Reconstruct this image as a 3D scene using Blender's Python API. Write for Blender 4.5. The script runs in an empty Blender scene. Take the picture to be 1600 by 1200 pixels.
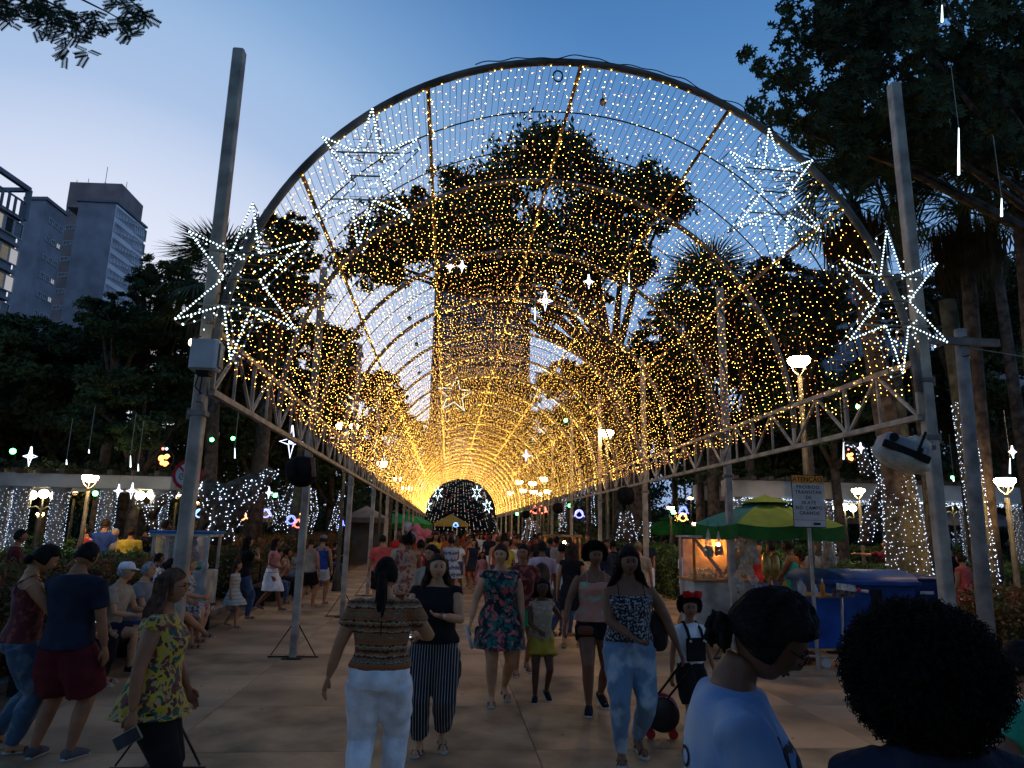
import bpy, math, random
import numpy as np
from mathutils import Vector, Matrix, Euler
from mathutils.bvhtree import BVHTree
random.seed(7); np.random.seed(7)
scene = bpy.context.scene
COL = scene.collection
R = math.radians
pi = math.pi

# ------------------------------------------------------------------ camera
CAM_H = 1.8
YAW, PITCH, ROLL, FPX = R(4.95), R(11.85), R(1.15), 1091.0
_F = np.array([math.sin(YAW)*math.cos(PITCH), math.cos(YAW)*math.cos(PITCH), math.sin(PITCH)])
_R0 = np.array([math.cos(YAW), -math.sin(YAW), 0.0]); _U0 = np.cross(_R0, _F)
_Rv = _R0*math.cos(ROLL)+_U0*math.sin(ROLL); _Uv = -_R0*math.sin(ROLL)+_U0*math.cos(ROLL)
cd = bpy.data.cameras.new('camera'); cam = bpy.data.objects.new('camera', cd); COL.objects.link(cam)
cd.sensor_width = 36.0; cd.lens = FPX/1600*36.0; cd.clip_start = 0.05; cd.clip_end = 3000
cam.matrix_world = Matrix((( _Rv[0], _Uv[0], -_F[0], 0), (_Rv[1], _Uv[1], -_F[1], 0), (_Rv[2], _Uv[2], -_F[2], CAM_H), (0, 0, 0, 1)))
scene.camera = cam

# ------------------------------------------------------------------ dusk sky (sun already below the horizon, no sun lamp)
world = bpy.data.worlds.new('World'); scene.world = world; world.use_nodes = True
wt = world.node_tree; wt.nodes.clear()
def wn(t, **k):
    n = wt.nodes.new(t)
    for a, b in k.items(): setattr(n, a, b)
    return n
def wm(op, a, b=None, clamp=False):
    n = wn('ShaderNodeMath', operation=op); n.use_clamp = clamp
    for i, v in enumerate((a, b)):
        if v is None: continue
        if isinstance(v, (int, float)): n.inputs[i].default_value = v
        else: wt.links.new(v, n.inputs[i])
    return n.outputs[0]
tc = wn('ShaderNodeTexCoord'); nv = wn('ShaderNodeVectorMath', operation='NORMALIZE'); wt.links.new(tc.outputs['Generated'], nv.inputs[0])
sep = wn('ShaderNodeSeparateXYZ'); wt.links.new(nv.outputs[0], sep.inputs[0])
rampE = wn('ShaderNodeValToRGB')
for i, (p, c) in enumerate([(0.0, (.40, .50, .74)), (.22, (.30, .47, .78)), (.40, (.17, .36, .68)), (.62, (.078, .225, .51)), (.84, (.020, .065, .19)), (1.0, (.010, .038, .12))]):
    e = rampE.color_ramp.elements
    el = e[i] if i < 2 else e.new(p)
    el.position = p; el.color = (*c, 1)
rampE.color_ramp.elements[1].position = .22
wt.links.new(wm('MAXIMUM', sep.outputs[2], 0.0), rampE.inputs[0])
ga = R(-27)
dotn = wn('ShaderNodeVectorMath', operation='DOT_PRODUCT'); wt.links.new(nv.outputs[0], dotn.inputs[0]); dotn.inputs[1].default_value = (math.sin(ga), math.cos(ga), 0.0)
mr = wn('ShaderNodeMapRange', interpolation_type='SMOOTHSTEP'); wt.links.new(dotn.outputs['Value'], mr.inputs[0])
mr.inputs[1].default_value = .58; mr.inputs[2].default_value = 1.0; mr.inputs[3].default_value = 0; mr.inputs[4].default_value = 1
rampG = wn('ShaderNodeValToRGB'); e = rampG.color_ramp.elements
e[0].position = 0; e[0].color = (.17, .33, .62, 1); e[1].position = 1; e[1].color = (.86, .88, 1.0, 1)
m_ = e.new(.45); m_.color = (.27, .45, .72, 1); m_ = e.new(.75); m_.color = (.41, .55, .80, 1)
wt.links.new(mr.outputs[0], rampG.inputs[0])
mix = wn('ShaderNodeMix', data_type='RGBA'); wt.links.new(wm('MULTIPLY', mr.outputs[0], 1.7, True), mix.inputs[0])
wt.links.new(rampE.outputs[0], mix.inputs[6]); wt.links.new(rampG.outputs[0], mix.inputs[7])
sky = wn('ShaderNodeTexSky', sky_type='NISHITA'); sky.sun_disc = False
sky.sun_elevation = R(-3); sky.sun_rotation = ga; sky.altitude = 20
bg1 = wn('ShaderNodeBackground'); bg1.inputs[1].default_value = 1.0; wt.links.new(mix.outputs[2], bg1.inputs[0])
bg2 = wn('ShaderNodeBackground'); bg2.inputs[1].default_value = 0.01; wt.links.new(sky.outputs[0], bg2.inputs[0])
add = wn('ShaderNodeAddShader'); wt.links.new(bg1.outputs[0], add.inputs[0]); wt.links.new(bg2.outputs[0], add.inputs[1])
wo = wn('ShaderNodeOutputWorld'); wt.links.new(add.outputs[0], wo.inputs[0])
scene.view_settings.view_transform = 'Standard'; scene.view_settings.look = 'None'
scene.view_settings.exposure = 0.0; scene.view_settings.gamma = 1.0; scene.view_settings.use_curve_mapping = False
cy = scene.cycles
cy.use_denoising = True; cy.max_bounces = 5; cy.diffuse_bounces = 2; cy.glossy_bounces = 2; cy.transmission_bounces = 4
cy.transparent_max_bounces = 8; cy.sample_clamp_indirect = 2.0; cy.use_light_tree = True
cy.caustics_reflective = False; cy.caustics_refractive = False

# ------------------------------------------------------------------ helpers
def ray(px, py): return _F + _Rv*(px-800)/FPX + _Uv*(600-py)/FPX
def at(px, py, Y):
    """the point seen towards px,py standing at distance Y down the avenue"""
    d = ray(px, py); t = Y/d[1]; return Vector((d[0]*t, Y, CAM_H+d[2]*t))
def gx(px, Y, z=0.0):
    """x on the ground at distance Y"""
    py = 830.0
    for _ in range(6):
        p = proj((at(px, py, Y).x, Y, z)); py = p[1]
    return at(px, py, Y).x
def gnd(px, py, z=0.0):
    d = ray(px, py); t = (z-CAM_H)/d[2]; return Vector((d[0]*t, d[1]*t, z))
def proj(P):
    d = np.array(P, float)-[0, 0, CAM_H]; w = d@_F
    return 800+FPX*(d@_Rv)/w, 600-FPX*(d@_Uv)/w

def tag(o, label=None, cat=None, group=None, kind=None):
    if label: o['label'] = label
    if cat: o['category'] = cat
    if group: o['group'] = group
    if kind: o['kind'] = kind
    return o
def empty(name, loc=(0, 0, 0), rz=0.0, label=None, cat=None, group=None, parent=None):
    o = bpy.data.objects.new(name, None); COL.objects.link(o)
    o.location = loc; o.rotation_euler = (0, 0, rz); o.empty_display_size = .1
    if parent: o.parent = parent
    return tag(o, label, cat, group)
def inst(src, parent=None, M=None, name=None):
    o = src.copy(); COL.objects.link(o); o.parent = parent
    if M is not None: o.matrix_local = M
    return o
def copy_tree(o, parent=None):
    c = o.copy(); COL.objects.link(c); c.parent = parent
    if parent: c.matrix_parent_inverse = o.matrix_parent_inverse.copy()
    for ch in list(o.children): copy_tree(ch, c)
    return c

def frames(P):
    P = np.asarray(P, float); n = len(P)
    T = np.gradient(P, axis=0) if n > 2 else np.repeat((P[1:]-P[:1]), 2, axis=0)
    T /= np.linalg.norm(T, axis=1)[:, None]+1e-12
    ref = np.array([0, 1, 0.]) if abs(T[0][1]) < .9 else np.array([1, 0, 0.])
    N = np.zeros_like(P); B = np.zeros_like(P)
    for i in range(n):
        v = ref-T[i]*(ref@T[i]); v /= np.linalg.norm(v)+1e-12
        N[i] = v; B[i] = np.cross(T[i], v); ref = v
    return P, T, N, B
class MB:
    """collects shapes and links them as one mesh"""
    def __init__(s): s.V = []; s.Fq = []; s.Ft = []; s.Mq = []; s.Mt = []; s.n = 0
    def add(s, V, Fc, mi=0):
        V = np.asarray(V, float).reshape(-1, 3); s.V.append(V)
        for f in (Fc if isinstance(Fc, list) else [Fc]):
            f = np.asarray(f, int)
            if f.size == 0: continue
            (s.Fq if f.shape[1] == 4 else s.Ft).append(f+s.n)
            (s.Mq if f.shape[1] == 4 else s.Mt).append(np.full(len(f), mi, int))
        s.n += len(V); return s
    def box(s, c, sz, rot=None, mi=0, bev=0.0):
        h = np.array(sz)/2.0
        if bev <= 0:
            v = np.array([[x, y, z] for x in (-1, 1) for y in (-1, 1) for z in (-1, 1)])*h
            F = [[0, 1, 3, 2], [4, 6, 7, 5], [0, 4, 5, 1], [2, 3, 7, 6], [0, 2, 6, 4], [1, 5, 7, 3]]
            if rot is not None: v = v@np.array(rot.to_matrix() if isinstance(rot, Euler) else rot).T
            return s.add(v+np.array(c), np.array(F), mi)
        b = min(bev, *(h*.9)); V = []; A = [(-1, -1), (1, -1), (1, 1), (-1, 1)]
        loops = []
        for z, ins in ((-h[2], b), (-h[2]+b, 0), (h[2]-b, 0), (h[2], b)):
            ring = []
            for (a, q) in A:
                x, y = a*(h[0]-ins), q*(h[1]-ins)
                if (a, q) in ((-1, -1), (1, 1)): pts = [(x, y-q*b), (x-a*b, y)] if (a, q) == (-1, -1) else [(x, y-q*b), (x-a*b, y)]
                else: pts = [(x-a*b, y), (x, y-q*b)]
                ring += [(p[0], p[1], z) for p in pts]
            loops.append(ring)
        V = np.array(loops).reshape(-1, 3); F = []
        for k in range(3):
            for i in range(8): F.append([k*8+i, k*8+(i+1) % 8, (k+1)*8+(i+1) % 8, (k+1)*8+i])
        F += [[0, 3, 2, 1], [0, 7, 4, 3], [7, 6, 5, 4], [24, 25, 26, 27], [24, 27, 28, 31], [28, 29, 30, 31]]
        if rot is not None: V = V@np.array(rot.to_matrix() if isinstance(rot, Euler) else rot).T
        return s.add(V+np.array(c), np.array(F), mi)
    def beam(s, a, b, w, h=None, mi=0):
        a = np.array(a, float); b = np.array(b, float); h = h or w; T = b-a; L = np.linalg.norm(T); T /= L
        ref = np.array([0, 0, 1.]) if abs(T[2]) < .95 else np.array([0, 1., 0])
        X = np.cross(T, ref); X /= np.linalg.norm(X); Z = np.cross(X, T)
        return s.box((a+b)/2, (w, L, h), np.column_stack([X, T, Z]), mi)
    def tube(s, P, r, seg=8, mi=0, cap=True, flat=None, N0=None):
        P, T, N, B = frames(P); n = len(P)
        r = np.broadcast_to(np.asarray(r, float), (n,)) if np.ndim(r) < 2 else np.asarray(r, float)
        ra, rb = (r, r) if r.ndim == 1 else (r[:, 0], r[:, 1])
        if N0 is not None:
            for i in range(n):
                v = np.array(N0, float)-T[i]*(np.array(N0)@T[i]); v /= np.linalg.norm(v)+1e-12; N[i] = v; B[i] = np.cross(T[i], v)
        th = np.arange(seg)*2*pi/seg
        V = P[:, None]+N[:, None]*(np.cos(th)[None, :, None]*ra[:, None, None])+B[:, None]*(np.sin(th)[None, :, None]*rb[:, None, None])
        V = V.reshape(-1, 3); i = np.arange(n-1)[:, None]*seg; j = np.arange(seg)[None, :]; j2 = (j+1) % seg
        Fq = np.stack([i+j, i+j2, i+seg+j2, i+seg+j], -1).reshape(-1, 4)
        fl = [Fq]
        if cap:
            V = np.vstack([V, P[:1], P[-1:]]); c0 = n*seg; jj = np.arange(seg); kk = (jj+1) % seg
            fl.append(np.vstack([np.stack([kk, jj, np.full(seg, c0)], -1), np.stack([(n-1)*seg+jj, (n-1)*seg+kk, np.full(seg, c0+1)], -1)]))
        return s.add(V, fl, mi)
    def loft(s, rings, mi=0, cap=True):
        """rings: list of equal-length closed loops"""
        A = np.array(rings, float); n, seg = A.shape[:2]; V = A.reshape(-1, 3)
        i = np.arange(n-1)[:, None]*seg; j = np.arange(seg)[None, :]; j2 = (j+1) % seg
        fl = [np.stack([i+j, i+j2, i+seg+j2, i+seg+j], -1).reshape(-1, 4)]
        if cap:
            V = np.vstack([V, A[0].mean(0)[None], A[-1].mean(0)[None]]); c0 = n*seg; jj = np.arange(seg); kk = (jj+1) % seg
            fl.append(np.vstack([np.stack([kk, jj, np.full(seg, c0)], -1), np.stack([(n-1)*seg+jj, (n-1)*seg+kk, np.full(seg, c0+1)], -1)]))
        return s.add(V, fl, mi)
    def ell(s, c, r, su=12, sv=8, mi=0, M=None, v0=0.0, v1=1.0):
        r = np.broadcast_to(np.asarray(r, float), (3,)); rings = []
        for k in range(sv+1):
            ph = -pi/2+pi*(v0+(v1-v0)*k/sv); ph = max(-pi/2+.02, min(pi/2-.02, ph)); th = np.arange(su)*2*pi/su
            rings.append(np.stack([np.cos(th)*math.cos(ph)*r[0], np.sin(th)*math.cos(ph)*r[1], np.full(su, math.sin(ph)*r[2])], -1))
        A = np.array(rings)
        if M is not None: A = A@np.array(M).T
        return s.loft(A+np.array(c), mi)
    def octa(s, C, r, mi=0):
        """an eight-sided bead at each centre"""
        C = np.asarray(C, float).reshape(-1, 3); n = len(C); r = np.broadcast_to(np.asarray(r, float), (n,))
        O = np.array([[1, 0, 0], [-1, 0, 0], [0, 1, 0], [0, -1, 0], [0, 0, 1], [0, 0, -1.]])
        F = np.array([[0, 2, 4], [2, 1, 4], [1, 3, 4], [3, 0, 4], [2, 0, 5], [1, 2, 5], [3, 1, 5], [0, 3, 5]])
        V = (C[:, None]+O[None]*r[:, None, None]).reshape(-1, 3)
        return s.add(V, (np.arange(n)[:, None, None]*6+F[None]).reshape(-1, 3), mi)
    def mesh(s, name, smooth=False):
        me = bpy.data.meshes.new(name)
        V = np.vstack(s.V); q = np.vstack(s.Fq) if s.Fq else np.zeros((0, 4), int); t = np.vstack(s.Ft) if s.Ft else np.zeros((0, 3), int)
        me.vertices.add(len(V)); me.vertices.foreach_set('co', V.astype(np.float32).ravel())
        nl = q.size+t.size; me.loops.add(nl); me.loops.foreach_set('vertex_index', np.concatenate([q.ravel(), t.ravel()]).astype(np.int32))
        npoly = len(q)+len(t); me.polygons.add(npoly)
        me.polygons.foreach_set('loop_start', np.concatenate([np.arange(len(q))*4, len(q)*4+np.arange(len(t))*3]).astype(np.int32))
        mi = np.concatenate([*(s.Mq or [np.zeros(0, int)]), *(s.Mt or [np.zeros(0, int)])]).astype(np.int32)
        me.update(calc_edges=True); me.polygons.foreach_set('material_index', mi)
        me.polygons.foreach_set('use_smooth', np.full(npoly, bool(smooth)))
        me.validate(); return me
    def build(s, name, mats, parent=None, smooth=False, loc=None, kind=None):
        me = s.mesh(name, smooth)
        for m in (mats if isinstance(mats, (list, tuple)) else [mats]): me.materials.append(m)
        o = bpy.data.objects.new(name, me); COL.objects.link(o); o.parent = parent
        if loc is not None: o.location = loc
        if kind: o['kind'] = kind
        return o

# ------------------------------------------------------------------ materials
MC = {}
def mat(key, col=(.5, .5, .5), rough=.7, metal=0.0, var=.12, vs=8.0, bump=.0, bs=60.0, spec=.15, emit=None, es=0.0, alpha=1.0, trans=0.0, sample=True, col2=None):
    if key in MC: return MC[key]
    m = bpy.data.materials.new(key); m.use_nodes = True; nt = m.node_tree; b = nt.nodes['Principled BSDF']
    b.inputs['Roughness'].default_value = rough; b.inputs['Metallic'].default_value = metal
    b.inputs['Specular IOR Level'].default_value = spec; b.inputs['Alpha'].default_value = alpha
    b.inputs['Transmission Weight'].default_value = trans
    b.inputs['Base Color'].default_value = (*col, 1)
    if var > 0 and emit is None:
        t = nt.nodes.new('ShaderNodeTexCoord'); n = nt.nodes.new('ShaderNodeTexNoise'); n.inputs['Scale'].default_value = vs; n.inputs['Detail'].default_value = 5
        nt.links.new(t.outputs['Object'], n.inputs['Vector'])
        mx = nt.nodes.new('ShaderNodeMix'); mx.data_type = 'RGBA'
        c2 = col2 or tuple(min(1, c*(1+2.2*var)+.01*var) for c in col); c1 = tuple(c*(1-1.6*var) for c in col) if col2 is None else col
        mx.inputs[6].default_value = (*c1, 1); mx.inputs[7].default_value = (*c2, 1)
        mrr = nt.nodes.new('ShaderNodeMapRange'); mrr.inputs[1].default_value = .35; mrr.inputs[2].default_value = .65
        nt.links.new(n.outputs[0], mrr.inputs[0]); nt.links.new(mrr.outputs[0], mx.inputs[0]); nt.links.new(mx.outputs[2], b.inputs['Base Color'])
    if bump > 0:
        t = nt.nodes.new('ShaderNodeTexCoord'); n = nt.nodes.new('ShaderNodeTexNoise'); n.inputs['Scale'].default_value = bs; n.inputs['Detail'].default_value = 4
        nt.links.new(t.outputs['Object'], n.inputs['Vector']); bp = nt.nodes.new('ShaderNodeBump'); bp.inputs['Strength'].default_value = bump; bp.inputs['Distance'].default_value = .02
        nt.links.new(n.outputs[0], bp.inputs['Height']); nt.links.new(bp.outputs[0], b.inputs['Normal'])
    if emit is not None:
        b.inputs['Emission Color'].default_value = (*emit, 1); b.inputs['Emission Strength'].default_value = es
        if not sample: m.cycles.emission_sampling = 'NONE'
    MC[key] = m; return m
def fabric(key, base, cols=(), scale=9.0, kind='floral', rough=.85):
    """printed cloth: flowers, leopard spots or stripes in object space"""
    if key in MC: return MC[key]
    m = bpy.data.materials.new(key); m.use_nodes = True; nt = m.node_tree; b = nt.nodes['Principled BSDF']; L = nt.links.new
    b.inputs['Roughness'].default_value = rough; b.inputs['Specular IOR Level'].default_value = .2
    b.inputs['Sheen Weight'].default_value = .15
    t = nt.nodes.new('ShaderNodeTexCoord'); cur = None
    def mixc(fac, a, c):
        mx = nt.nodes.new('ShaderNodeMix'); mx.data_type = 'RGBA'; L(fac, mx.inputs[0])
        if isinstance(a, tuple): mx.inputs[6].default_value = (*a, 1)
        else: L(a, mx.inputs[6])
        mx.inputs[7].default_value = (*c, 1); return mx.outputs[2]
    def thr(v, lo, hi):
        r = nt.nodes.new('ShaderNodeMapRange'); L(v, r.inputs[0]); r.inputs[1].default_value = lo; r.inputs[2].default_value = hi; return r.outputs[0]
    cur = base
    if kind == 'floral':
        ns = nt.nodes.new('ShaderNodeTexNoise'); ns.inputs['Scale'].default_value = scale*1.4; L(t.outputs['Object'], ns.inputs['Vector'])
        ad = nt.nodes.new('ShaderNodeVectorMath'); ad.operation = 'MULTIPLY_ADD'; L(ns.outputs['Color'], ad.inputs[0]); ad.inputs[1].default_value = (1.1/scale,)*3; L(t.outputs['Object'], ad.inputs[2])
        for i, c in enumerate(cols):
            v = nt.nodes.new('ShaderNodeTexVoronoi'); v.inputs['Scale'].default_value = scale*(1+.33*i)
            o = nt.nodes.new('ShaderNodeVectorMath'); o.operation = 'ADD'; L(ad.outputs[0], o.inputs[0]); o.inputs[1].default_value = (i*3.1, i*1.7, i*2.3); L(o.outputs[0], v.inputs['Vector'])
            cur = mixc(thr(v.outputs['Distance'], .40, .34), cur, c)
            cur = mixc(thr(v.outputs['Distance'], .12, .07), cur, tuple(x*.35+.02 for x in c))
    elif kind == 'stripes':
        sp = nt.nodes.new('ShaderNodeSeparateXYZ'); L(t.outputs['Object'], sp.inputs[0])
        ax = 2 if len(cols) > 1 and cols[1] == 'h' else 0
        at2 = nt.nodes.new('ShaderNodeMath'); at2.operation = 'MULTIPLY'; at2.inputs[1].default_value = scale; L(sp.outputs[ax], at2.inputs[0])
        fr = nt.nodes.new('ShaderNodeMath'); fr.operation = 'FRACT'; L(at2.outputs[0], fr.inputs[0]); cur = mixc(thr(fr.outputs[0], .78, .84), cur, cols[0])
    elif kind == 'bands':
        sp = nt.nodes.new('ShaderNodeSeparateXYZ'); L(t.outputs['Object'], sp.inputs[0])
        ns = nt.nodes.new('ShaderNodeTexVoronoi'); ns.inputs['Scale'].default_value = scale*3.2; L(t.outputs['Object'], ns.inputs['Vector'])
        for i, c in enumerate(cols):
            mm = nt.nodes.new('ShaderNodeMath'); mm.operation = 'MULTIPLY_ADD'; L(sp.outputs[2], mm.inputs[0]); mm.inputs[1].default_value = scale*(.8+.37*i); mm.inputs[2].default_value = i*.37
            m2 = nt.nodes.new('ShaderNodeMath'); m2.operation = 'MULTIPLY_ADD'; L(ns.outputs['Distance'], m2.inputs[0]); m2.inputs[1].default_value = .55; L(mm.outputs[0], m2.inputs[2])
            fr = nt.nodes.new('ShaderNodeMath'); fr.operation = 'FRACT'; L(m2.outputs[0], fr.inputs[0]); cur = mixc(thr(fr.outputs[0], .62, .68), cur, c)
    else:
        v = nt.nodes.new('ShaderNodeTexNoise'); v.inputs['Scale'].default_value = scale; v.inputs['Detail'].default_value = 3; L(t.outputs['Object'], v.inputs['Vector'])
        for i, c in enumerate(cols): cur = mixc(thr(v.outputs[0], .5+.04*i, .58+.06*i), cur, c)
    L(cur, b.inputs['Base Color'])
    n = nt.nodes.new('ShaderNodeTexNoise'); n.inputs['Scale'].default_value = 14; n.inputs['Detail'].default_value = 4; L(t.outputs['Object'], n.inputs['Vector'])
    bp = nt.nodes.new('ShaderNodeBump'); bp.inputs['Strength'].default_value = .35; bp.inputs['Distance'].default_value = .03; L(n.outputs[0], bp.inputs['Height']); L(bp.outputs[0], b.inputs['Normal'])
    MC[key] = m; return m
def glow(key, col=(1, 1, 1), es=1.0, sample=True):
    return mat(key, col=(.8, .8, .8), emit=col, es=es, var=0, sample=sample)
GALV = mat('galvanised_paint', (.40, .34, .27), .55, .3, .2, 5, .15, 40)
STEEL = mat('dull_steel', (.22, .19, .16), .55, .5, .2, 6)
DARKMET = mat('dark_metal', (.03, .03, .032), .5, .6, .2, 10)
BLACKP = mat('black_plastic', (.012, .012, .013), .6, 0, .2, 10)
WIRE = mat('wire', (.015, .014, .012), .7, 0, 0)
WARMB = glow('warm_bulb', (1.0, .55, .085), 20.0)
COLDB = glow('cold_bulb', (.70, .93, 1.0), 4.0)
COLDT = glow('cold_bulb_trunk', (.60, .74, 1.0), 2.8, False)
LAMPG = glow('sodium_lamp_glass', (1.0, .64, .28), 150.0); LAMPF = glow('sodium_lamp_far', (1.0, .66, .28), 50.0)
WARM1 = glow('warm_bulb_mid', (1.0, .45, .08), 10.0); WARM2 = glow('warm_bulb_dim', (1.0, .30, .07), 4.5)
LAMPW = glow('white_lamp_glass', (1.0, .82, .50), 16.0)
CONC = mat('concrete', (.20, .19, .17), .85, 0, .18, 2.5, .25, 25)
LEAFD = mat('leaf_dark', (.04, .055, .025), .9, 0, .35, 1.5)
LEAFM = mat('leaf_mid', (.042, .066, .026), .8, 0, .35, 1.5)
BARK = mat('bark', (.075, .058, .045), .9, 0, .3, 6, .5, 30)
# ------------------------------------------------------------------ ground
CX, RT, ZS = 1.10, 3.04, 3.09          # tunnel axis, radius, springing height
Y0, Y1, BAY = 5.8, 61.0, 4.6
ground = MB().box((0, 100, -.27), (700, 700, .5)).build('ground', mat('dark_lawn_ground', (.05, .055, .03), .95, 0, .4, .4, .3, 3), kind='structure')
plaza_mat = mat('plaza_paving', (.36, .235, .13), .72, 0, .2, .9, .25, 14)
STONE = [mat('plaza_stone_a', (.38, .245, .135), .5, 0, .26, 1.1, .3, 18), mat('plaza_stone_b', (.35, .23, .125), .55, 0, .26, 1.6, .3, 18), mat('plaza_stone_c', (.40, .255, .14), .5, 0, .24, .8, .3, 18)]
plaza = MB().box((2.0, 40, -.03), (12.2, 110, .04)).build('plaza', plaza_mat, kind='structure')
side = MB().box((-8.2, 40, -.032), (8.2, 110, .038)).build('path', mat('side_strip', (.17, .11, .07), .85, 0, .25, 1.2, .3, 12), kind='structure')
# paving slabs as far as their joints can be told apart, joint lines recessed
rng = random.Random(3); sl = []
for v in range(3):
    d = 1.495; me = MB().box((0, 0, 0), (d, d, .028), bev=.003).mesh('paving_slab'); me.materials.append(STONE[v]); sl.append(me)
i_ = 0
for iy in range(17):
    for ix in range(8):
        x = -3.7+.75+ix*1.5; y = 1.0+iy*1.5
        o = bpy.data.objects.new('paving_slab', sl[rng.randrange(3)]); COL.objects.link(o); o.parent = plaza
        o.location = (x+rng.uniform(-.002, .002), y, .006+rng.uniform(-.0015, .0015)); o.rotation_euler = (rng.uniform(-.0012, .0012), rng.uniform(-.0012, .0012), rng.choice([0, pi/2, pi]))
kerb = empty('kerb', (0, 0, 0)); kerb['kind'] = 'structure'
kme = MB().box((0, 0, 0), (.16, 1.19, .12), bev=.012).mesh('kerb_stone'); kme.materials.append(mat('kerb_stone', (.17, .15, .13), .85, 0, .2, 3))
for sx in (-4.75, 8.3):
    for k in range(22):
        o = bpy.data.objects.new('kerb_stone', kme); COL.objects.link(o); o.parent = kerb; o.location = (sx, 3+k*1.2, .045)

# litter and fallen leaves on the paving
rl = random.Random(6); lm = MB().add([(0, 0, .002), (.02, .012, .006), (.05, 0, .003), (.022, -.014, .005)], np.array([[0, 1, 2, 3]])).mesh('fallen_leaf'); lm.materials.append(mat('dry_leaf', (.16, .09, .04), .8, 0, .3, 9)); V_ = []
for k in range(260):
    a = rl.uniform(0, 6.28); c = np.array([rl.uniform(-4.5, 8), 3.5+rl.random()**1.5*22, .022]); d = np.array([math.cos(a), math.sin(a), 0])*rl.uniform(.02, .05); q = np.array([-d[1], d[0], 0])*.3; V_ += [c, c+d*.5+q+[0, 0, .004], c+d, c+d*.5-q]
o = MB().add(np.array(V_), np.arange(len(V_)).reshape(-1, 4)).build('fallen_leaves', mat('dry_leaf', ()), kind='stuff'); o['label'] = 'scattered dry leaves on the paving'; o['category'] = 'leaves'
# ------------------------------------------------------------------ light tunnel
tun = empty('light_tunnel', (CX, Y0, 0), 0, 'long arched steel tunnel covered in strings of warm fairy lights over the avenue', 'light tunnel')
def T_(o): o.location = Vector(o.location)-Vector((CX, Y0, 0)) if o.location.length > 0 else Vector((-CX, -Y0, 0)); return o
def arcp(r, n=48, a0=0.0, a1=pi): a = np.linspace(a0, a1, n+1); return np.stack([np.cos(a)*r, np.zeros(n+1), ZS+np.sin(a)*r], -1)
am = MB().tube(arcp(RT+.03, 56), .034, 8).mesh('arch', True); am.materials.append(STEEL)
af = MB().tube(arcp(RT+.035, 64), .036, 10).mesh('arch', True); af.materials.append(mat('front_arch_paint', (.16, .14, .12), .6, .3, .25, 4))
hm = MB().tube(arcp(RT+.012, 48), .0075, 5).mesh('hoop', True); hm.materials.append(WIRE)
ycur = Y0; k = 0
while ycur <= Y1+.01:
    o = bpy.data.objects.new('arch', af if k == 0 else am); COL.objects.link(o); o.parent = tun; o.location = (0, ycur-Y0, 0)
    for q in (1, 2):
        if ycur+q*.77 < Y1 and ycur < 40:
            h_ = bpy.data.objects.new('hoop', hm); COL.objects.link(h_); h_.parent = tun; h_.location = (0, ycur+q*.77-Y0, 0)
    ycur += 2.3; k += 1
L = Y1-Y0
pm = MB().box((0, L/2, 0), (.032, L, .024)).mesh('purlin'); pm.materials.append(mat('purlin_wood', (.26, .18, .11), .7, 0, .3, 6))
for a in (35, 62, 90, 118, 145):
    o = bpy.data.objects.new('purlin', pm); COL.objects.link(o); o.parent = tun
    o.location = (math.cos(R(a))*(RT+.005), 0, ZS+math.sin(R(a))*(RT+.005)); o.rotation_euler = (0, R(90-a), 0)
rg = np.random.RandomState(5)
# bulbs strung round the inside of every arch from the third one on
b = MB(); aa = rg.uniform(0, pi, 95); b.octa(np.stack([np.cos(aa)*(RT-.03), rg.uniform(-.05, .05, 95), ZS+np.sin(aa)*(RT-.03)], -1), .0085, 0); al = b.mesh('arch_lights'); al.materials.append(WARMB)
for k in range(3, 25):
    for m3 in range(3 if k > 13 else 1):
        o = bpy.data.objects.new('arch_lights', al); COL.objects.link(o); o.parent = tun; o.location = (0, k*2.3+m3*.05, 0); o.scale = (-1 if m3 == 1 else 1, 1, 1 if m3 < 2 else 1.002); o['kind'] = 'stuff'
# strings of bulbs run the length of the tunnel; five patterns, shared
SM = []
rg = np.random.RandomState(5)
for v in range(6):
    b = MB(); yy = np.arange(0, L, .62); z = -.012*np.abs(np.sin(yy*pi/2.3*1.0+v))
    b.tube(np.stack([np.zeros_like(yy), yy, z+rg.uniform(-.010, .006, len(yy))], -1), .0026, 3, 0, cap=False)
    n = int(L/.112); y = np.linspace(.02, L-.02, n)+rg.uniform(-.03, .03, n); keep = rg.rand(n) > .06; y = y[keep]; n = len(y)
    zz = -.012*np.abs(np.sin(y*pi/2.3+v)); P = np.stack([rg.uniform(-.045, .045, n), y, zz-.012+rg.uniform(-.03, .02, n)], -1)
    w_ = rg.rand(n); rad = rg.uniform(.0036, .0053, n)
    for j, (lo, hi) in enumerate(((0, .42), (.42, .74), (.74, 1.01))): k_ = (w_ >= lo) & (w_ < hi); b.octa(P[k_], rad[k_], 1+j)
    me = b.mesh('light_string'); me.materials.append(WIRE); me.materials.append(WARMB); me.materials.append(WARM1); me.materials.append(WARM2); SM.append(me)
NS = 146
for s in range(NS):
    a = (s+.5)/NS*pi+rg.uniform(-.004, .004); o = bpy.data.objects.new('light_string', SM[rg.randint(6)]); COL.objects.link(o); o.parent = tun
    o.location = (math.cos(a)*RT, 0, ZS+math.sin(a)*RT); o.rotation_euler = (0, pi/2-a, 0)
# bulbs wound round the front arch and the ridge purlins
b = MB()
for a in (35, 62, 90, 118, 145):
    yy = np.arange(0, 34, .085); n = len(yy); ph = yy*9; P = np.stack([math.cos(R(a))*(RT-.03)+np.cos(ph)*.03, yy, ZS+math.sin(R(a))*(RT-.03)+np.sin(ph)*.03], -1); b.octa(P[rg.rand(n) > .4], .0062, 0)
b.build('purlin_lights', WARMB, tun, kind='stuff')
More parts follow.
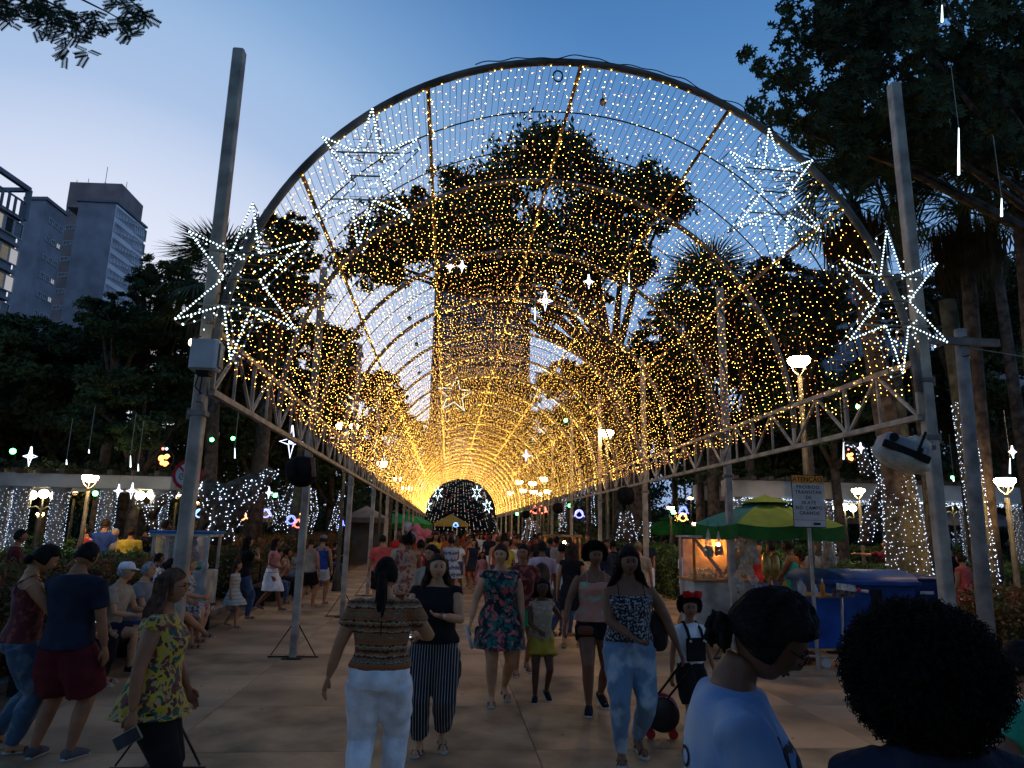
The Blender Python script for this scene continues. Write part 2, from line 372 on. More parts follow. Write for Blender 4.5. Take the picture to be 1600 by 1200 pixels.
# side trusses, one per bay, their bars told apart near the front
TZ0, TZ1 = 2.84, 3.16
def truss_bay():
    e = []
    P = BAY/8
    def bar(name, a, c, w):
        me = MB().beam(a, c, w).mesh(name); me.materials.append(GALV); e.append((name, me))
    bar('bottom_chord', (0, 0, 0), (0, BAY, 0), .05); bar('top_chord', (0, 0, .5), (0, BAY, .5), .05)
    for i in range(8): bar('vertical_bar', (0, i*P, .027), (0, i*P, .473), .024 if i % 2 else .034)
    for i in range(8):
        lo, hi = (0, .475) if i % 2 == 0 else (.475, 0)
        bar('diagonal_bar', (0, i*P+.02, lo+.01 if lo == 0 else lo), (0, (i+1)*P-.02, hi+.01 if hi == 0 else hi), .026)
    return e
tb = truss_bay()
for side_ in (-1, 1):
    for k in range(12):
        e = empty('truss', (side_*(RT+.02), k*BAY, 2.86), 0, parent=tun)
        zsc = .62/.5
        for name, me in tb:
            o = bpy.data.objects.new(name, me); COL.objects.link(o); o.parent = e
        e.scale = (1, 1, 1.0)
# poles: square tubes with cap and foot plate
pmesh = MB().box((0, 0, 2.95), (.10, .10, 5.9), bev=.01).mesh('pole'); pmesh.materials.append(GALV)
bm_ = MB().box((0, 0, .0), (.26, .26, .014)).beam((-.34, -.02, .012), (.34, -.02, .012), .02).beam((-.3, -.02, .03), (0, 0, .5), .014).beam((.3, -.02, .03), (0, 0, .5), .014).mesh('pole_foot'); bm_.materials.append(DARKMET)
cm_ = MB().box((0, 0, 0), (.14, .11, .05), bev=.008).box((-.075, 0, 0), (.03, .04, .09)).mesh('clamp'); cm_.materials.append(STEEL)
for side_ in (-1, 1):
    for k in range(13):
        x = side_*(RT+.11); hgt = (1.02 if side_ < 0 else 1.05) if k == 0 else .965
        o = bpy.data.objects.new('pole', pmesh); COL.objects.link(o); o.parent = tun; o.location = (x, k*BAY+.02, .02); o.scale = (1, 1, hgt)
        for nm, me, z in (('pole_foot', bm_, .03), ('clamp', cm_, 2.68), ('clamp', cm_, 3.2)):
            o = bpy.data.objects.new(nm, me); COL.objects.link(o); o.parent = tun; o.location = (x, k*BAY+.02, z)
            if side_ > 0: o.rotation_euler = (0, 0, pi)
# bulbs dotted on the inside of the far poles
# small domed strobe lamps hanging under the arches
dm = MB().ell((0, 0, 0), (.036, .036, .036), 10, 6, 0, None, 0, .55).tube([(0, 0, -.002), (0, 0, .03)], [.038, .03], 10, 1).tube([(0, 0, .03), (0, 0, .14)], .004, 4, 1).mesh('strobe_lamp', True)
dm.materials.append(mat('frosted_dome', (.62, .5, .36), .4)); dm.materials.append(BLACKP)
for (px, py, Y) in [(942, 160, 6.4), (819, 229, 7.3), (597, 250, 6.9), (622, 375, 8.6), (420, 378, 6.5), (480, 470, 8.4), (632, 440, 9.9), (640, 498, 11.0), (651, 538, 12.3), (550, 573, 10.5), (1109, 410, 8.6), (1014, 502, 10.3), (834, 444, 10.2), (1242, 490, 7.2), (765, 452, 10.8), (655, 583, 14.5), (759, 492, 12), (1088, 587, 9.2), (860, 382, 8.9), (780, 400, 9.5)]:
    p = at(px, py, Y); o = bpy.data.objects.new('strobe_lamp', dm); COL.objects.link(o); o.parent = tun; o.location = p-Vector((CX, Y0, 0))
# loop of spare cable at the crown, cables along the front arch
a = np.linspace(0, 6*pi, 60); c = at(872, 118, 5.75)
T_(MB().tube(np.stack([c.x+np.cos(a)*(.045+.004*np.sin(a*.7)), np.full(60, 5.75)+a*.001, c.z+np.sin(a)*.055], -1), .004, 5).build('cable_coil', WIRE, tun))
a = np.linspace(.9, 1.9, 90); rr = RT+.062+.010*np.sin(a*37)+.008*np.sin(a*71+1)
T_(MB().tube(np.stack([CX+np.cos(a)*rr, 5.76+.02*np.sin(a*23), ZS+np.sin(a)*rr], -1), .006, 4).build('cable', WIRE, tun))

# ------------------------------------------------------------------ stars on the tunnel mouth
def star(name, c, w, h, tilt, label, npt=6, depth=.16, rungs=True, group=None, bead=.0088, turn=0.0, parts=True):
    root = empty(name, c, 0, label, 'star light', group)
    root.rotation_euler = (0, tilt, turn)
    if npt == 6:
        P = [(0, .5), (.115, .17), (.5, .28), (.15, 0), (.5, -.28), (.115, -.17), (0, -.5), (-.115, -.17), (-.5, -.28), (-.15, 0), (-.5, .28), (-.115, .17)]
        P = [(x*w, z*h) for x, z in P]
    else:
        P = [(math.cos(pi/2+i*pi/npt)*(1 if i % 2 == 0 else .4)*w/2, math.sin(pi/2+i*pi/npt)*(1 if i % 2 == 0 else .4)*h/2) for i in range(npt*2)]
    fr = MB(); bd = []
    for yy in (0, depth):
        for i in range(len(P)):
            p, q = P[i], P[(i+1) % len(P)]; fr.tube([(p[0], yy, p[1]), (q[0], yy, q[1])], .006, 4)
            Ls = math.hypot(q[0]-p[0], q[1]-p[1]); n = int(Ls/.030); t = (np.arange(n)+.5)/n
            if yy == 0 or rungs: bd.append(np.stack([p[0]+(q[0]-p[0])*t, np.full(n, yy-.006)+rg.uniform(-.004, .004, n), p[1]+(q[1]-p[1])*t], -1)[::(1 if yy == 0 else 3)])
    for i in range(len(P)): fr.tube([(P[i][0], 0, P[i][1]), (P[i][0], depth, P[i][1])], .006, 4)
    if rungs:
        for z in (-.17, 0, .17):
            fr.tube([(-(.33 if z else .15)*w, 0, z*h), ((.33 if z else .15)*w, 0, z*h)], .009, 4)
        for z in np.arange(-.36, .37, .06):
            xx = .05+.25*max(0, 1-abs(abs(z)-.22)/.2); fr.tube([(-xx*w, depth*.5, z*h), (xx*w, depth*.5, z*h)], .003, 3)
    fr.build('frame', STEEL, root)
    b = MB().octa(np.vstack(bd), bead, 0)
    b.build('rope_light', COLDB, root, kind='stuff')
    if rungs:
        n = 60; P2 = np.stack([rg.uniform(-.3, .3, n)*w, rg.uniform(0, depth, n), rg.uniform(-.33, .33, n)*h], -1)
        MB().octa(P2, .0075, 0).build('fairy_bulbs', COLDB, root, kind='stuff')
    return root
star('star_light', at(378, 437, 5.66), .97, 1.38, R(2), 'white rope-light star low on the left front pole of the light tunnel')
star('star_light', at(571, 275, 5.72), .86, 1.33, R(2), 'white rope-light star fixed high on the left curve of the front arch', turn=R(-8))
star('star_light', at(1212, 300, 5.72), .88, 1.30, R(-3), 'white rope-light star fixed high on the right curve of the front arch', turn=R(8))
star('star_light', at(1397, 470, 5.66), .93, 1.36, R(-1), 'white rope-light star low on the right front pole above the wrapped floodlight')
g = 'rope-light stars at the far mouth of the tunnel'
star('star_light', at(684, 770, 61.2), .8, 1.3, 0, 'small cold-white star on the upper left of the far tunnel arch', depth=.1, rungs=False, bead=.018, group=g)
star('star_light', at(745, 770, 61.2), .8, 1.3, 0, 'small cold-white star on the upper right of the far tunnel arch', depth=.1, rungs=False, bead=.018, group=g)
star('star_light', at(667, 790, 61.2), .75, 1.2, R(15), 'small cold-white star at the left foot of the far tunnel arch', depth=.1, rungs=False, bead=.018, group=g)
star('star_light', at(762, 791, 61.2), .75, 1.2, R(-15), 'small cold-white star at the right foot of the far tunnel arch', depth=.1, rungs=False, bead=.018, group=g)
star('star_light', at(711, 617, 22), 1.2, 1.2, R(4), 'pale five-pointed star glowing in the middle of the tunnel vault', npt=5, depth=.1, rungs=False, bead=.010)
# ------------------------------------------------------------------ vegetation
def leafcloud(blobs, per, size, seed=0, sub=9, shell=.55, aspect=.42, sub_r=.30):
    """blobs (cx,cy,cz,rx,ry,rz): clumps of folded leaf blades spread through each volume"""
    r = np.random.RandomState(seed); C = []
    for (cx, cy, cz, rx, ry, rz) in blobs:
        d = r.normal(size=(sub, 3)); d /= np.linalg.norm(d, axis=1)[:, None]; rad = shell+(1-shell)*r.rand(sub)**.6
        c = np.array([cx, cy, cz])+d*rad[:, None]*np.array([rx, ry, rz]); k = per//sub
        cc = np.repeat(c, k, axis=0); sr = np.repeat(r.uniform(.6, 1.3, sub)*sub_r, k)
        C.append(cc+np.clip(r.normal(size=(len(cc), 3)), -1.9, 1.9)*sr[:, None]*np.array([rx, ry, rz*.75])*.62)
    C = np.vstack(C); n = len(C)
    A = r.normal(size=(n, 3)); A[:, 2] -= .55; A /= np.linalg.norm(A, axis=1)[:, None]
    B = np.cross(A, r.normal(size=(n, 3))); B /= np.linalg.norm(B, axis=1)[:, None]; s = size*r.uniform(.6, 1.35, n)[:, None]
    V = np.stack([C-A*s*.5, C+B*s*aspect*.5, C+A*s*.5, C-B*s*aspect*.5], 1).reshape(-1, 3)
    return V, np.arange(n*4).reshape(n, 4)
def crown_mesh(blobs, per, size, seed, m, **k):
    b = MB(); V, Fc = leafcloud(blobs, per, size, seed, **k); b.add(V, Fc); me = b.mesh('foliage'); me.materials.append(m); return me
def unit_blobs(seed, n=15):
    r = np.random.RandomState(seed); o = []
    n += 5
    for i in range(n):
        a = r.uniform(0, 2*pi); e = r.uniform(-.5, 1); q = r.uniform(.45, .72); o.append((math.cos(a)*q*(1-.3*abs(e)), math.sin(a)*q*(1-.3*abs(e)), e*.6, r.uniform(.22, .36), r.uniform(.22, .36), r.uniform(.18, .3)))
    o.append((0, 0, .1, .5, .5, .45)); return o
CROWNS = [crown_mesh(unit_blobs(s), 1300, .062, s, (LEAFD, LEAFM)[s % 2], sub=8) for s in (1, 2, 3, 4)]
def tree(px, py, rpx, Y, label, v=0, rz=.85, trunk_r=.16, group='trees around the square', tx=None, m=None):
    c = at(px, py, Y); r = rpx*Y/FPX*1.42
    root = empty('broadleaf_tree', (tx if tx is not None else c.x, Y, 0), 0, label, 'tree', group)
    off = c-root.location
    o = bpy.data.objects.new('crown', CROWNS[v % 4]); COL.objects.link(o); o.parent = root; o.location = off; o.scale = (r, r, r*rz); o.rotation_euler = (0, 0, v*1.3+px*.01)
    b = MB(); z0 = off.z-r*rz*.3
    b.tube([(0, 0, -.05), (.05*off.x, .02, z0*.35), (off.x*.4, .1, z0*.8), (off.x, off.y, off.z)], [trunk_r*1.25, trunk_r, trunk_r*.8, trunk_r*.3], 8)
    for a in range(4):
        an = a*1.6+px; b.tube([(off.x*.35, .05, z0*.75), (off.x*.7+math.cos(an)*r*.3, math.sin(an)*r*.3, z0+r*.2), (off.x+math.cos(an)*r*.6, math.sin(an)*r*.6, off.z+r*.2)], [trunk_r*.55, trunk_r*.35, .02], 6)
    b.build('trunk', BARK, root, True)
    return root
def blobs_px(L, Y, jit=.8, seed=0):
    r = random.Random(seed); o = []
    for (px, py, q) in L:
        c = at(px, py, Y); s = q*Y/FPX; o.append((c.x, Y+r.uniform(-jit, jit)*s*2, c.z, s, s*1.1, s*.85))
    return o
# the great tree over the avenue, seen through the net
Yt = 27
L_ = [(560, 395, 42), (615, 335, 55), (605, 420, 30), (660, 385, 52), (715, 290, 50), (745, 345, 60), (788, 262, 45), (845, 262, 46), (900, 240, 40), (935, 295, 62), (860, 330, 75), (1000, 290, 46), (1040, 325, 34), (965, 380, 52), (880, 415, 55), (815, 405, 46), (735, 405, 40), (1000, 400, 34), (925, 445, 36), (865, 470, 26), (700, 440, 20), (780, 330, 60), (640, 300, 30), (690, 335, 40), (985, 345, 50)]
bt = empty('broadleaf_tree', (7.4, Yt, 0), 0, 'huge spreading tree whose dark crown fills the middle of the tunnel vault', 'tree')
L_ += [(820, 300, 60), (900, 290, 60), (880, 370, 60), (770, 400, 55), (960, 320, 50), (700, 350, 45), (830, 360, 60), (940, 410, 45), (645, 360, 45), (585, 370, 34), (1010, 350, 44)]
me = crown_mesh([(x-7.4, y-Yt, z, a*1.08, b_, c*1.08) for x, y, z, a, b_, c in blobs_px(L_, Yt, 1.0)], 2000, .25, 11, LEAFD, sub=20, shell=.2, sub_r=.36)
o = bpy.data.objects.new('crown', me); COL.objects.link(o); o.parent = bt
b = MB(); c0 = np.array([-1.0, 0, 8.2])
b.tube([(0, 0, -.1), (-.1, 0, 3), (-.5, 0, 6), tuple(c0)], [.5, .4, .36, .3], 10)
for (px, py, q) in L_[:25:2]:
    p = at(px, py, Yt)-Vector((7.4, Yt, 0)); m1 = c0*.45+np.array(p)*.55+np.array([0, .3, .6]); b.tube([tuple(c0), tuple(m1), tuple(p)], [.20, .11, .03], 6)
b.build('trunk', BARK, bt, True)
TR = [ # px, py, r, Y, label, variant
 (-20, 590, 120, 24, 'dark dense tree at the far left edge below the apartment blocks', 0), (95, 610, 115, 27, 'dark round tree in front of the pair of apartment blocks', 1),
 (190, 520, 62, 22, 'leafy tree top reaching up against the windowed apartment block', 2), (255, 570, 85, 24, 'dark tree left of the front pole with thin pale branches', 3),
 (225, 660, 90, 20, 'low spreading tree over the left pergola roof end', 0), (60, 690, 90, 30, 'broad low tree above the left pergola', 2), (345, 560, 80, 25, 'dark tree directly behind the electrical box', 1),
 (440, 395, 58, 21, 'tree behind the low left star of the tunnel mouth', 3), (425, 480, 75, 22, 'dense tree behind the left side of the net', 2), (480, 580, 78, 25, 'tree behind the second left pole seen through bulbs', 0),
 (400, 680, 90, 27, 'dark tree behind the left truss with green light spots', 1), (555, 640, 66, 33, 'tree with ragged top on the left of the bright sky gap', 3), (615, 690, 52, 42, 'far tree low in the left of the sky gap', 0), (520, 740, 70, 34, 'low tree behind the left row of tunnel poles', 2),
 (650, 735, 38, 58, 'distant tree at the left foot of the tunnel', 1), (770, 640, 60, 70, 'distant tree in front of the central tower', 0), (820, 700, 60, 60, 'distant tree right of the far end of the tunnel', 3),
 (892, 610, 46, 32, 'tree rising right of the central tower', 2), (965, 600, 62, 29, 'tree behind the right net below the great crown', 1), (1085, 515, 68, 24, 'dense dark tree behind the right side of the net', 0),
 (1160, 480, 85, 22, 'tree with flat top right of the fan palm', 3), (1250, 500, 80, 20, 'dark tree behind the right sodium lamp', 1), (1120, 600, 100, 26, 'broad dark tree above the right truss', 2), (1010, 650, 90, 32, 'dark tree behind the single tunnel lamp', 0),
 (920, 700, 70, 40, 'far tree low behind the right truss', 3), (1300, 640, 100, 21, 'dark tree above the warning sign', 2), (1200, 690, 90, 28, 'low dark tree behind the green umbrella', 1), (1110, 740, 70, 30, 'low tree behind the snack cart with a bare grey trunk', 0),
 (1050, 590, 95, 34, 'broad dark tree filling the gap behind the right net', 2), (1190, 545, 95, 30, 'wide dark tree behind the flat-topped tree', 0), (960, 640, 90, 38, 'dark tree low behind the right net', 3), (460, 640, 80, 32, 'dark tree filling the gap behind the second left pole', 0), (350, 640, 90, 28, 'dark tree behind the front pole truss end', 2),
 (1430, 640, 100, 24, 'dark tree behind the right front pole', 3), (1560, 620, 120, 22, 'dark tree at the right edge behind the utility pole', 0), (1480, 480, 90, 20, 'dark tree behind the drooping palm fronds', 1), (1610, 480, 110, 24, 'dark tree at the far right edge beside a pale building', 2), (1400, 250, 100, 18, 'tall dark tree filling the sky behind the right pole top', 2), (1530, 180, 110, 18, 'tall dark tree in the upper right corner behind the palms', 3)]
for px, py, r, Y, lab, v in TR: tree(px, py, r, Y, lab, v)

# woods closing the square on every side, read as one mass
def wood(name, x0, x1, y0, y1, h, n, seed, jag=2.5, size=.42, z0=0.0):
    r = np.random.RandomState(seed); bl = []
    for i in range(n):
        x = r.uniform(x0, x1); y = r.uniform(y0, y1); t = h+jag*math.sin(x*.35+seed)+r.uniform(-jag, jag)*.6; z = z0+(t-z0)*r.uniform(0, 1)**.7
        bl.append((x, y, z, r.uniform(1.3, 2.4), r.uniform(1.2, 2.2), r.uniform(1.1, 1.9)))
    V, Fc = leafcloud(bl, 420, size, seed, sub=7, sub_r=.4); o = MB().add(V, Fc).build(name, LEAFD)
    o['label'] = {'w': 'dark wood'}.get(name, 'dark mass of trees closing the far side of the square'); o['category'] = 'trees'; o['kind'] = 'stuff'
wood('far_wood', -75, -7, 50, 66, 9.5, 330, 1); wood('far_wood', 9, 85, 48, 64, 11.5, 330, 2); wood('far_wood', -10, -3.6, 66, 80, 5.5, 60, 9, .8, .4); wood('far_wood', 6.2, 11, 60, 76, 7, 60, 10, .8, .4); wood('far_wood', -9, 12, 92, 104, 5, 60, 5, 1.0)
wood('far_wood', -70, -6, 44, 49, 3.2, 190, 6, .8, .3); wood('far_wood', 8, 75, 42, 47, 3.4, 190, 7, .8, .3); wood('undergrowth', -34, -8.5, 26, 34, 5.2, 170, 3, 1.2, .26, 2.6); wood('undergrowth', 11, 36, 27, 34, 6.0, 170, 4, 1.2, .26, 3.2)
# unseen trees added round and behind the viewpoint; crowns block blue sky light
for i, (x, y, z, r, lab) in enumerate([(-10.5, -3.5, 9.0, 5.2, 'large unseen tree left of the viewpoint, added to block sky light'), (10, -4.0, 9.5, 5.6, 'large unseen tree right of the viewpoint, added to block sky light'), (-4.5, -12, 10, 6.5, 'large unseen tree behind the viewpoint on the left, added to block sky light'), (7.5, -14, 10, 6.5, 'large unseen tree behind the viewpoint on the right, added to block sky light'), (-15, -10, 9, 6.5, 'broad unseen tree farther left behind the viewpoint, added to block sky light'), (16, -9, 9, 6.5, 'broad unseen tree farther right behind the viewpoint, added to block sky light')]):
    rt = empty('broadleaf_tree', (x, y, 0), 0, lab, 'tree', 'trees around the square'); o = bpy.data.objects.new('crown', CROWNS[i % 4]); COL.objects.link(o); o.parent = rt; o.location = (0, 0, z); o.scale = (r, r, r*.55); o.rotation_euler = (0, 0, i)
    o = bpy.data.objects.new('crown', CROWNS[(i+1) % 4]); COL.objects.link(o); o.parent = rt; o.location = (0, 0, z+.6); o.scale = (r*.8, r*.8, r*.5); o.rotation_euler = (0, 0, i*2+1)
    b = MB().tube([(0, 0, -.05), (.1, 0, 3), (0, .1, z-1), (0, 0, z+1)], [.38, .3, .25, .1], 9); b.build('trunk', BARK, rt, True)
wood('far_wood', -60, 60, -34, -26, 9, 200, 8, 2, .5)
# palmate leaves of the near tree, upper right
def palmate_mesh():
    b = MB()
    for k in range(7):
        a = R(-105+k*35); d = np.array([math.sin(a), math.cos(a), 0]); L = .13-.012*abs(k-3); w = .024; q = np.array([d[1], -d[0], 0]); dz = np.array([0, 0, -.035])
        pts = [d*.02, d*L*.55+q*w+dz*.4, d*L+dz*1.6, d*L*.55-q*w+dz*.4]; b.add(pts, np.array([[0, 1, 2, 3]]))
    b.tube([(0, -.09, .03), (0, 0, 0)], .003, 3, cap=False)
    return b.mesh('leaf')
pal = palmate_mesh(); pal.materials.append(LEAFM)
def merged_leaves(src, Ms, m, parent, name='foliage'):
    n = len(src.vertices); co = np.zeros(n*3, np.float32); src.vertices.foreach_get('co', co); co = co.reshape(-1, 3)
    q = np.array([tuple(p.vertices) for p in src.polygons if len(p.vertices) == 4]); A = np.array([[list(r_) for r_ in M] for M in Ms])
    V = np.einsum('kij,nj->kni', A[:, :3, :3], co)+A[:, None, :3, 3]; Fc = (np.arange(len(Ms))[:, None, None]*n+q[None]).reshape(-1, 4)
    o = MB().add(V.reshape(-1, 3), Fc).build(name, m, parent); o['kind'] = 'stuff'; return o
Yn = 10.5
nt = empty('broadleaf_tree', (11.8, Yn, 0), 0, 'near tree with hand-shaped leaves hanging into the upper right corner', 'tree')
edge = [(1165, 85, 14), (1185, 105, 16), (1175, 165, 14), (1195, 185, 14), (1215, 130, 26), (1235, 60, 34), (1232, 20, 30), (1240, 110, 34), (1222, 180, 26), (1250, 160, 34), (1262, 215, 26), (1240, 200, 20)]
core = [(1290, 40, 55), (1300, 120, 55), (1290, 190, 40), (1350, 60, 60), (1370, 150, 60), (1340, 220, 40), (1420, 40, 65), (1440, 130, 60), (1430, 215, 40), (1500, 50, 70), (1520, 150, 60), (1500, 225, 30), (1580, 40, 70), (1600, 150, 60), (1590, 230, 30), (1330, -40, 70), (1450, -50, 80), (1570, -50, 80), (1660, 60, 80), (1240, -30, 40)]
rr = random.Random(9)
def leafM(p, s=1.0):
    return Matrix.Translation(p) @ Euler((rr.uniform(-1.9, -.4), rr.uniform(-.7, .7), rr.uniform(0, 6.28)), 'ZXY').to_matrix().to_4x4() @ Matrix.Scale(s*rr.uniform(.75, 1.2), 4)
cnt = 0
for (px, py, q) in edge:
    for i in range(int(q*1.02)):
        p = at(px+rr.gauss(0, q*.48), py+rr.gauss(0, q*.48), Yn+rr.uniform(-.6, .6))-Vector((11.8, Yn, 0))
        o = bpy.data.objects.new('leaf', pal); COL.objects.link(o); o.parent = nt; o.matrix_local = leafM(p, 1.0); cnt += 1
Ms = []
for (px, py, q) in core:
    for sc in range(9):
        cx_, cy_, cY = px+rr.gauss(0, q*.5), py+rr.gauss(0, q*.5), Yn+rr.uniform(-1.2, 2.2)
        for i in range(34):
            Ms.append(leafM(at(cx_+rr.gauss(0, q*.22), cy_+rr.gauss(0, q*.22), cY+rr.uniform(-.5, .5))-Vector((11.8, Yn, 0)), 1.15))
merged_leaves(pal, Ms, LEAFD, nt)
b = MB(); b.tube([(0, 0, -.1), (.1, .1, 3), (-.3, 0, 6.5), (-1.0, 0, 9)], [.34, .28, .24, .15], 10)
for (px, py, q) in (edge[3:]+core)[::5]: b.tube([(-.3, 0, 6.3), tuple(((at(px, py, Yn)-Vector((11.8, Yn, 0)))*.6+Vector((-.3, .2, 3.0)))), tuple(at(px, py, Yn)-Vector((11.8, Yn, 0)))], [.09, .045, .012], 5)
b.build('trunk', BARK, nt, True)
# feathery branch reaching in at the upper left
bl = empty('overhanging_branch', at(-60, -40, 6.5), 0, 'leafy branch tip hanging into the upper left corner against the sky', 'tree branch')
bb = MB()
for k in range(9):
    for s in (-1, 1):
        t = .03+k*.02; d = np.array([s*.062, .022, -.01]); q = np.array([-.006, .019, 0]); c = np.array([0, t, -.1*t]); bb.add([c, c+d*.5+q*.6, c+d, c+d*.5-q*.6], np.array([[0, 1, 2, 3]]))
bb.tube([(0, 0, 0), (0, .2, -.02)], .002, 3, cap=False); pin = bb.mesh('leaf'); pin.materials.append(LEAFD)
br = MB(); base = at(-60, -40, 6.5)
paths = [[(-60, -40), (30, 0), (90, 30), (120, 65)], [(-60, -60), (60, -5), (130, 30), (150, 60)], [(20, -40), (110, -10), (170, 20), (215, 45)], [(100, -60), (180, -20), (215, 10), (228, 25)], [(-60, 0), (0, 10), (30, 20)]]
for P in paths: br.tube([tuple(at(x, y, 6.5)-base) for x, y in P], [.02, .012, .007, .003][:len(P)], 5)
br.build('twig', BARK, bl, True)
for (px, py, q, n) in [(20, 5, 24, 34), (70, 20, 26, 36), (95, 35, 18, 26), (120, 50, 16, 22), (130, 25, 16, 14), (105, 78, 7, 5), (138, 82, 6, 5), (160, 40, 14, 12), (190, 35, 14, 14), (210, 12, 14, 16), (222, 25, 9, 10), (95, 58, 5, 3), (200, 50, 10, 8), (10, 20, 14, 12), (190, 0, 16, 14), (60, 0, 30, 24)]:
    for i in range(n):
        p = at(px+rr.gauss(0, q*.55), py+rr.gauss(0, q*.55), 6.5+rr.uniform(-.35, .35))-base
        o = bpy.data.objects.new('leaf', pin); COL.objects.link(o); o.parent = bl
        o.matrix_local = Matrix.Translation(p) @ Euler((rr.uniform(-2.2, -.9), rr.uniform(-.6, .6), rr.uniform(-1.9, 1.9)), 'ZXY').to_matrix().to_4x4() @ Matrix.Scale(rr.uniform(.5, .75), 4)
# fan palms
def frond_mesh(seed):
    r = random.Random(seed); b = MB(); n = 26; hub = np.array([0, .75, 0.])
    b.tube([(0, 0, 0), (0, .4, .06), tuple(hub)], [.02, .014, .01], 5)
    for k in range(n):
        a = R(-118+236*k/(n-1)); L = .75*(1-.22*abs(k-(n-1)/2)/(n/2))*r.uniform(.9, 1.05); d = np.array([math.sin(a), math.cos(a), 0]); q = np.array([d[1], -d[0], 0])*.020
        dr = np.array([0, 0, -1.]); p1 = hub+d*L*.55+dr*.06; p2 = hub+d*L+dr*(.22+r.uniform(0, .12))
        b.add([hub, p1+q, p2, p1-q], np.array([[0, 1, 2, 3]]))
    return b.mesh('frond')
FR = [frond_mesh(s) for s in (1, 2, 3)]
PALM = mat('palm_green', (.045, .075, .035), .5, 0, .3, 3)
for m_ in FR: m_.materials.append(PALM)
DRY = mat('dry_frond', (.05, .04, .02), .8, 0, .3, 3)
def palm(c, base, label, n=26, s=1.0, tr=.2, dead=True, seed=0):
    r = random.Random(seed); root = empty('fan_palm', base, 0, label, 'palm tree'); cc = Vector(c)-Vector(base)
    for i in range(n):
        az = i*2.399; el = R(80-115*(i+.5)/n)
        o = bpy.data.objects.new('frond', FR[i % 3]); COL.objects.link(o); o.parent = root
        o.matrix_local = Matrix.Translation(cc) @ Euler((0, 0, az)).to_matrix().to_4x4() @ Euler((el, 0, 0)).to_matrix().to_4x4() @ Matrix.Scale(s*r.uniform(.85, 1.1), 4)
    b = MB(); P = [(0, 0, -.05), (cc.x*.3, cc.y*.3, cc.z*.35), (cc.x*.7, cc.y*.7, cc.z*.7), tuple(cc)]
    b.tube(P, [tr*1.35, tr, tr*.85, tr*.7], 12); b.build('trunk', BARK, root, True)
    if dead:
        V = []; 
        for k in range(420):
            a = r.uniform(0, 6.28); q = r.uniform(.15, .5)*s; z = -r.uniform(.1, .5)*s; L = r.uniform(.5, 1.2)*s; p = np.array(cc)+[math.cos(a)*q, math.sin(a)*q, z]; w = .02
            V.append([p, p+[w, 0, -L*.5], p+[r.uniform(-.1, .1), 0, -L], p+[-w, 0, -L*.5]])
        V = np.array(V).reshape(-1, 3); o = MB().add(V, np.arange(len(V)).reshape(-1, 4)).build('dry_skirt', DRY, root); o['kind'] = 'stuff'
    return root
palm(at(1330, 320, 13), at(1425, 868, 13.2).xy.to_3d(), 'stout fan palm behind the right arch with a thick trunk wrapped in white bulbs', 28, 1.25, .24, True, 1)
palm(at(1505, 330, 13), (at(1545, 900, 12.5).x, 12.5, 0), 'fan palm right of the front pole with hanging dry fronds', 30, 1.35, .17, True, 2)
palm(at(1590, 290, 11.5), (at(1640, 900, 11.5).x, 11.5, 0), 'fan palm crown cut by the right edge of the picture', 24, 1.1, .17, False, 3)
palm(at(345, 440, 20), (at(330, 800, 20).x, 20, 0), 'bushy fan palm behind the left front pole', 34, 1.5, .18, True, 4)
palm(at(1105, 470, 22), (at(1115, 800, 22).x, 22, 0), 'fan palm seen through the right of the net', 30, 1.6, .18, True, 5)
tree(270, 450, 48, 24, 'rounded dark tree between the windowed block and the front pole', 2); tree(235, 470, 34, 23, 'small leafy tree against the lower windows of the tall block', 1)

# hedges
hm_a = mat('hedge_leaf', (.06, .095, .028), .6, 0, .4, 2.2, col2=(.26, .09, .03)); hm_b = mat('hedge_leaf_green', (.07, .115, .03), .6, 0, .35, 2)
def hedge(x0, x1, y0, y1, h, label, m, n=5200, lf=.075, seed=0):
    root = empty('hedge', ((x0+x1)/2, (y0+y1)/2, 0), 0, label, 'hedge'); w, d = x1-x0, y1-y0; r = np.random.RandomState(seed)
    b = MB(); nx, ny = max(3, int(w/.5)), max(3, int(d/.5))
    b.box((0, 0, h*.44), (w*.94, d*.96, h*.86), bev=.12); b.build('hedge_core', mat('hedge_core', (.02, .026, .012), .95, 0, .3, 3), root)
    tot = w*d+2*h*(w+d); n = int(n)
    def face(k, f):
        u, v = r.rand(k), r.rand(k)
        if f == 0: return np.stack([(u-.5)*w, (v-.5)*d, np.full(k, h)], -1)
        if f in (1, 2): return np.stack([(u-.5)*w, np.full(k, (-.5 if f == 1 else .5)*d), v*h], -1)
        return np.stack([np.full(k, (-.5 if f == 3 else .5)*w), (u-.5)*d, v*h], -1)
    A = [w*d, w*h, w*h*.2, d*h, d*h]; P = np.vstack([face(int(n*A[f]/sum(A)), f) for f in range(5)])
    P += np.sin(P[:, [1, 2, 0]]*3.1+seed)*.05+r.normal(size=P.shape)*.045; k = len(P)
    D = r.normal(size=(k, 3)); D[:, 2] += .7; D /= np.linalg.norm(D, axis=1)[:, None]; Q = np.cross(D, r.normal(size=(k, 3))); Q /= np.linalg.norm(Q, axis=1)[:, None]; s = lf*r.uniform(.6, 1.3, k)[:, None]
    V = np.stack([P, P+D*s*.5+Q*s*.28, P+D*s, P+D*s*.5-Q*s*.28], 1).reshape(-1, 3)
    o = MB().add(V, np.arange(k*4).reshape(k, 4)).build('foliage', m, root); o['kind'] = 'stuff'; return root
hedge(-9.5, -4.95, 7.2, 12.8, 1.12, 'near left hedge with reddish tips behind the people on the bench', hm_a, 26000, .07, 1)
hedge(-13.5, -6.4, 14.2, 16.6, 1.12, 'green hedge behind the white glass vending cart', hm_b, 14000, .08, 2)
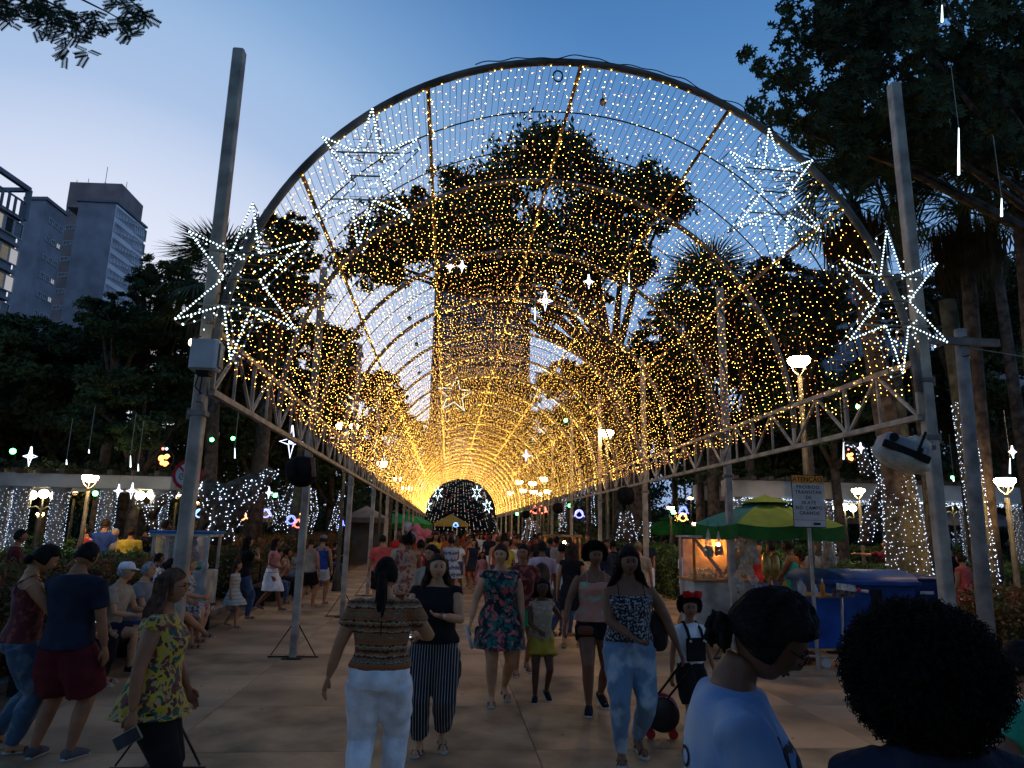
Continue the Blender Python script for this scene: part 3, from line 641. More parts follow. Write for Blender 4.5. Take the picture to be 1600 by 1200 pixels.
hedge(-8.0, -5.0, 18.2, 46, 1.35, 'long left hedge running beside the avenue behind the walkers', hm_a, 24000, .085, 3)
hedge(-22, -9, 21.5, 23.2, 1.25, 'far left hedge in front of the pergola', hm_b, 9000, .09, 4)
hedge(6.3, 9.8, 19.5, 24, 1.30, 'clipped hedge left of the snack cart', hm_b, 12000, .08, 5)
hedge(9.0, 15.5, 14.2, 16.2, 1.15, 'green hedge behind the couple taking a selfie', hm_b, 13000, .08, 6)
hedge(7.9, 12.5, 6.2, 10.6, 1.0, 'near right hedge with orange and green leaves below the wrapped palm trunk', hm_a, 24000, .07, 7)
hedge(5.6, 8.5, 26, 50, 1.4, 'long right hedge beside the far part of the avenue', hm_b, 14000, .09, 8)
hedge(9.5, 20, 24, 26, 1.4, 'far right hedge before the lit columns', hm_b, 9000, .09, 9)
# ------------------------------------------------------------------ buildings
def facade(root, A, B, z1, rows, cols, z0, dz, wm_, wn_me, ww, wh, u0=.1, u1=.9, name='window', lit=()):
    A = Vector((A[0], A[1], 0)); B = Vector((B[0], B[1], 0)); d = B-A; L = d.length; d.normalize(); ang = math.atan2(d.y, d.x); n = Vector((d.y, -d.x, 0))
    if n.dot(A) > 0: n = -n
    for r_ in range(rows):
        for c in range(cols):
            u = u0+(u1-u0)*((c+.5)/cols); p = A+d*L*u+n*.03; z = z0+r_*dz
            o = bpy.data.objects.new(name, wn_me[1] if (r_, c) in lit else wn_me[0]); COL.objects.link(o); o.parent = root
            o.location = p+Vector((0, 0, z))-root.location; o.rotation_euler = (0, 0, ang if n.dot(Vector((math.sin(ang), -math.cos(ang), 0))) > 0 else ang+pi)
GLS = mat('dark_window', (.03, .035, .045), .25, 0, .3, 3, spec=.6); GLIT = glow('lit_window', (1.0, .82, .55), .3, False)
FRM = mat('window_frame', (.35, .36, .38), .6, 0, 0)
def winmesh(w, h):
    o = []
    for g_ in (GLS, GLIT):
        b = MB().box((0, .06, 0), (w, .1, h), mi=0).box((0, 0, h/2+.06), (w+.24, .14, .12), mi=1).box((0, 0, -h/2-.06), (w+.24, .2, .12), mi=1).box((-w/2-.06, 0, 0), (.12, .14, h), mi=1).box((w/2+.06, 0, 0), (.12, .14, h), mi=1).box((0, -.02, 0), (.07, .06, h), mi=1)
        me = b.mesh('window'); me.materials.append(g_); me.materials.append(FRM); o.append(me)
    return o
def prism(name, pts, z0, z1, m, root, inset=0):
    P = [(p[0]-root.location.x, p[1]-root.location.y) for p in pts]
    return MB().loft([[(x, y, z0) for x, y in P], [(x, y, z1) for x, y in P]]).build(name, m, root)
WB = mat('plaster_blue_grey', (.20, .21, .24), .8, 0, .12, .3, .1, 2); WP = mat('plaster_pinkish', (.20, .165, .16), .8, 0, .12, .3); WD = mat('plaster_dark', (.13, .15, .18), .8, 0, .12, .3)
# windowed block
c0 = at(182, 318, 120); z1 = c0.z; c1 = gnd(124, 315, z1); c2 = gnd(226, 356, z1); c3 = c2+(c1-c0)
b3 = empty('apartment_block', (c0.x, c0.y, 0), 0, 'tallest apartment block, with three window columns on its right face and a roof house', 'building')
prism('wall', [c0, c1, c3, c2], 0, z1, WB, b3); prism('roof_slab', [c0+Vector((.4, -.4, 0)), c1+Vector((-.4, -.4, 0)), c3, c2+Vector((.4, .4, 0))], z1, z1+.4, WD, b3)
e0 = gnd(182, 306, z1+.5); prism('roof_house', [(c0.x-1, c0.y+3), (c0.x-10.3, c0.y+3.5), (c0.x-10.3, c0.y+12), (c0.x-1, c0.y+12)], z1+.4, z1+5.3, WP, b3)
nq = Vector((-(c2-c0).y, (c2-c0).x, 0)).normalized(); nq = nq if nq.dot(c0) < 0 else -nq; prism('pale_lit_facade', [c0+nq*.02, c0+nq*.2, c2+nq*.2, c2+nq*.02], 0, z1-.2, mat('facade_sky_glow', (.62, .64, .70), .8, 0, .06, .3), b3)  # paler slab over the window face; its colour carries the sky glow
wm3 = winmesh(1.9, 1.6); facade(b3, c0+nq*.18, c2+nq*.18, z1, 14, 3, z1-38.6, 2.85, None, wm3, 1.9, 1.6, .0, .62); facade(b3, c0+nq*.18, c2+nq*.18, z1, 14, 1, z1-38.6, 2.85, None, winmesh(4.2, 2.0), 1, 1, .68, .98)
b = MB()
for i, (dx, h) in enumerate([(-5, 4.2), (-8, 1.6), (-1.2, 1.4), (-10, 1.2)]): b.beam((dx, 5, z1+5.3), (dx, 5, z1+5.3+h), .07)
b.beam((-5.3, 5, z1+6.4), (-4.4, 5, z1+6.0), .06); b.build('antenna', DARKMET, b3)
# recessed wing with small windows
d0 = at(104, 322, 128); z2 = d0.z; d1 = gnd(128, 320, z2)
b4 = empty('apartment_wing', (d0.x, d0.y, 0), 0, 'pinkish wing with narrow slot windows between two apartment blocks', 'building')
prism('wall', [d0, d1, d1+Vector((0, 14, 0)), d0+Vector((0, 14, 0))], 0, z2+3, WP, b4); facade(b4, d0, d1, z2, 13, 1, z2-38.5, 3.1, None, winmesh(1.5, .7), 1, 1, .3, .6); facade(b4, d0, d1, z2, 13, 1, z2-38.5, 3.1, None, winmesh(.5, .6), 1, 1, .8, .95)
# windowless side block
f0 = at(72, 313, 105); z3 = f0.z; f1 = gnd(38, 313, z3); f2 = gnd(104, 338, z3)
b2 = empty('apartment_block', (f0.x, f0.y, 0), 0, 'apartment block with a blank grey end wall and small scattered windows, second from the left', 'building')
prism('wall', [f0, f1, f1+(f2-f0), f2], 0, z3, WB, b2); prism('parapet', [f0+Vector((.3, -.3, 0)), f1+Vector((0, -.3, 0)), f1+(f2-f0), f2+Vector((.3, 0, 0))], z3, z3+.5, WD, b2)
facade(b2, f0, f2, z3, 13, 3, z3-38, 2.95, None, winmesh(.8, .7), 1, 1, .2, .95, lit=((9, 2), (8, 2), (5, 0), (5, 2), (4, 1), (3, 2), (11, 2)))
# balcony block
g0 = at(46, 297, 72); z4 = g0.z; g1 = gnd(-30, 245, z4)
b1 = empty('office_block', (g0.x, g0.y, 0), 0, 'modern block with long dark balconies and an open roof frame at the left edge', 'building')
nv_ = Vector((-(g1-g0).y, (g1-g0).x, 0)).normalized(); nv_ = nv_ if nv_.y > 0 else -nv_
prism('wall', [g0+nv_*.5, g1+nv_*.5, g1+nv_*14, g0+nv_*14], 0, z4-3.2, WD, b1)
dirg = (g1-g0).normalized(); an = math.atan2(dirg.y, dirg.x); Lg = (g1-g0).length
bs_ = MB().box((Lg/2, 0, 0), (Lg, 1.6, .35)).mesh('balcony'); bs_.materials.append(WB)
rl_ = MB().box((Lg/2, -.8 if True else 0, .6), (Lg, .06, .9)).mesh('balustrade'); rl_.materials.append(mat('balcony_glass', (.09, .11, .13), .35, 0, .3, .5))
for k in range(11):
    z = z4-3.4-k*2.9
    for me in (bs_, rl_):
        o = bpy.data.objects.new(me.name, me); COL.objects.link(o); o.parent = b1; o.location = (nv_*.8)+Vector((0, 0, z)); o.rotation_euler = (0, 0, an); o.scale = (1, 1 if -math.sin(0) >= 0 else 1, 1)
facade(b1, g0+nv_*.4, g1+nv_*.4, z4, 10, 5, z4-4.6-9*2.9, 2.9, None, winmesh(2.6, 1.5), 1, 1, .04, .96, lit=((8, 0), (7, 0), (5, 0), (4, 0), (3, 0), (9, 3), (9, 2), (3, 2)))
b = MB(); P = [g0, g1]
b.beam(Vector((0, 0, z4)), (g1-g0)+Vector((0, 0, z4)), .5, .45); b.beam((0, 0, z4-3.4), (0, 0, z4), .45); b.beam(nv_*5+Vector((0, 0, z4)), Vector((0, 0, z4)), .4); b.beam(Vector((0, 0, z4-1.6)), (g1-g0)+Vector((0, 0, z4-1.6)), .15)
for t in np.linspace(.1, .9, 7): b.beam((g1-g0)*t+Vector((0, 0, z4-3.4)), (g1-g0)*t+Vector((0, 0, z4-1.6)), .2)
b.build('roof_frame', WD, b1)
# the tower behind the tunnel
t0 = at(670, 690, 150); t1 = at(826, 600, 150); zt = at(690, 372, 150).z
bT = empty('tower_block', (t0.x, t0.y, 0), 0, 'dark grey high-rise tower standing straight behind the light tunnel', 'building')
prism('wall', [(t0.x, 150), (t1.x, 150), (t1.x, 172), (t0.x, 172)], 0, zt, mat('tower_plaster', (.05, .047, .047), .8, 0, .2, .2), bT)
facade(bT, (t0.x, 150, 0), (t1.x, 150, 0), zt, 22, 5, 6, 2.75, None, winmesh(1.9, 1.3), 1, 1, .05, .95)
b = MB().box((3, 8, zt+1.5), (8, 8, 3)); b.build('roof_house', WD, bT)
for k in range(6): MB().box(((t1.x-t0.x)*(k+.0)/5, -.15, zt/2), (.35, .3, zt-.1)).build('pilaster', WD, bT)
q = at(1600, 412, 75); bR = empty('apartment_block', (q.x, 75, 0), 0, 'pale building just showing behind palms at the right edge', 'building')
prism('wall', [(q.x-2.2, 75), (q.x+16, 75), (q.x+16, 88), (q.x-2.2, 88)], 0, q.z, WB, bR); facade(bR, (q.x-2.2, 75, 0), (q.x+16, 75, 0), q.z, 9, 6, q.z-27, 3, None, wm3, 1, 1)
q = at(1325, 424, 110); bR = empty('apartment_block', (q.x, 110, 0), 0, 'low grey roofline between the high right star and the right pole', 'building')
prism('wall', [(q.x-7, 110), (q.x+14, 110), (q.x+14, 120), (q.x-7, 120)], 0, q.z, WD, bR); facade(bR, (q.x-7, 110, 0), (q.x+14, 110, 0), q.z, 9, 6, q.z-29, 3, None, wm3, 1, 1)
# ------------------------------------------------------------------ street lamps
def bowl(root, z, r=.2):
    LG = LAMPG if root.location.y < 21 else LAMPF
    MB().ell((0, 0, z), (r, r, r*.62), 18, 10, 0, None, 0, .62).build('lamp_glass', LG, root, True)
    b = MB().tube([(0, 0, z+.012), (0, 0, z+.05), (0, 0, z+.075)], [r*1.0, r*.8, .02], 18)
    b.build('lamp_cap', STEEL, root, True)
    b = MB()
    for a in range(4):
        c, s = math.cos(a*pi/2+.5), math.sin(a*pi/2+.5); b.tube([(c*r*.98, s*r*.98, z), (c*r*.62, s*r*.62, z-r*.95), (0, 0, z-r*1.55)], .009, 5)
    b.build('bracket', STEEL, root)
def post(root, z, r=.05): MB().tube([(0, 0, 0), (0, 0, .12), (0, 0, .5), (0, 0, .55), (0, 0, z)], [r*3, r*2.6, r*1.9, r*1.15, r*.8], 10).build('post', mat('lamp_post_paint', (.06, .058, .05), .6, .3, .2, 5), root, True)
def lamp(px, py, Y, label, r=.2, group='bowl street lamps', double=False):
    p = at(px, py, Y); root = empty('street_lamp', (p.x, Y, 0), 0, label, 'street lamp', group)
    if double:
        for s in (-1, 1): 
            e = Vector((s*.22, 0, 0)); MB().ell((s*.2, 0, p.z), (r*.7, r*.7, r*.5), 14, 8).build('lamp_glass', LAMPF, root, True)
        MB().tube([(-.2, 0, p.z-.1), (0, 0, p.z-.25), (.2, 0, p.z-.1)], .02, 6).build('arm', STEEL, root)
        post(root, p.z-.2)
    else:
        bowl(root, p.z, r); post(root, p.z-.3)
    return root
lamp(1248, 563, 11.6, 'glowing bowl lamp on a tall pole rising behind the warning sign', .19)
lamp(948, 676, 19.5, 'single bright bowl lamp shining through the right side of the net', .2)
lamp(543, 666, 21, 'double lamp shining above the left truss through the net', .2, double=True)
lamp(598, 724, 29, 'lamp above the left truss, second along the avenue', .24)
lamp(622, 748, 38, 'lamp above the left truss, third along the avenue', .24)
lamp(636, 763, 47, 'far double lamp beside the left foot of the tunnel', .24, double=True)
lamp(141, 746, 16.5, 'bright bowl lamp on a post in front of the left pergola roof', .165)
lamp(1341, 766, 17.5, 'bowl lamp on a dark post behind the selfie couple', .16)
lamp(1570, 751, 11.5, 'large bowl lamp glowing near the right edge before the pergola', .165)
lamp(1512, 773, 22, 'small lamp glimpsed beside the leaning utility pole', .1)
for i, (px, py, Y) in enumerate([(850, 748, 40), (832, 755, 44), (811, 753, 46), (817, 766, 50), (833, 768, 47), (845, 772, 43), (857, 768, 40), (797, 770, 56)]):
    lamp(px, py, Y, ['highest lamp', 'second lamp', 'left lamp', 'low left lamp', 'low middle lamp', 'low dim lamp', 'rightmost lamp', 'farthest lamp'][i]+' of the cluster behind the right end of the tunnel', .26)
for i, (px, py, Y) in enumerate([(1048, 793, 24), (1079, 778, 34), (118, 766, 26), (63, 803, 26), (277, 772, 26), (302, 762, 24), (310, 783, 30), (208, 808, 30), (423, 786, 30), (993, 814, 34), (995, 814, 40), (117, 775, 34), (1085, 818, 34), (348, 773, 30)]):
    lamp(px, py, Y, ['tall lamp beside the green and blue ornament', 'dim lamp among trees left of the umbrella', 'small lamp under the left pergola by the bowl lamp', 'low lamp near the far left lit columns', 'small lamp just left of the bicycle sign pole', 'white lamp under the round bicycle sign', 'small lamp above the wrapped branches', 'low lamp behind the left row of people', 'small lamp left of the hanging speaker', 'lamp by the orange lit trunk', 'lamp behind the orange lit trunk', 'tiny lamp below the left pergola beam', 'lamp left of the snack cart roof', 'orange dot of a lamp above the wrapped branches'][i], .12)
def globe_lamp(px, py, Y, label):
    p = at(px, py, Y); root = empty('globe_lamp', (p.x, Y, 0), 0, label, 'street lamp', 'three-globe lamps')
    for s in (-1, 0, 1):
        MB().ell((s*.30, 0, p.z+(.04 if s == 0 else 0)), .125, 14, 10).build('globe', LAMPW, root, True)
    b = MB()
    for s in (-1, 1): b.tube([(0, 0, p.z-.4), (s*.15, 0, p.z-.3), (s*.32, 0, p.z-.34), (s*.30, 0, p.z-.11)], .018, 6)
    b.tube([(0, 0, p.z-.4), (0, 0, p.z-.1)], .018, 6); b.build('arm', mat('cream_iron', (.35, .33, .2), .6), root, True); post(root, p.z-.35)
globe_lamp(237, 775, 20, 'three-globe lamp under the left pergola near the bicycle sign')
globe_lamp(68, 774, 20.5, 'three-globe lamp under the left pergola near the lit columns')
globe_lamp(1320, 794, 24, 'three-globe lamp between the warning sign and the bowl lamp')
globe_lamp(1488, 712+75, 25, 'three-globe lamp behind the right row of columns')
globe_lamp(1480//1, 760+3, 40, 'distant three-globe lamp above the umbrella') if False else None
# ------------------------------------------------------------------ wrapped trunks and columns
def wrap(x, y, z0, z1, r0, r1, n, parent_label, lean=(0, 0), m=COLDT, bead=.011, cat='string lights', group=None, turns=None, seed=0):
    r = np.random.RandomState(seed+n); t = np.linspace(0, 1, n); turns = turns or (z1-z0)/.11; a = t*turns*2*pi+r.uniform(-.25, .25, n)
    rad = r0+(r1-r0)*t; P = np.stack([lean[0]*t+np.cos(a)*rad, lean[1]*t+np.sin(a)*rad, z0+(z1-z0)*t+r.uniform(-.035, .035, n)], -1)
    root = empty('light_wrap', (x, y, 0), 0, parent_label, cat, group)
    b = MB().octa(P, r.uniform(.75, 1.2, n)*bead, 0); b.build('bulbs', m, root, kind='stuff')
    tt = np.linspace(0, 1, int(turns*8)); a = tt*turns*2*pi; rad = r0+(r1-r0)*tt
    MB().tube(np.stack([lean[0]*tt+np.cos(a)*rad*.99, lean[1]*tt+np.sin(a)*rad*.99, z0+(z1-z0)*tt], -1), .004, 3, cap=False).build('cable', WIRE, root)
    return root
p0 = at(1425, 868, 13.2); pt_ = at(1330, 320, 13)
wrap(at(1432, 868, 13.0).x, 13.2, .15, 3.0, .46, .30, 620, 'white bulbs spiralling round the thick palm trunk in front of the couple', (-.10, 0), bead=.0098, seed=1)
MB  # the flared trunk under that wrap
trk = empty('palm_trunk', (at(1432, 868, 13.0).x, 13.2, 0), 0, 'thick flared palm trunk carrying the widest spiral of white bulbs', 'tree trunk')
MB().tube([(0, 0, -.05), (-.02, 0, .6), (-.07, 0, 1.8), (-.10, 0, 3.0), (-.12, 0, 5.2)], [.47, .42, .35, .29, .26], 14).build('trunk', mat('palm_bark', (.09, .078, .045), .9, 0, .25, 5, .6, 12), trk, True)
q = at(1545, 900, 12.3); trk2 = empty('palm_trunk', (q.x, 12.3, 0), 0, 'slim palm trunk wrapped in bulbs right of the utility pole', 'tree trunk')
MB().tube([(0, 0, -.05), (-.05, 0, 1.5), (-.12, 0, 3.2), (-.2, 0, 6.4)], [.19, .17, .155, .15], 12).build('trunk', mat('palm_bark', (.12, .10, .07)), trk2, True)
wrap(q.x, 12.3, .75, 4.35, .185, .16, 620, 'white bulbs wound round the slim palm trunk right of the utility pole', (-.16, 0), bead=.0095, seed=2)
def limbs(paths, Y, label, n_each, r=.13, bead=.016, m=COLDT, seed=0, cat='tree'):
    c = at(*paths[0][0], Y); root = empty('lit_tree', (c.x, Y, 0), 0, label, cat, 'trees wrapped in white bulbs'); rs = np.random.RandomState(seed); b = MB(); t_ = MB()
    for P in paths:
        Q = np.array([at(px, py, Y)-Vector((c.x, Y, 0)) for px, py in P]); Q[:, 1] += rs.uniform(-.3, .3, len(Q))*np.arange(len(Q))
        d = np.r_[0, np.cumsum(np.linalg.norm(np.diff(Q, axis=0), axis=1))]; n = int(n_each*d[-1]/3); s = np.linspace(0, d[-1], n); C = np.stack([np.interp(s, d, Q[:, k]) for k in range(3)], -1)
        rad = r*(1-.45*s/d[-1]); a = np.arange(n)*.9+rs.uniform(-.3, .3, n)
        b.octa(C+np.stack([np.cos(a)*rad, np.sin(a)*rad*.9, rs.uniform(-.05, .05, n)], -1), rs.uniform(.7, 1.2, n)*bead); MB().tube(Q, np.interp(d, [0, d[-1]], [r*.95, r*.5]), 8).build('trunk', BARK, root, True)
    b.build('light_bulbs', m, root, kind='stuff')
limbs([[(1352, 850), (1365, 800), (1355, 760), (1352, 700)], [(1365, 815), (1385, 775), (1402, 745)], [(1355, 740), (1340, 700), (1335, 690)], [(1375, 830), (1392, 790), (1400, 755)]], 15.5, 'forked tree wrapped in bulbs left of the thick palm trunk', 190, .15, .0135, seed=1)
limbs([[(345, 845), (352, 800), (345, 760)], [(350, 820), (375, 790), (400, 760), (425, 735)], [(345, 800), (330, 770), (325, 755)], [(352, 790), (370, 765), (395, 745)]], 17, 'wide forked tree wrapped in bulbs behind the white vending cart', 330, .30, .0155, seed=2)
limbs([[(238, 830), (235, 800), (222, 785)], [(236, 805), (255, 785), (275, 770)]], 19, 'small forked tree wrapped in bluish bulbs left of the bicycle sign', 260, .17, .0135, seed=3)
limbs([[(440, 830), (445, 790), (455, 750)], [(440, 820), (425, 790), (405, 775)], [(442, 810), (430, 770)]], 26, 'lit tree far left of the hanging black speaker', 230, .2, .0165, seed=4)
limbs([[(480, 832), (490, 800), (492, 765)], [(520, 830), (528, 795), (533, 770)]], 28, 'pair of lit stems behind the hanging black speaker', 200, .17, .0165, seed=5)
limbs([[(985, 845), (980, 815), (985, 800)], [(973, 845), (975, 800)], [(1005, 840), (1012, 815)]], 24, 'bulb covered shrub-like tree between the right tunnel poles', 230, .25, .013, seed=6)
limbs([[(1004, 835), (1004, 795)]], 30, 'orange lit trunk under the two lamps right of the tunnel', 300, .2, .016, glow('amber_bulb', (1, .5, .12), 9, False), 7)
limbs([[(1055, 835), (1057, 800)]], 30, 'golden lit trunk beside the blue ornament', 300, .16, .016, glow('amber_bulb', (1, .5, .12), 9, False), 8)
limbs([[(293, 825), (294, 790)]], 24, 'amber lit stem just right of the left front pole', 300, .1, .013, glow('amber_bulb', (1, .5, .12), 9, False), 9)
limbs([[(10, 735), (30, 720)], [(400, 745), (412, 740), (424, 736)], [(395, 770), (410, 750), (425, 742)]], 19, 'bulb wrapped branches reaching toward the left truss', 200, .12, .013, seed=12) if False else None
limbs([[(820, 845), (826, 820), (822, 800)], [(842, 835), (836, 815)], [(880, 830), (878, 800), (885, 775)], [(925, 820), (922, 780), (928, 770)]], 44, 'distant lit trees right of the far end of the tunnel', 150, .25, .022, seed=10)
# pergolas
def pergola(xa, xb, Y, zb, zt, cols, label, plants=True, seed=0, strip=False):
    root = empty('pergola', ((xa+xb)/2, Y, 0), 0, label, 'pergola'); w = xb-xa
    MB().box((0, 0, (zb+zt)/2), (w, .35, zt-zb), bev=.02).build('front_beam', mat('pergola_plaster', (.42, .40, .36), .85, 0, .2, .8, .2, 6), root)
    MB().box((0, 2.6, (zb+zt)/2), (w, .35, zt-zb)).build('rear_beam', mat('pergola_plaster', ()), root)
    n = int(w/.55); me = MB().box((0, 0, 0), (.12, 3.4, .12)).mesh('rafter'); me.materials.append(mat('rafter_wood', (.10, .08, .06), .8, 0, .3, 5))
    for k in range(n):
        o = bpy.data.objects.new('rafter', me); COL.objects.link(o); o.parent = root; o.location = (-w/2+.3+k*w/n, 1.3, zt+.065)
    V, Fc = leafcloud([(-w/2+k*.8, 1.3, zt+.25, .7, 1.4, .22) for k in range(int(w/.8)+1)], 330, .13, seed+3); o = MB().add(V, Fc).build('creeper', LEAFD, root); o['kind'] = 'stuff'
    cm = MB().tube([(0, 0, 0), (0, 0, .2), (0, 0, .25), (0, 0, zb-.15), (0, 0, zb)], [.27, .27, .20, .18, .26], 12).mesh('column', True); cm.materials.append(CONC)
    for i, x in enumerate(cols):
        o = bpy.data.objects.new('column', cm); COL.objects.link(o); o.parent = root; o.location = (x-root.location.x, 0, 0)
        wrap(x, Y, .9, zb-.05, .225, .215, 300, ['bulb netting round the %s column of the %s' % (['first', 'second', 'third', 'fourth', 'fifth', 'sixth'][i], label.split(' with')[0])][0][:200], bead=.0085, seed=i+seed*7, turns=17+i)
    if strip:
        rs = np.random.RandomState(4); k = int(w*75); P = np.stack([rs.uniform(-w/2, w/2, k), np.full(k, -.2), zb-.02-np.abs(rs.normal(size=k))*.07], -1); MB().octa(P, .012).build('icicle_lights', COLDT, root, kind='stuff')
    return root
Yp = 20
pergola(at(-60, 745, Yp).x, at(272, 745, Yp).x, Yp, at(140, 763, Yp).z, at(140, 742, Yp).z, [at(x, 790, Yp).x for x in (3, 32, 92, 168, 250)], 'left pergola with creeper roof', seed=1)
Yq = 21.5
pergola(at(1130, 770, Yq).x, at(1680, 770, Yq).x, Yq, at(1400, 783, Yq).z, at(1400, 757, Yq).z, [at(x, 790, Yq).x for x in (1150, 1290, 1402, 1447, 1510, 1592)], 'right pergola with white light strip', seed=2, strip=True)
# ------------------------------------------------------------------ hanging ornaments
def star4(px, py, Y, s, label, m=COLDB, pend=0):
    p = at(px, py, Y); root = empty('star_ornament', p, 0, label, 'hanging star'); P = []
    for i in range(8): a = pi/2+i*pi/4; q = (1.0 if i % 4 == 0 else .8) if i % 2 == 0 else .25; P.append((math.cos(a)*q*s/2, 0, math.sin(a)*q*s/2*1.15))
    P.append(P[0]); MB().tube(P, .012, 5).build('outline', m, root)
    MB().tube([(0, 0, s*.57), (0, 0, s*.57+1.0)], .004, 3).build('cord', WIRE, root)
    MB().ell((0, 0, 0), .05, 8, 6).build('centre_bulb', m, root)
BLUG = glow('violet_white_tube', (.70, .74, 1.0), 2.6)
star4(47, 713, 14, .32, 'white four-pointed star hanging above the left pergola', BLUG); star4(455, 690, 13, .52, 'white four-pointed star hanging behind the left truss', BLUG)
star4(185, 767, 19, .3, 'small star left of the pair under the pergola', BLUG); star4(206, 767, 19, .36, 'small star right of the pair under the pergola', BLUG)
star4(703, 416, 12, .22, 'bright star left of a pair hung over the tower', BLUG); star4(722, 416, 12, .20, 'bright star right of a pair hung over the tower', BLUG)
star4(852, 470, 12, .34, 'bright tangled star above the gap right of the tower', BLUG); star4(920, 440, 12, .24, 'faint star ornament left of the sky gap', BLUG); star4(94, 772, 22, .3, 'small star by the three-globe lamp', BLUG)
star4(420, 770, 24, .34, 'small cross star far left of the speaker', BLUG); star4(822, 712, 20, .3, 'small star on the right wall of the net', BLUG); star4(1582, 706, 12, .2, 'little star above the far right lamp', BLUG); star4(1402, 803, 20, .3, 'little blue star behind the warning sign', BLUG)
star4(1345, 700, 14, .2, 'small spiked star beside the orange strawberry ornament', BLUG)
def ball_orn(px, py, Y, r, label, cols):
    p = at(px, py, Y); root = empty('ornament', p, 0, label, 'light ornament'); A_ = glow('orange_tube', (1, .28, .05), 5, False); rs = random.Random(int(px))
    a = np.linspace(0, 2*pi, 28); MB().tube(np.stack([np.cos(a)*r, 0*a, np.sin(a)*r*1.15], -1), .008, 4).build('rim', DARKMET, root)
    b = MB()
    for (cx_, cz_, q, sg) in [(-.35, .1, .35, 1), (.15, -.5, .3, -1), (.2, .3, .28, 1), (-.2, -.4, .25, 1)]:
        t = np.linspace(0, 3.6*pi, 40); b.tube(np.stack([cx_*r+np.cos(t*sg)*q*r*(1-t/13), 0*t, cz_*r+np.sin(t)*q*r*(1-t/13)], -1), .012, 4)
    b.build('scroll', A_, root)
    for k, (c, nm) in enumerate(cols): MB().ell(((-.3+.4*k)*r, 0, r*1.2), r*.16, 8, 6).build('bulb', glow(nm, c, 5, False), root)
    MB().tube([(0, 0, r*1.2), (0, 0, r*1.2+.8)], .004, 3).build('cord', WIRE, root)
ball_orn(257, 718, 13, .16, 'round ornament with orange scrolls and red and blue bulbs left of the front pole', [((1, .15, .1), 'red_bulb'), ((.25, .5, 1), 'blue_bulb')])
ball_orn(1329, 713, 13, .11, 'orange strawberry-shaped ornament left of the wrapped floodlight', [((1, .15, .1), 'red_bulb')])
def tube_orn(px, y0, y1, Y, label, m=None, cord=True, r=.014):
    a = at(px, y0, Y); c = at(px, y1, Y); root = empty('icicle_tube', c, 0, label, 'icicle light', 'hanging icicle tubes'); v = a-c
    MB().tube([(0, 0, 0), tuple(v*.5), tuple(v)], [r*1.3, r, r*.5], 8).build('lit_tube', m or glow('icicle_tube', (.75, .95, 1), 3.0, False), root, True)
    if cord: MB().tube([tuple(v), (v.x, v.y, v.z+.9)], .006, 4).build('dark_tube', mat('unlit_tube', (.3, .3, .25), .5), root)
for i, (px, y0, y1, Y, lab) in enumerate([(1498, 200, 273, 7.6, 'long bright icicle tube hanging in front of the palms'), (1565, 310, 338, 7.8, 'short lit icicle tip right of the palm trunk'), (1472, 8, 34, 7.6, 'dim icicle tube high in the upper right tree'), (1470, 690, 714, 12, 'thin icicle just left of the pale floodlight box') if False else (1318, 692, 718, 13, 'thin green-white icicle beside the strawberry ornament'), (204, 712, 730, 15, 'left icicle of the two above the left pergola'), (216, 725, 736, 15, 'right icicle of the two above the left pergola'), (139, 702, 708, 15, 'tiny icicle above the bright left lamp'), (104, 718, 726, 16, 'icicle above the left end of the pergola'), (367, 700, 716, 16, 'green-white icicle right of the bicycle sign'), (1490, 745, 752, 14, 'small icicle left of the far right lamp'), (1578, 716, 740, 12, 'icicle above the far right lamp'), (836, 480, 500, 12, 'short icicle in the gap beside the tower'), (983, 425, 455, 12, 'thin icicle in the right sky gap')]): tube_orn(px, y0, y1, Y, lab, r=.011)
# coloured floodlit greenery and far neon
for i, (px, py, Y, c, s, lab) in enumerate([(20, 705, 13.5, (.05, 1, .15), .05, 'green spotlight in the branches at the left edge'), (149, 771, 17.5, (.05, 1, .15), .06, 'green bulb below the left pergola'), (331, 687, 16.5, (.05, 1, .15), .045, 'green spotlight in the tree behind the left truss'), (364, 685, 16.5, (.05, 1, .15), .045, 'green spotlight right of the first in the tree behind the truss'), (1340, 635, 15, (.05, 1, .15), .045, 'green spotlight in the tree behind the right truss'), (884, 657, 20, (.05, 1, .1), .05, 'green light on the right wall of the net'), (430, 774, 24, (.05, 1, .3), .07, 'green bulb left of the hanging speaker'), (808, 803, 40, (.1, 1, .4), .08, 'green bulb right of the tunnel end'), (890, 790, 30, (.05, 1, .2), .07, 'green light on leaves right of the tunnel end'), (1374, 792, 18, (.05, 1, .3), .05, 'green light below the floodlight box'), (1052, 800, 28, (.05, 1, .3), .09, 'green bulb beside the tall lamp'), (1132, 790, 26, (.05, 1, .3), .06, 'green bulb above the umbrella'), (1488, 746, 17, (.3, 1, .8), .04, 'pale green light left of the far right lamp')]):
    p = at(px, py, Y); root = empty('spotlight', p, 0, lab, 'coloured light'); MB().ell((0, 0, 0), s, 10, 8).build('lens', glow('green_lens_%d' % (i % 3), c, 30), root, True); MB().tube([(0, .02, -s*.8), (0, .05, -s*2.4)], [s*.8, s*.5], 8).build('housing', BLACKP, root)
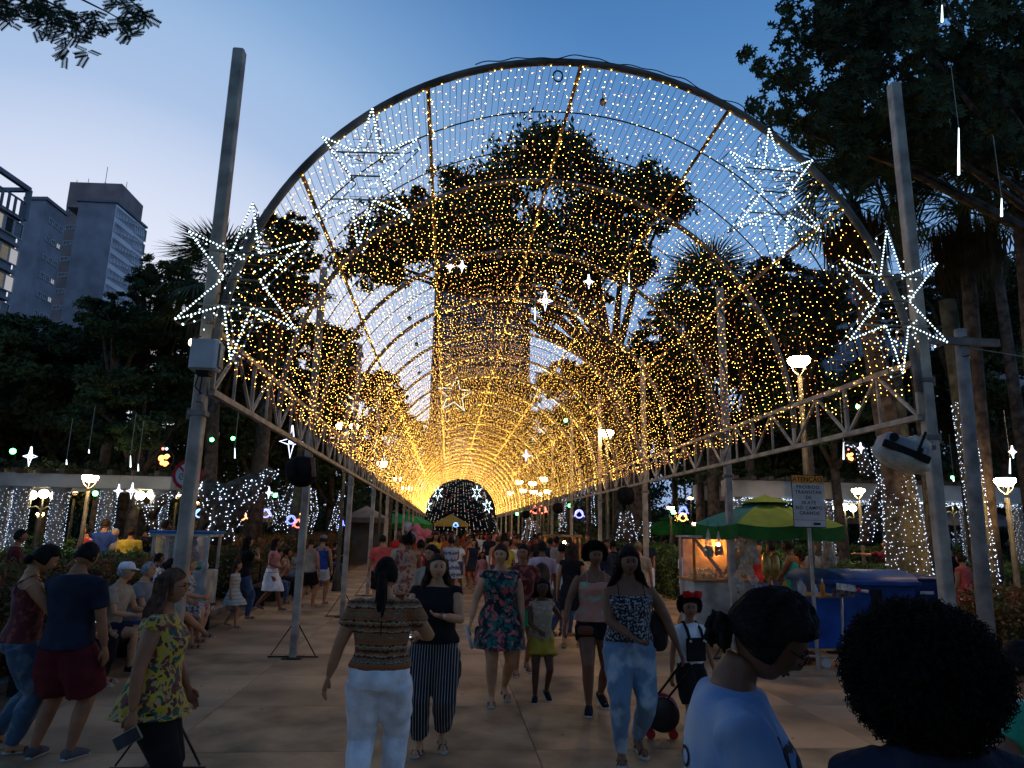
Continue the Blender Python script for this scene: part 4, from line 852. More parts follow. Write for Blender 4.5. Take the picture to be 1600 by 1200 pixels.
# christmas-tree cone of lights beyond the tunnel
cxm = at(714, 800, 84); root = empty('christmas_tree', (cxm.x, 84, 0), 0, 'giant cone christmas tree of light strings seen through the far tunnel mouth', 'christmas tree')
MB().tube([(0, 0, .3), (0, 0, 13)], [5.6, .3], 40).build('cone_net', mat('cone_dark', (.010, .012, .010), .9, 0, .2, 1), root)
rs = np.random.RandomState(3); P = []; Pr = []
for k in range(64):
    a = k/64*2*pi; n = 90; t = np.linspace(0, .97, n)+rs.uniform(-.004, .004, n); rr_ = 5.66*(1-t)+.3*t; m_ = rs.rand(n) > .5; P.append(np.stack([np.cos(a)*rr_, np.sin(a)*rr_, .3+12.7*t], -1)[m_])
MB().octa(np.vstack(P), .030).build('light_bulbs', glow('tree_bulb', (1, .80, .6), 1.5, False), root, kind='stuff')
for k in range(46):
    a = rs.uniform(pi, 2*pi); t = rs.uniform(0, .5); q = 5.8*(1-t)+.3*t
    MB().ell((math.cos(a)*q, math.sin(a)*q, .6+12.5*t), .16, 8, 6).build('bauble', mat('red_bauble', (.35, .01, .015), .3), root, True)
# ------------------------------------------------------------------ signs, boxes, speakers, utility pole
RED = mat('sign_red', (.45, .02, .03), .5); WHT = mat('sign_white', (.55, .53, .48), .6, 0, .06); BLK = mat('sign_black', (.015, .015, .015), .6); ORG = mat('sign_orange', (.80, .30, .03), .55)
def txt(s, size, m, parent, loc, rot=(pi/2, 0, 0), ext=.0015, name='lettering', sx=1.0, sp=1.0):
    c = bpy.data.curves.new(name, 'FONT'); c.body = s; c.size = size; c.extrude = ext; c.align_x = 'CENTER'; c.align_y = 'CENTER'; c.space_character = sp; c.offset = size*.012
    o = bpy.data.objects.new(name, c); COL.objects.link(o); c.resolution_u = 3
    dg = bpy.context.evaluated_depsgraph_get(); me = bpy.data.meshes.new_from_object(o.evaluated_get(dg)); bpy.data.objects.remove(o)
    me.materials.clear(); me.materials.append(m); o = bpy.data.objects.new(name, me); COL.objects.link(o); o.parent = parent; o.location = loc; o.rotation_euler = rot; o.scale = (sx, 1, 1); return o
Ys = 9.6; p = at(1263, 783, Ys); root = empty('warning_sign', (p.x, Ys, 0), 0, 'orange and white sign reading ATENÇÃO forbidding skating, above the green umbrella', 'sign')
W_, H_ = 54*Ys/FPX, 84*Ys/FPX; cz = p.z; MB().box((0, 0, cz), (W_, .012, H_), bev=.004).build('panel', BLK, root)
MB().box((0, -.009, cz+H_/2-.066), (W_-.016, .006, .108)).build('header_plate', ORG, root); MB().box((0, -.009, cz-.055), (W_-.016, .006, H_-.135)).build('text_plate', WHT, root)
txt('ATENÇÃO', .098, BLK, root, (0, -.0125, cz+H_/2-.068), sx=.95)
for i, s in enumerate(['PROIBIDO', 'TRANSITAR', 'DE', 'SKATE', 'NO CAMPO', 'GRANDE']): txt(s, .067, BLK, root, (0, -.0125, cz+.195-i*.073), sp=1.15)
MB().box((0, -.0135, cz-H_/2+.105), (W_-.016, .002, .004)).build('rule_line', BLK, root); MB().box((.1, -.0135, cz-H_/2+.055), (.1, .003, .03)).build('emblem', BLK, root); txt('PREFEITURA', .017, WHT, root, (.1, -.0155, cz-H_/2+.055)) if False else None
MB().tube([(0, .03, 0), (0, .03, cz+H_/2-.1)], .026, 8).build('post', GALV, root)
Yb = 13; p = at(293, 742, Yb); root = empty('no_cycling_sign', (p.x, Yb, 0), 0, 'round red-rimmed no-bicycles sign half hidden behind the left front pole', 'sign'); r_ = 22*Yb/FPX
rot = Matrix.Rotation(pi/2, 3, 'X')
MB().tube([(0, 0, p.z), (0, .012, p.z)], r_, 32).build('rim', RED, root); MB().tube([(0, -.004, p.z), (0, .006, p.z)], r_*.78, 32).build('face', WHT, root)
b = MB()
for s in (-1, 1): a = np.linspace(0, 2*pi, 20); b.tube(np.stack([s*.085+np.cos(a)*.052, np.full(20, -.008), p.z-.03+np.sin(a)*.052], -1), .006, 4)
b.tube([(-.085, -.008, p.z-.03), (-.04, -.008, p.z+.04), (.05, -.008, p.z+.04), (0, -.008, p.z-.03), (-.04, -.008, p.z+.04)], .006, 4).tube([(.085, -.008, p.z-.03), (.045, -.008, p.z+.07), (.07, -.008, p.z+.075)], .006, 4).tube([(0, -.008, p.z-.03), (-.085, -.008, p.z-.03)], .006, 4)
b.build('bicycle_symbol', BLK, root); MB().beam((-r_*.55, -.014, p.z+r_*.55), (r_*.55, -.014, p.z-r_*.55), .006, .035).build('slash', RED, root); MB().tube([(0, .03, 0), (0, .03, p.z)], .03, 8).build('post', GALV, root)
# electrical cabinet on the left front pole with a small lamp
p = at(322, 556, 5.62); root = empty('electrical_box', p, 0, 'grey electrical cabinet strapped to the left front pole', 'electrical box')
MB().box((0, 0, 0), (.215, .14, .255), bev=.015).build('cabinet', mat('cabinet_grey', (.58, .57, .54), .5, 0, .06, 6), root); MB().box((-.004, -.074, 0), (.19, .012, .235), bev=.005).build('door', mat('cabinet_grey', ()), root); MB().box((.118, 0, .0), (.012, .1, .2), bev=.004).build('hinge_strip', STEEL, root); MB().box((0, .0, -.145), (.1, .1, .035)).tube([(-.04, 0, -.16), (-.06, 0, -.25), (-.02, .05, -.3)], .006, 5).build('cable_gland', BLACKP, root)
p = at(299, 535, 5.6); root = empty('wall_lamp', p, 0, 'small warm lamp lit beside the electrical cabinet', 'small lamp'); MB().ell((0, 0, 0), (.022, .022, .03), 10, 8).build('bulb', glow('small_lamp', (1, .75, .4), 14), root, True); MB().tube([(.0, 0, .03), (.03, 0, .06), (.07, 0, .05)], .006, 5).build('bracket', DARKMET, root)
p = at(327, 500, 5.7); root = empty('junction_box', p, 0, 'small grey junction box above the electrical cabinet', 'junction box'); MB().box((0, 0, 0), (.06, .05, .06), bev=.006).build('case', STEEL, root); MB().tube([(.02, -.0, .02), (.06, 0, .12), (.08, 0, .3)], .005, 5).build('cable', WIRE, root)
p = at(312, 622, 5.7); root = empty('junction_box', p, 0, 'small box with cables below the electrical cabinet', 'junction box'); MB().box((0, 0, 0), (.045, .05, .07), bev=.006).build('case', STEEL, root); MB().tube([(0, -.02, .03), (.01, -.03, .16), (0, 0, .25)], .006, 5).build('cable', WIRE, root)
# floodlight wrapped in plastic, right pole
p = at(1408, 702, 5.3); root = empty('floodlight', p, R(-12), 'big floodlight case wrapped in torn plastic on the right front pole', 'floodlight'); root.rotation_euler = (0, R(24), R(-14))
PL = mat('milky_plastic', (.70, .66, .52), .35, 0, .15, 12, .8, 20, alpha=.55)
MB().box((0, 0, 0), (.34, .26, .155), bev=.02).build('case', mat('case_grey', (.30, .30, .31), .5, 0, .1, 5), root); MB().box((0, -.14, -.035), (.36, .03, .06), bev=.006).build('lower_rim', BLACKP, root); MB().tube([(-.12, -.138, .035), (-.12, -.15, .035)], .035, 14).build('lens', BLACKP, root)
b = MB().ell((.02, -.0, -.075), (.21, .17, .08), 22, 12); v = b.V[0]; v += (np.sin(v*41+[0, 2, 4])*.012+np.sin(v[:, [1, 2, 0]]*83)*.007); b.build('plastic_wrap', PL, root, True)
b = MB().ell((.09, -.0, .01), (.12, .15, .13), 20, 12); v = b.V[0]; v += (np.sin(v*47+[1, 2, 3])*.012+np.sin(v[:, [2, 0, 1]]*91)*.007); b.build('plastic_wrap', PL, root, True)
MB().box((.07, -.17, .08), (.018, .012, .16)).tube([(.07, -.17, 0), (.085, -.19, -.02), (.09, -.17, .02)], .014, 8).build('strap', BLACKP, root); MB().beam((.14, .06, .06), (.26, .12, .15), .035).build('bracket', STEEL, root)
# covered speakers hung on the truss
def speaker(px, py, Y, s, label):
    p = at(px, py, Y); root = empty('speaker', p, 0, label, 'speaker', 'black covered speakers hung under the trusses')
    b = MB().ell((0, 0, 0), (s, s*.9, s*.95), 20, 14); v = b.V[0]; v[:, 0] *= 1+.12*np.sign(v[:, 2])*np.abs(v[:, 2]/s); v += np.sin(v*23)*.012; b.build('cover', mat('black_cloth', (.010, .009, .009), .9, 0, .3, 6, .5, 14), root, True)
    MB().box((s*.72, -s*.5, s*.25), (.05, .06, s*1.1), Euler((0, R(-8), 0))).build('strap', mat('brown_strap', (.16, .10, .06), .7), root); MB().tube([(0, 0, s*.9), (0, 0, s*1.15)], .02, 6).build('hook', DARKMET, root)
sp = 'black cloth-covered speaker on the '
speaker(472, 737, 9.85, .235, sp+'second left pole under the truss'); speaker(978, 775, 14.4, .21, sp+'third right tunnel pole'); speaker(872, 794, 23.4, .20, sp+'fifth right tunnel pole'); speaker(822, 804, 32, .2, sp+'seventh right tunnel pole'); speaker(628, 797, 34, .22, sp+'far left side of the tunnel'); speaker(645, 806, 44, .22, sp+'left side nearest the tunnel end')
# concrete utility pole with cross arm
pb = gnd(1533, 985); Yu = 7.2; a = at(1540, 1000, Yu); t_ = at(1500, 515, Yu); root = empty('utility_pole', (a.x, Yu, 0), 0, 'round grey utility pole with a short cross arm, leaning left near the right edge', 'utility pole')
MB().tube([(0, 0, 0), ((t_.x-a.x), 0, t_.z)], [.085, .062], 14).build('post', mat('weathered_concrete', (.25, .23, .20), .85, 0, .2, 5, .4, 30), root, True)
MB().beam((t_.x-a.x-.42, -.06, t_.z-.16), (t_.x-a.x+.40, -.06, t_.z-.16), .05, .085).build('cross_arm', mat('weathered_wood', (.20, .17, .14), .85, 0, .2, 5), root)
b = MB()
for z in (-.10, -.16, -.32): b.tube([(t_.x-a.x, -.0, t_.z+z), (t_.x-a.x+.002, 0, t_.z+z-.012)], .072, 12)
b.build('band', DARKMET, root)
root = empty('overhead_wire', (t_.x, Yu, t_.z-.2), 0, 'thin pale wire running right from the utility pole arm', 'wire'); s = np.linspace(0, 1, 12); MB().tube(np.stack([s*6, -s*1.2, -.35*np.sin(s*pi)-.1*s], -1), .005, 4).build('wire', mat('pale_wire', (.4, .4, .38), .6), root)
# ------------------------------------------------------------------ people
SK = {k: mat('skin_'+k, c, .55, 0, .08, 9, .12, 80, spec=.35) for k, c in dict(fair=(.56, .28, .14), tan=(.44, .20, .09), brown=(.31, .13, .058), dark=(.19, .08, .038), deep=(.12, .052, .026)).items()}
HAIR = {k: mat('hair_'+k, c, .65, 0, .3, 20, .6, 90, spec=.12) for k, c in dict(black=(.010, .008, .007), brown=(.045, .024, .014), auburn=(.10, .045, .025), grey=(.30, .28, .26), blond=(.22, .14, .07)).items()}
EYEW = mat('eye_white', (.26, .24, .22), .3, 0, 0); EYED = mat('eye_dark', (.01, .008, .007), .2, 0, 0); LIP = {k: mat('lip_'+k, c, .45, 0, 0) for k, c in dict(fair=(.36, .11, .09), tan=(.28, .09, .07), brown=(.17, .06, .05), dark=(.09, .035, .03), deep=(.06, .025, .022)).items()}
PEND = []                                             # (mesh builder, name, materials, root, voxel, fold, seed, extras)
RZ = np.array([.455, .49, .52, .56, .62, .67, .73, .77, .805, .825, .845])
RF = dict(rx=[.078, .092, .103, .098, .080, .086, .094, .097, .100, .075, .036], yf=[.045, .055, .062, .064, .060, .066, .086, .066, .045, .034, .030], yb=[.060, .078, .080, .070, .052, .052, .055, .058, .050, .042, .034])
RM = dict(rx=[.070, .082, .090, .088, .084, .092, .104, .110, .115, .085, .038], yf=[.045, .055, .060, .060, .060, .062, .066, .062, .050, .036, .032], yb=[.055, .068, .068, .060, .054, .056, .060, .060, .052, .044, .036])
def smooth(a, b, x): t = np.clip((x-a)/(b-a), 0, 1); return t*t*(3-2*t)
def ik(a, c, l1, l2, hint):
    a, c, hint = (np.array(v, float) for v in (a, c, hint)); d = c-a; L = np.linalg.norm(d); M_ = (l1+l2)*.995
    if L > M_: c = a+d/L*M_; d = c-a; L = M_
    L = max(L, abs(l1-l2)+.01); u = d/np.linalg.norm(d); x = (l1*l1-l2*l2+L*L)/(2*L); h = math.sqrt(max(l1*l1-x*x, 1e-6))
    p = hint-u*(hint@u); p /= np.linalg.norm(p)+1e-9; return a+u*x+p*h, c
def headshape(D, hh, fem):
    """D unit directions, x right, y front, z up -> points of a head of height hh"""
    x, y, z = D[:, 0], D[:, 1], D[:, 2]; low = np.clip(-z, 0, 1)
    w = np.where(z < 0, 1-.26*low**1.6, 1.0); P = np.stack([x*.345*w, y*np.where(y > 0, .40*(1-.06*low), .44), z*.5], -1)
    P[:, 1] += np.where(y > 0, .02*low, -.015*low)*1; P[:, 2] *= np.where((y < 0) & (z < 0), 1-.22*np.clip(-y, 0, 1), 1)
    g = lambda cx, cz, sx, sz: np.exp(-((x-cx)/sx)**2-((z-cz)/sz)**2)*(y > 0)
    P[:, 1] += .075*g(0, -.20, .10, .12)+.035*g(0, .02, .07, .16)+.018*g(0, .22, .5, .10)-.04*(g(.34, .03, .15, .10)+g(-.34, .03, .15, .10))+.022*g(0, -.50, .22, .06)-.012*g(0, -.62, .2, .04)+.035*g(0, -.82, .25, .14)+.018*(g(.48, -.25, .2, .2)+g(-.48, -.25, .2, .2))+.012*(g(.12, -.26, .06, .06)+g(-.12, -.26, .06, .06))
    return P*hh
def sphere_dirs(su, sv):
    ph = np.linspace(-pi/2+.04, pi/2-.04, sv); th = np.arange(su)*2*pi/su
    return np.stack([np.cos(ph)[:, None]*np.cos(th), np.cos(ph)[:, None]*np.sin(th), np.repeat(np.sin(ph)[:, None], su, 1)], -1)
def person(px, Y, face, label, h=1.6, sex='f', w=1.0, skin='brown', top=None, bottom=None, shoes=None, hair=None, lean=0, hr=None, hl=None, er=None, el=None, step=.25, turn=0, nod=0, tilt=0, seat=None, feet=None, lvl=1, head=1.0, group='people strolling in the square', extras=None, x=None, belly=0, curl=.5, hip_sway=0, toe=0, glasses=False):
    """px: picture column of the feet, Y distance. body faces local +Y; face = turn about z in degrees."""
    gxx = x if x is not None else gx(px, Y)
    root = empty('person', (gxx, Y, .022), R(face), label, 'person', group); S = h
    tab = RF if sex == 'f' else RM; wz = np.array([w, w, w, w+belly*.5, w+belly, w+belly, w, w, 1+(w-1)*.7, 1+(w-1)*.5, 1+(w-1)*.4])
    kid = h < 1.35; 
    def ring(z): return tuple(np.interp(z, RZ, np.array(tab[k])*wz*(.93 if kid and k != 'rx' else 1)) for k in ('rx', 'yf', 'yb'))
    pz = .5 if seat is None else seat/h
    piv = np.array([0, 0, pz]); dz = pz-.5; Rl = np.array(Matrix.Rotation(-R(lean), 3, 'X')) @ np.array(Matrix.Rotation(R(tilt), 3, 'Y'))
    def TT(p): p = np.asarray(p, float)+[0, 0, dz]; return (p-piv)@Rl.T+piv
    V = {0: .0125, 1: .009, 2: .017, 3: .026}[lvl]/1.0; seg = 20 if lvl < 2 else 12
    th = np.arange(seg)*2*pi/seg
    def rr_(z, inf=0.0, mul=1.0, flare=0.0):
        rx, yf, yb = ring(z); rx, yf, yb = rx*mul+inf+flare, yf*mul+inf+flare, yb*mul+inf+flare
        return np.stack([np.cos(th)*rx, np.where(np.sin(th) > 0, np.sin(th)*yf, np.sin(th)*yb), np.full(seg, z)], -1)
    zz = np.array([.455, .475, .50, .53, .57, .61, .65, .69, .73, .765, .795, .815, .83, .845, .865])
    body = MB()
    torso = [TT(rr_(min(z, .845)) + [0, 0, z-min(z, .845)]) for z in zz]; torso[0] = TT(rr_(.455)*[.55, .6, 1]); body.loft([t*S for t in torso])
    if seat is not None: body.ell(np.array([0, .02, pz])*S, (.10*w*S, .09*w*S, .06*S), 14, 8)
    # neck and head
    nb, nt_ = TT([0, -.004, .835]), TT([0, .012, .885]); body.tube([nb*S, nt_*S], [.033*S*(1+(w-1)*.3), .030*S], 12)
    HM = np.array(Matrix.Rotation(R(turn), 3, 'Z') @ Matrix.Rotation(-R(nod), 3, 'X')); hh = .132*S*head*(1.16 if kid else 1.0)
    HR = Rl@HM if abs(lean) > 20 else HM; hc = TT([0, .012, .872])*S+HR@np.array([0, .012*S, hh*.47])
    # legs
    sh_z = .802; l_t, l_s = .245, .235
    feet_ = feet or [(.055+toe, step/2/h*.0+step/2/h, 0), (-.055-toe, -step/2/h, 0)]
    J = {}
    for i, sx in enumerate((1, -1)):
        hip = np.array([sx*.05*w+hip_sway, 0, pz-.005]); ft = np.array(feet_[i], float); ft[0] = ft[0] if feet else ft[0]
        ank = ft+[0, -.01, .042+(.035 if (seat is None and ft[1] < -.03) else 0)]
        kn, ank = ik(hip, ank, l_t, l_s, (sx*.12, 1, .15 if seat is None else .6)); J[i] = (hip, kn, ank)
        cal = kn*.62+ank*.38+[0, -.008, 0]; tw = w if w < 1.1 else 1+(w-1)*.8
        body.tube(np.array([hip+[0, 0, .0], hip*.6+kn*.4, kn, cal, ank])*S, np.array([.060*tw, .053*tw, .036*tw, .034*tw, .0195])*S, 12)
        fd = np.array([sx*.18, 1, 0]); fd /= np.linalg.norm(fd); heel = ank-[0, 0, .02]-fd*.022; toe_ = np.array([ank[0], ank[1], ft[2]+.012])+fd*.098
        body.tube(np.array([heel, ank*.5+heel*.5+fd*.02-[0, 0, .008], (heel+toe_)/2, toe_])*S, np.array([.020, .024, .022, .015])*S, 10); J[i] += (fd, heel, toe_, ft)
    # arms
    H = {}
    for i, sx in enumerate((1, -1)):
        sh = TT([sx*(.100 if sex == 'f' else .112)*(1+(w-1)*.7), -.002, sh_z-.006]); tgt = (hr, hl)[i]; rest = (.155*(1+(w-1)*.8)*sx, .03, .46+dz)
        tgt = np.array(tgt if tgt is not None else TT([rest[0], rest[1], rest[2]-dz]), float); hint = (er, el)[i] or (sx*.6, -1, -.2)
        el_, wr = ik(sh, tgt, .163, .143, hint); aw = 1+(w-1)*.95; mid = sh*.55+el_*.45
        body.tube(np.array([sh*1.0+np.array([-sx*.012, 0, .0]), mid, el_, el_*.4+wr*.6+0, wr])*S, np.array([.031*aw, .0285*aw, .0225*aw, .020*aw, .0135])*S, 10)
        d = wr-el_; d /= np.linalg.norm(d); H[i] = (sh, el_, wr, d)
    ex = []                                           # appended after the skin is fused: head, ears, hands
    hm = MB(); su, sv = {0: (56, 44), 1: (44, 34), 2: (20, 16), 3: (14, 11)}[lvl]
    A = sphere_dirs(su, sv); P = headshape(A.reshape(-1, 3), hh, sex == 'f').reshape(sv, su, 3)@HR.T+hc; hm.loft(list(P))
    for s in (-1, 1):
        if lvl < 3: hm.ell(hc+HR@np.array([s*.335, -.02, -.04])*hh, np.array([.03, .07, .12])*hh, 8, 6, 0, HR)
    for i, sx in enumerate((1, -1)):
        sh, e_, wr, d = H[i]; pn = np.cross(d, [0, 1., 0] if abs(d[1]) < .8 else [0, 0, 1.]); pn = pn*(-sx); pn /= np.linalg.norm(pn)+1e-9   # palm faces the thigh
        sdv = np.cross(d, pn); sdv /= np.linalg.norm(sdv)
        if lvl <= 1:
            hm.tube(np.array([wr-d*.012, wr+d*.012, wr+d*.034, wr+d*.056])*S, np.array([[.0095, .0135], [.0105, .018], [.0105, .023], [.0075, .021]])*S, 10, N0=pn)
            cu = curl
            for f in range(4):
                b0 = wr+d*.050+sdv*(f-1.5)*.0105; L = (.030, .035, .033, .026)[f]; p = [b0]; dd = d.copy()
                for k, fr in enumerate((.45, .32, .26)):
                    a = cu*(.35+.35*k)+.05*f; dd = dd*math.cos(a)+pn*math.sin(a); dd /= np.linalg.norm(dd); p.append(p[-1]+dd*L*fr*1.25)
                hm.tube(np.array(p)*S, np.array([.0062, .0057, .0052, .004])*S, 6)
            tb_ = wr+d*.014-sdv*.014; td = d*.75-sdv*.65+pn*.25; hm.tube(np.array([tb_, tb_+td*.022, tb_+td*.022+(d*.9+pn*.4)*.020])*S, np.array([.0085, .0070, .0050])*S, 6)
        else: hm.tube(np.array([wr-d*.01, wr+d*.03, wr+d*.085])*S, np.array([[.011, .016], [.011, .02], [.006, .012]])*S, 6, N0=pn)
    PEND.append((body, 'body', [SK[skin]], root, V*.95, 0, hm)) 
    root['hc'] = [float(v) for v in hc]
    # clothes -----------------------------------------------------
    tp = dict(kind='tee', m=mat('cloth_grey', (.3, .3, .3)), hem=.50); tp.update(top or {}); k = tp['kind']; hem = tp['hem']; inf = tp.get('inf', .008)
    kf = max(0, J[0][1][1], J[1][1][1]) if seat is None else 0; kb = max(0, -J[0][1][1], -J[1][1][1]) if seat is None else 0
    def clear(q, z):
        t = np.clip((.54-z)/.27, 0, 1.5); q[:, 1] += np.where(q[:, 1] > 0, kf*t, -kb*t)*np.clip(np.abs(q[:, 1])/.04, 0, 1); q[:, 1] *= 1+.10*min(t*3, 1); return q
    b = MB(); z_top = .838 if k in ('tee', 'long', 'sleeveless') else .775
    if k == 'sleeveless' or k == 'dress': z_top = .832
    if k in ('cami', 'tube', 'camidress'): z_top = .77
    zs = [z for z in np.linspace(max(hem, .47), z_top, 13)]; rings = []
    for z in zs:
        fl = tp.get('flare', 0)*max(0, (.62-z))/.15; q = clear(rr_(min(z, .845), inf+(.012*min(1, max(0, .55-z)/.05) if hem < .47 else 0), 1.03, fl), z); rings.append(TT(q)*S)
    if hem < .47:
        up = []; n = 7
        for j in range(n):
            z = hem+(.47-hem)*j/n; t = 1-j/n; fl = tp.get('flare', .0)*(1+1.2*t); base = rr_(.50, inf+.014, 1.04, fl); base[:, 2] = z; base = clear(base, z)
            base[:, :2] *= 1+.05*np.sin(th*6+j*.2)[:, None]*t; up.append(base)
        up = [(u-[0, 0, pz-.5])*1.0+[0, 0, 2*(pz-.5)]*0 + [0, 0, (pz-.5)] if False else (np.array(u)+[0, 0, dz])*1.0 for u in up] if seat is None else []
        rings = [u*S for u in up]+rings
    b.loft(rings)
    if seat is not None and hem < .47:
        for i in (0, 1): hip, kn = J[i][:2]; b.tube(np.array([hip, kn*1.0+(kn-hip)*(.05)])*S, np.array([.078*w, .058*w])*S, 14)
    if k in ('tee', 'long', 'sleeveless', 'dress', 'offshoulder'):
        for i, sx in enumerate((1, -1)):
            sh, e_, wr, d = H[i]; aw = 1+(w-1)*.9; t = tp.get('sleeve', {'tee': .62, 'long': 1, 'sleeveless': .06, 'dress': .06, 'offshoulder': .4}[k])
            if k == 'long': P = [sh+np.array([-sx*.02, 0, .002]), e_, e_*.1+wr*.9]; q = [.040*aw, .031*aw, .022*aw]
            else: P = [sh+np.array([-sx*.03, 0, .004]), sh, sh+(e_-sh)*max(t, .1)]; q = [.036*aw, (.040 if t > .2 else .035)*aw, (.037 if t > .2 else .030)*aw]
            if k != 'offshoulder': b.tube(np.array(P)*S, np.array(q)*S, 14)
    if k in ('tank', 'cami', 'camidress'):
        wd = .012 if k == 'tank' else .0035
        for sx in (1, -1):
            x0 = sx*.052*w; pts = [[x0*1.15, ring(.75)[1]*.80+.006, .755], [x0*1.05, ring(.80)[1]*.95+.004, .80], [x0, .0, .835+.004], [x0, -ring(.80)[2]-.002, .80], [x0*1.1, -ring(.75)[2]*.92-.006, .755]]
            P = np.array([TT(q) for q in pts])*S; b.tube(P, np.array([[max(.003, wd*.35), wd]]*5)*S+0, 8, N0=None)
    if k != 'none': PEND.append((b, tp.get('name', 'dress' if hem < .44 else 'shirt'), [tp['m']], root, max(V*.85, .008 if lvl < 2 else 0), tp.get('fold', .010), None))
    if bottom:
        bt_ = dict(kind='pants', end=.04, m=mat('denim', (.05, .08, .16)), fit=1.0); bt_.update(bottom); b = MB(); fit = bt_['fit']
        zr = [.452, .48, .51, .54, .57, .60]; rg_ = [TT(rr_(z, .006, 1.02+.02*(fit-1)))*S for z in zr]; rg_[0] = TT(rr_(.452, .004, 1)*[.6, .7, 1])*S; b.loft(rg_)
        if bt_['kind'] == 'skirt':
            rg_ = []
            for j in range(8):
                z = bt_['end']+(.58-bt_['end'])*j/7; t = 1-j/7; q = rr_(max(z, .50), .010, 1.03, bt_.get('flare', .02)*t); q[:, 2] = z; q = clear(q, z); q[:, :2] *= 1+.05*np.sin(th*7)[:, None]*t; rg_.append((q+[0, 0, dz])*S)
            b.loft(rg_)
        else:
            for i in (0, 1):
                hip, kn, ank = J[i][:3]; tw = (w if w < 1.1 else 1+(w-1)*.8); end = bt_['end']; Ls = [(hip+[0, 0, .01], .064*tw), (hip*.6+kn*.4, .057*tw*fit), (kn, .041*tw*fit), (kn*.62+ank*.38+[0, -.006, 0], .0385*tw*fit**1.4), (ank+[0, 0, .0], .0265*fit**2.2)]
                tot = .48; s_ = np.array([0, .098, .245, .335, .48]); cut = np.clip((.5-end)/.46*.48, .06, .48); PP = np.array([p for p, _ in Ls]); QQ = np.array([q for _, q in Ls]); ss = np.unique(np.r_[s_[s_ < cut-.01], cut]); P = np.stack([np.interp(ss, s_, PP[:, a]) for a in range(3)], -1); q = np.interp(ss, s_, QQ)*1.04+.003
                if bt_['kind'] == 'shorts': q = q*np.linspace(1.0, 1.14*fit, len(q))
                b.tube(P*S, q*S, 16)
        nm = {'pants': 'trousers', 'jeans': 'jeans', 'shorts': 'shorts', 'skirt': 'skirt', 'leggings': 'leggings', 'overalls': 'overalls'}[bt_['kind']]
        PEND.append((b, nm, [bt_['m']], root, V*.9, .010 if bt_['kind'] != 'leggings' else .002, None))
    shd = dict(kind='sandal', m=mat('sandal_leather', (.12, .06, .035), .6)); shd.update(shoes or {})
    for i, sx in enumerate((1, -1)):
        hip, kn, ank, fd, heel, toe_, ft = J[i]; b = MB(); zf = ft[2]; up = (ank[2]-ft[2]) > .06; q = np.array([-fd[1], fd[0], 0]); z0 = zf+.004+(.012 if up else 0)
        hz = heel[2]-.022 if up else zf+.004; c0 = np.array([heel[0], heel[1], hz])-fd*.006; c1 = np.array([toe_[0], toe_[1], zf+.004])+fd*.016; m1 = c0*.45+c1*.55
        if lvl < 3:
            b.tube(np.array([c0-fd*.006, c0+fd*.01, m1, c1-fd*.02, c1])*S, np.array([[.006, .012], [.008, .021], [.008, .026], [.008, .024], [.006, .010]])*S*(1.0), 10, N0=(0, 0, 1), mi=1)
            if shd['kind'] == 'shoe': b.tube(np.array([heel-fd*.004+[0, 0, .004], heel*.6+toe_*.4+[0, 0, .006], toe_-fd*.01, toe_+fd*.010])*S, np.array([[.026, .023], [.026, .0265], [.017, .025], [.008, .013]])*S, 12, N0=(0, 0, 1), mi=0)
            else:
                for t in (.30, .72): c = heel*(1-t)+toe_*t; b.tube(np.array([c+q*.024-[0, 0, .012], c+q*.014+[0, 0, .020-.01*t], c-q*.014+[0, 0, .020-.01*t], c-q*.024-[0, 0, .012]])*S, np.array([[.003, .010]]*4)*S, 6, N0=(0, 0, 1), mi=0)
            b.build('shoe' if shd['kind'] == 'shoe' else 'sandal', [shd['m'], shd.get('sole', mat('sole_pale', (.40, .36, .30), .8, 0, .1))], root, True)
    # hair ----------------------------------------------------------
    hd = dict(kind='short', c='black', len=.25); hd.update(hair or {}); hk = hd['kind']
    if hk != 'none':
        b = MB(); A = sphere_dirs(su, sv); D = A.reshape(-1, 3); P = headshape(D, hh, True)/hh; x_, y_, z_ = D.T
        line = hd.get('line', .50); facem = smooth(.05, .32, y_-.12*np.abs(x_))*smooth(line+.12, line-.06, z_+.28*x_**2)
        nk = smooth(-.42, -.62, z_); off = np.where(hk == 'short', .035, .07)+hd.get('vol', 0)
        if hk == 'afro': off = off+.14
        if lvl < 3: off = off*(1+.22*np.sin(D[:, 0]*17+D[:, 2]*9)*np.sin(D[:, 1]*13))
        m_ = np.clip(facem+nk, 0, 1); sc_ = 1+off*2.1*(1-m_)-.16*m_; b.loft(list((P*sc_[:, None]*hh).reshape(sv, su, 3)@HR.T+hc))
        hp = lambda x, y, z: hc+HR@np.array([x, y, z])*hh; wd = lambda p: p
        dn = np.array([0, 0, -1.]); L = hd['len']*S
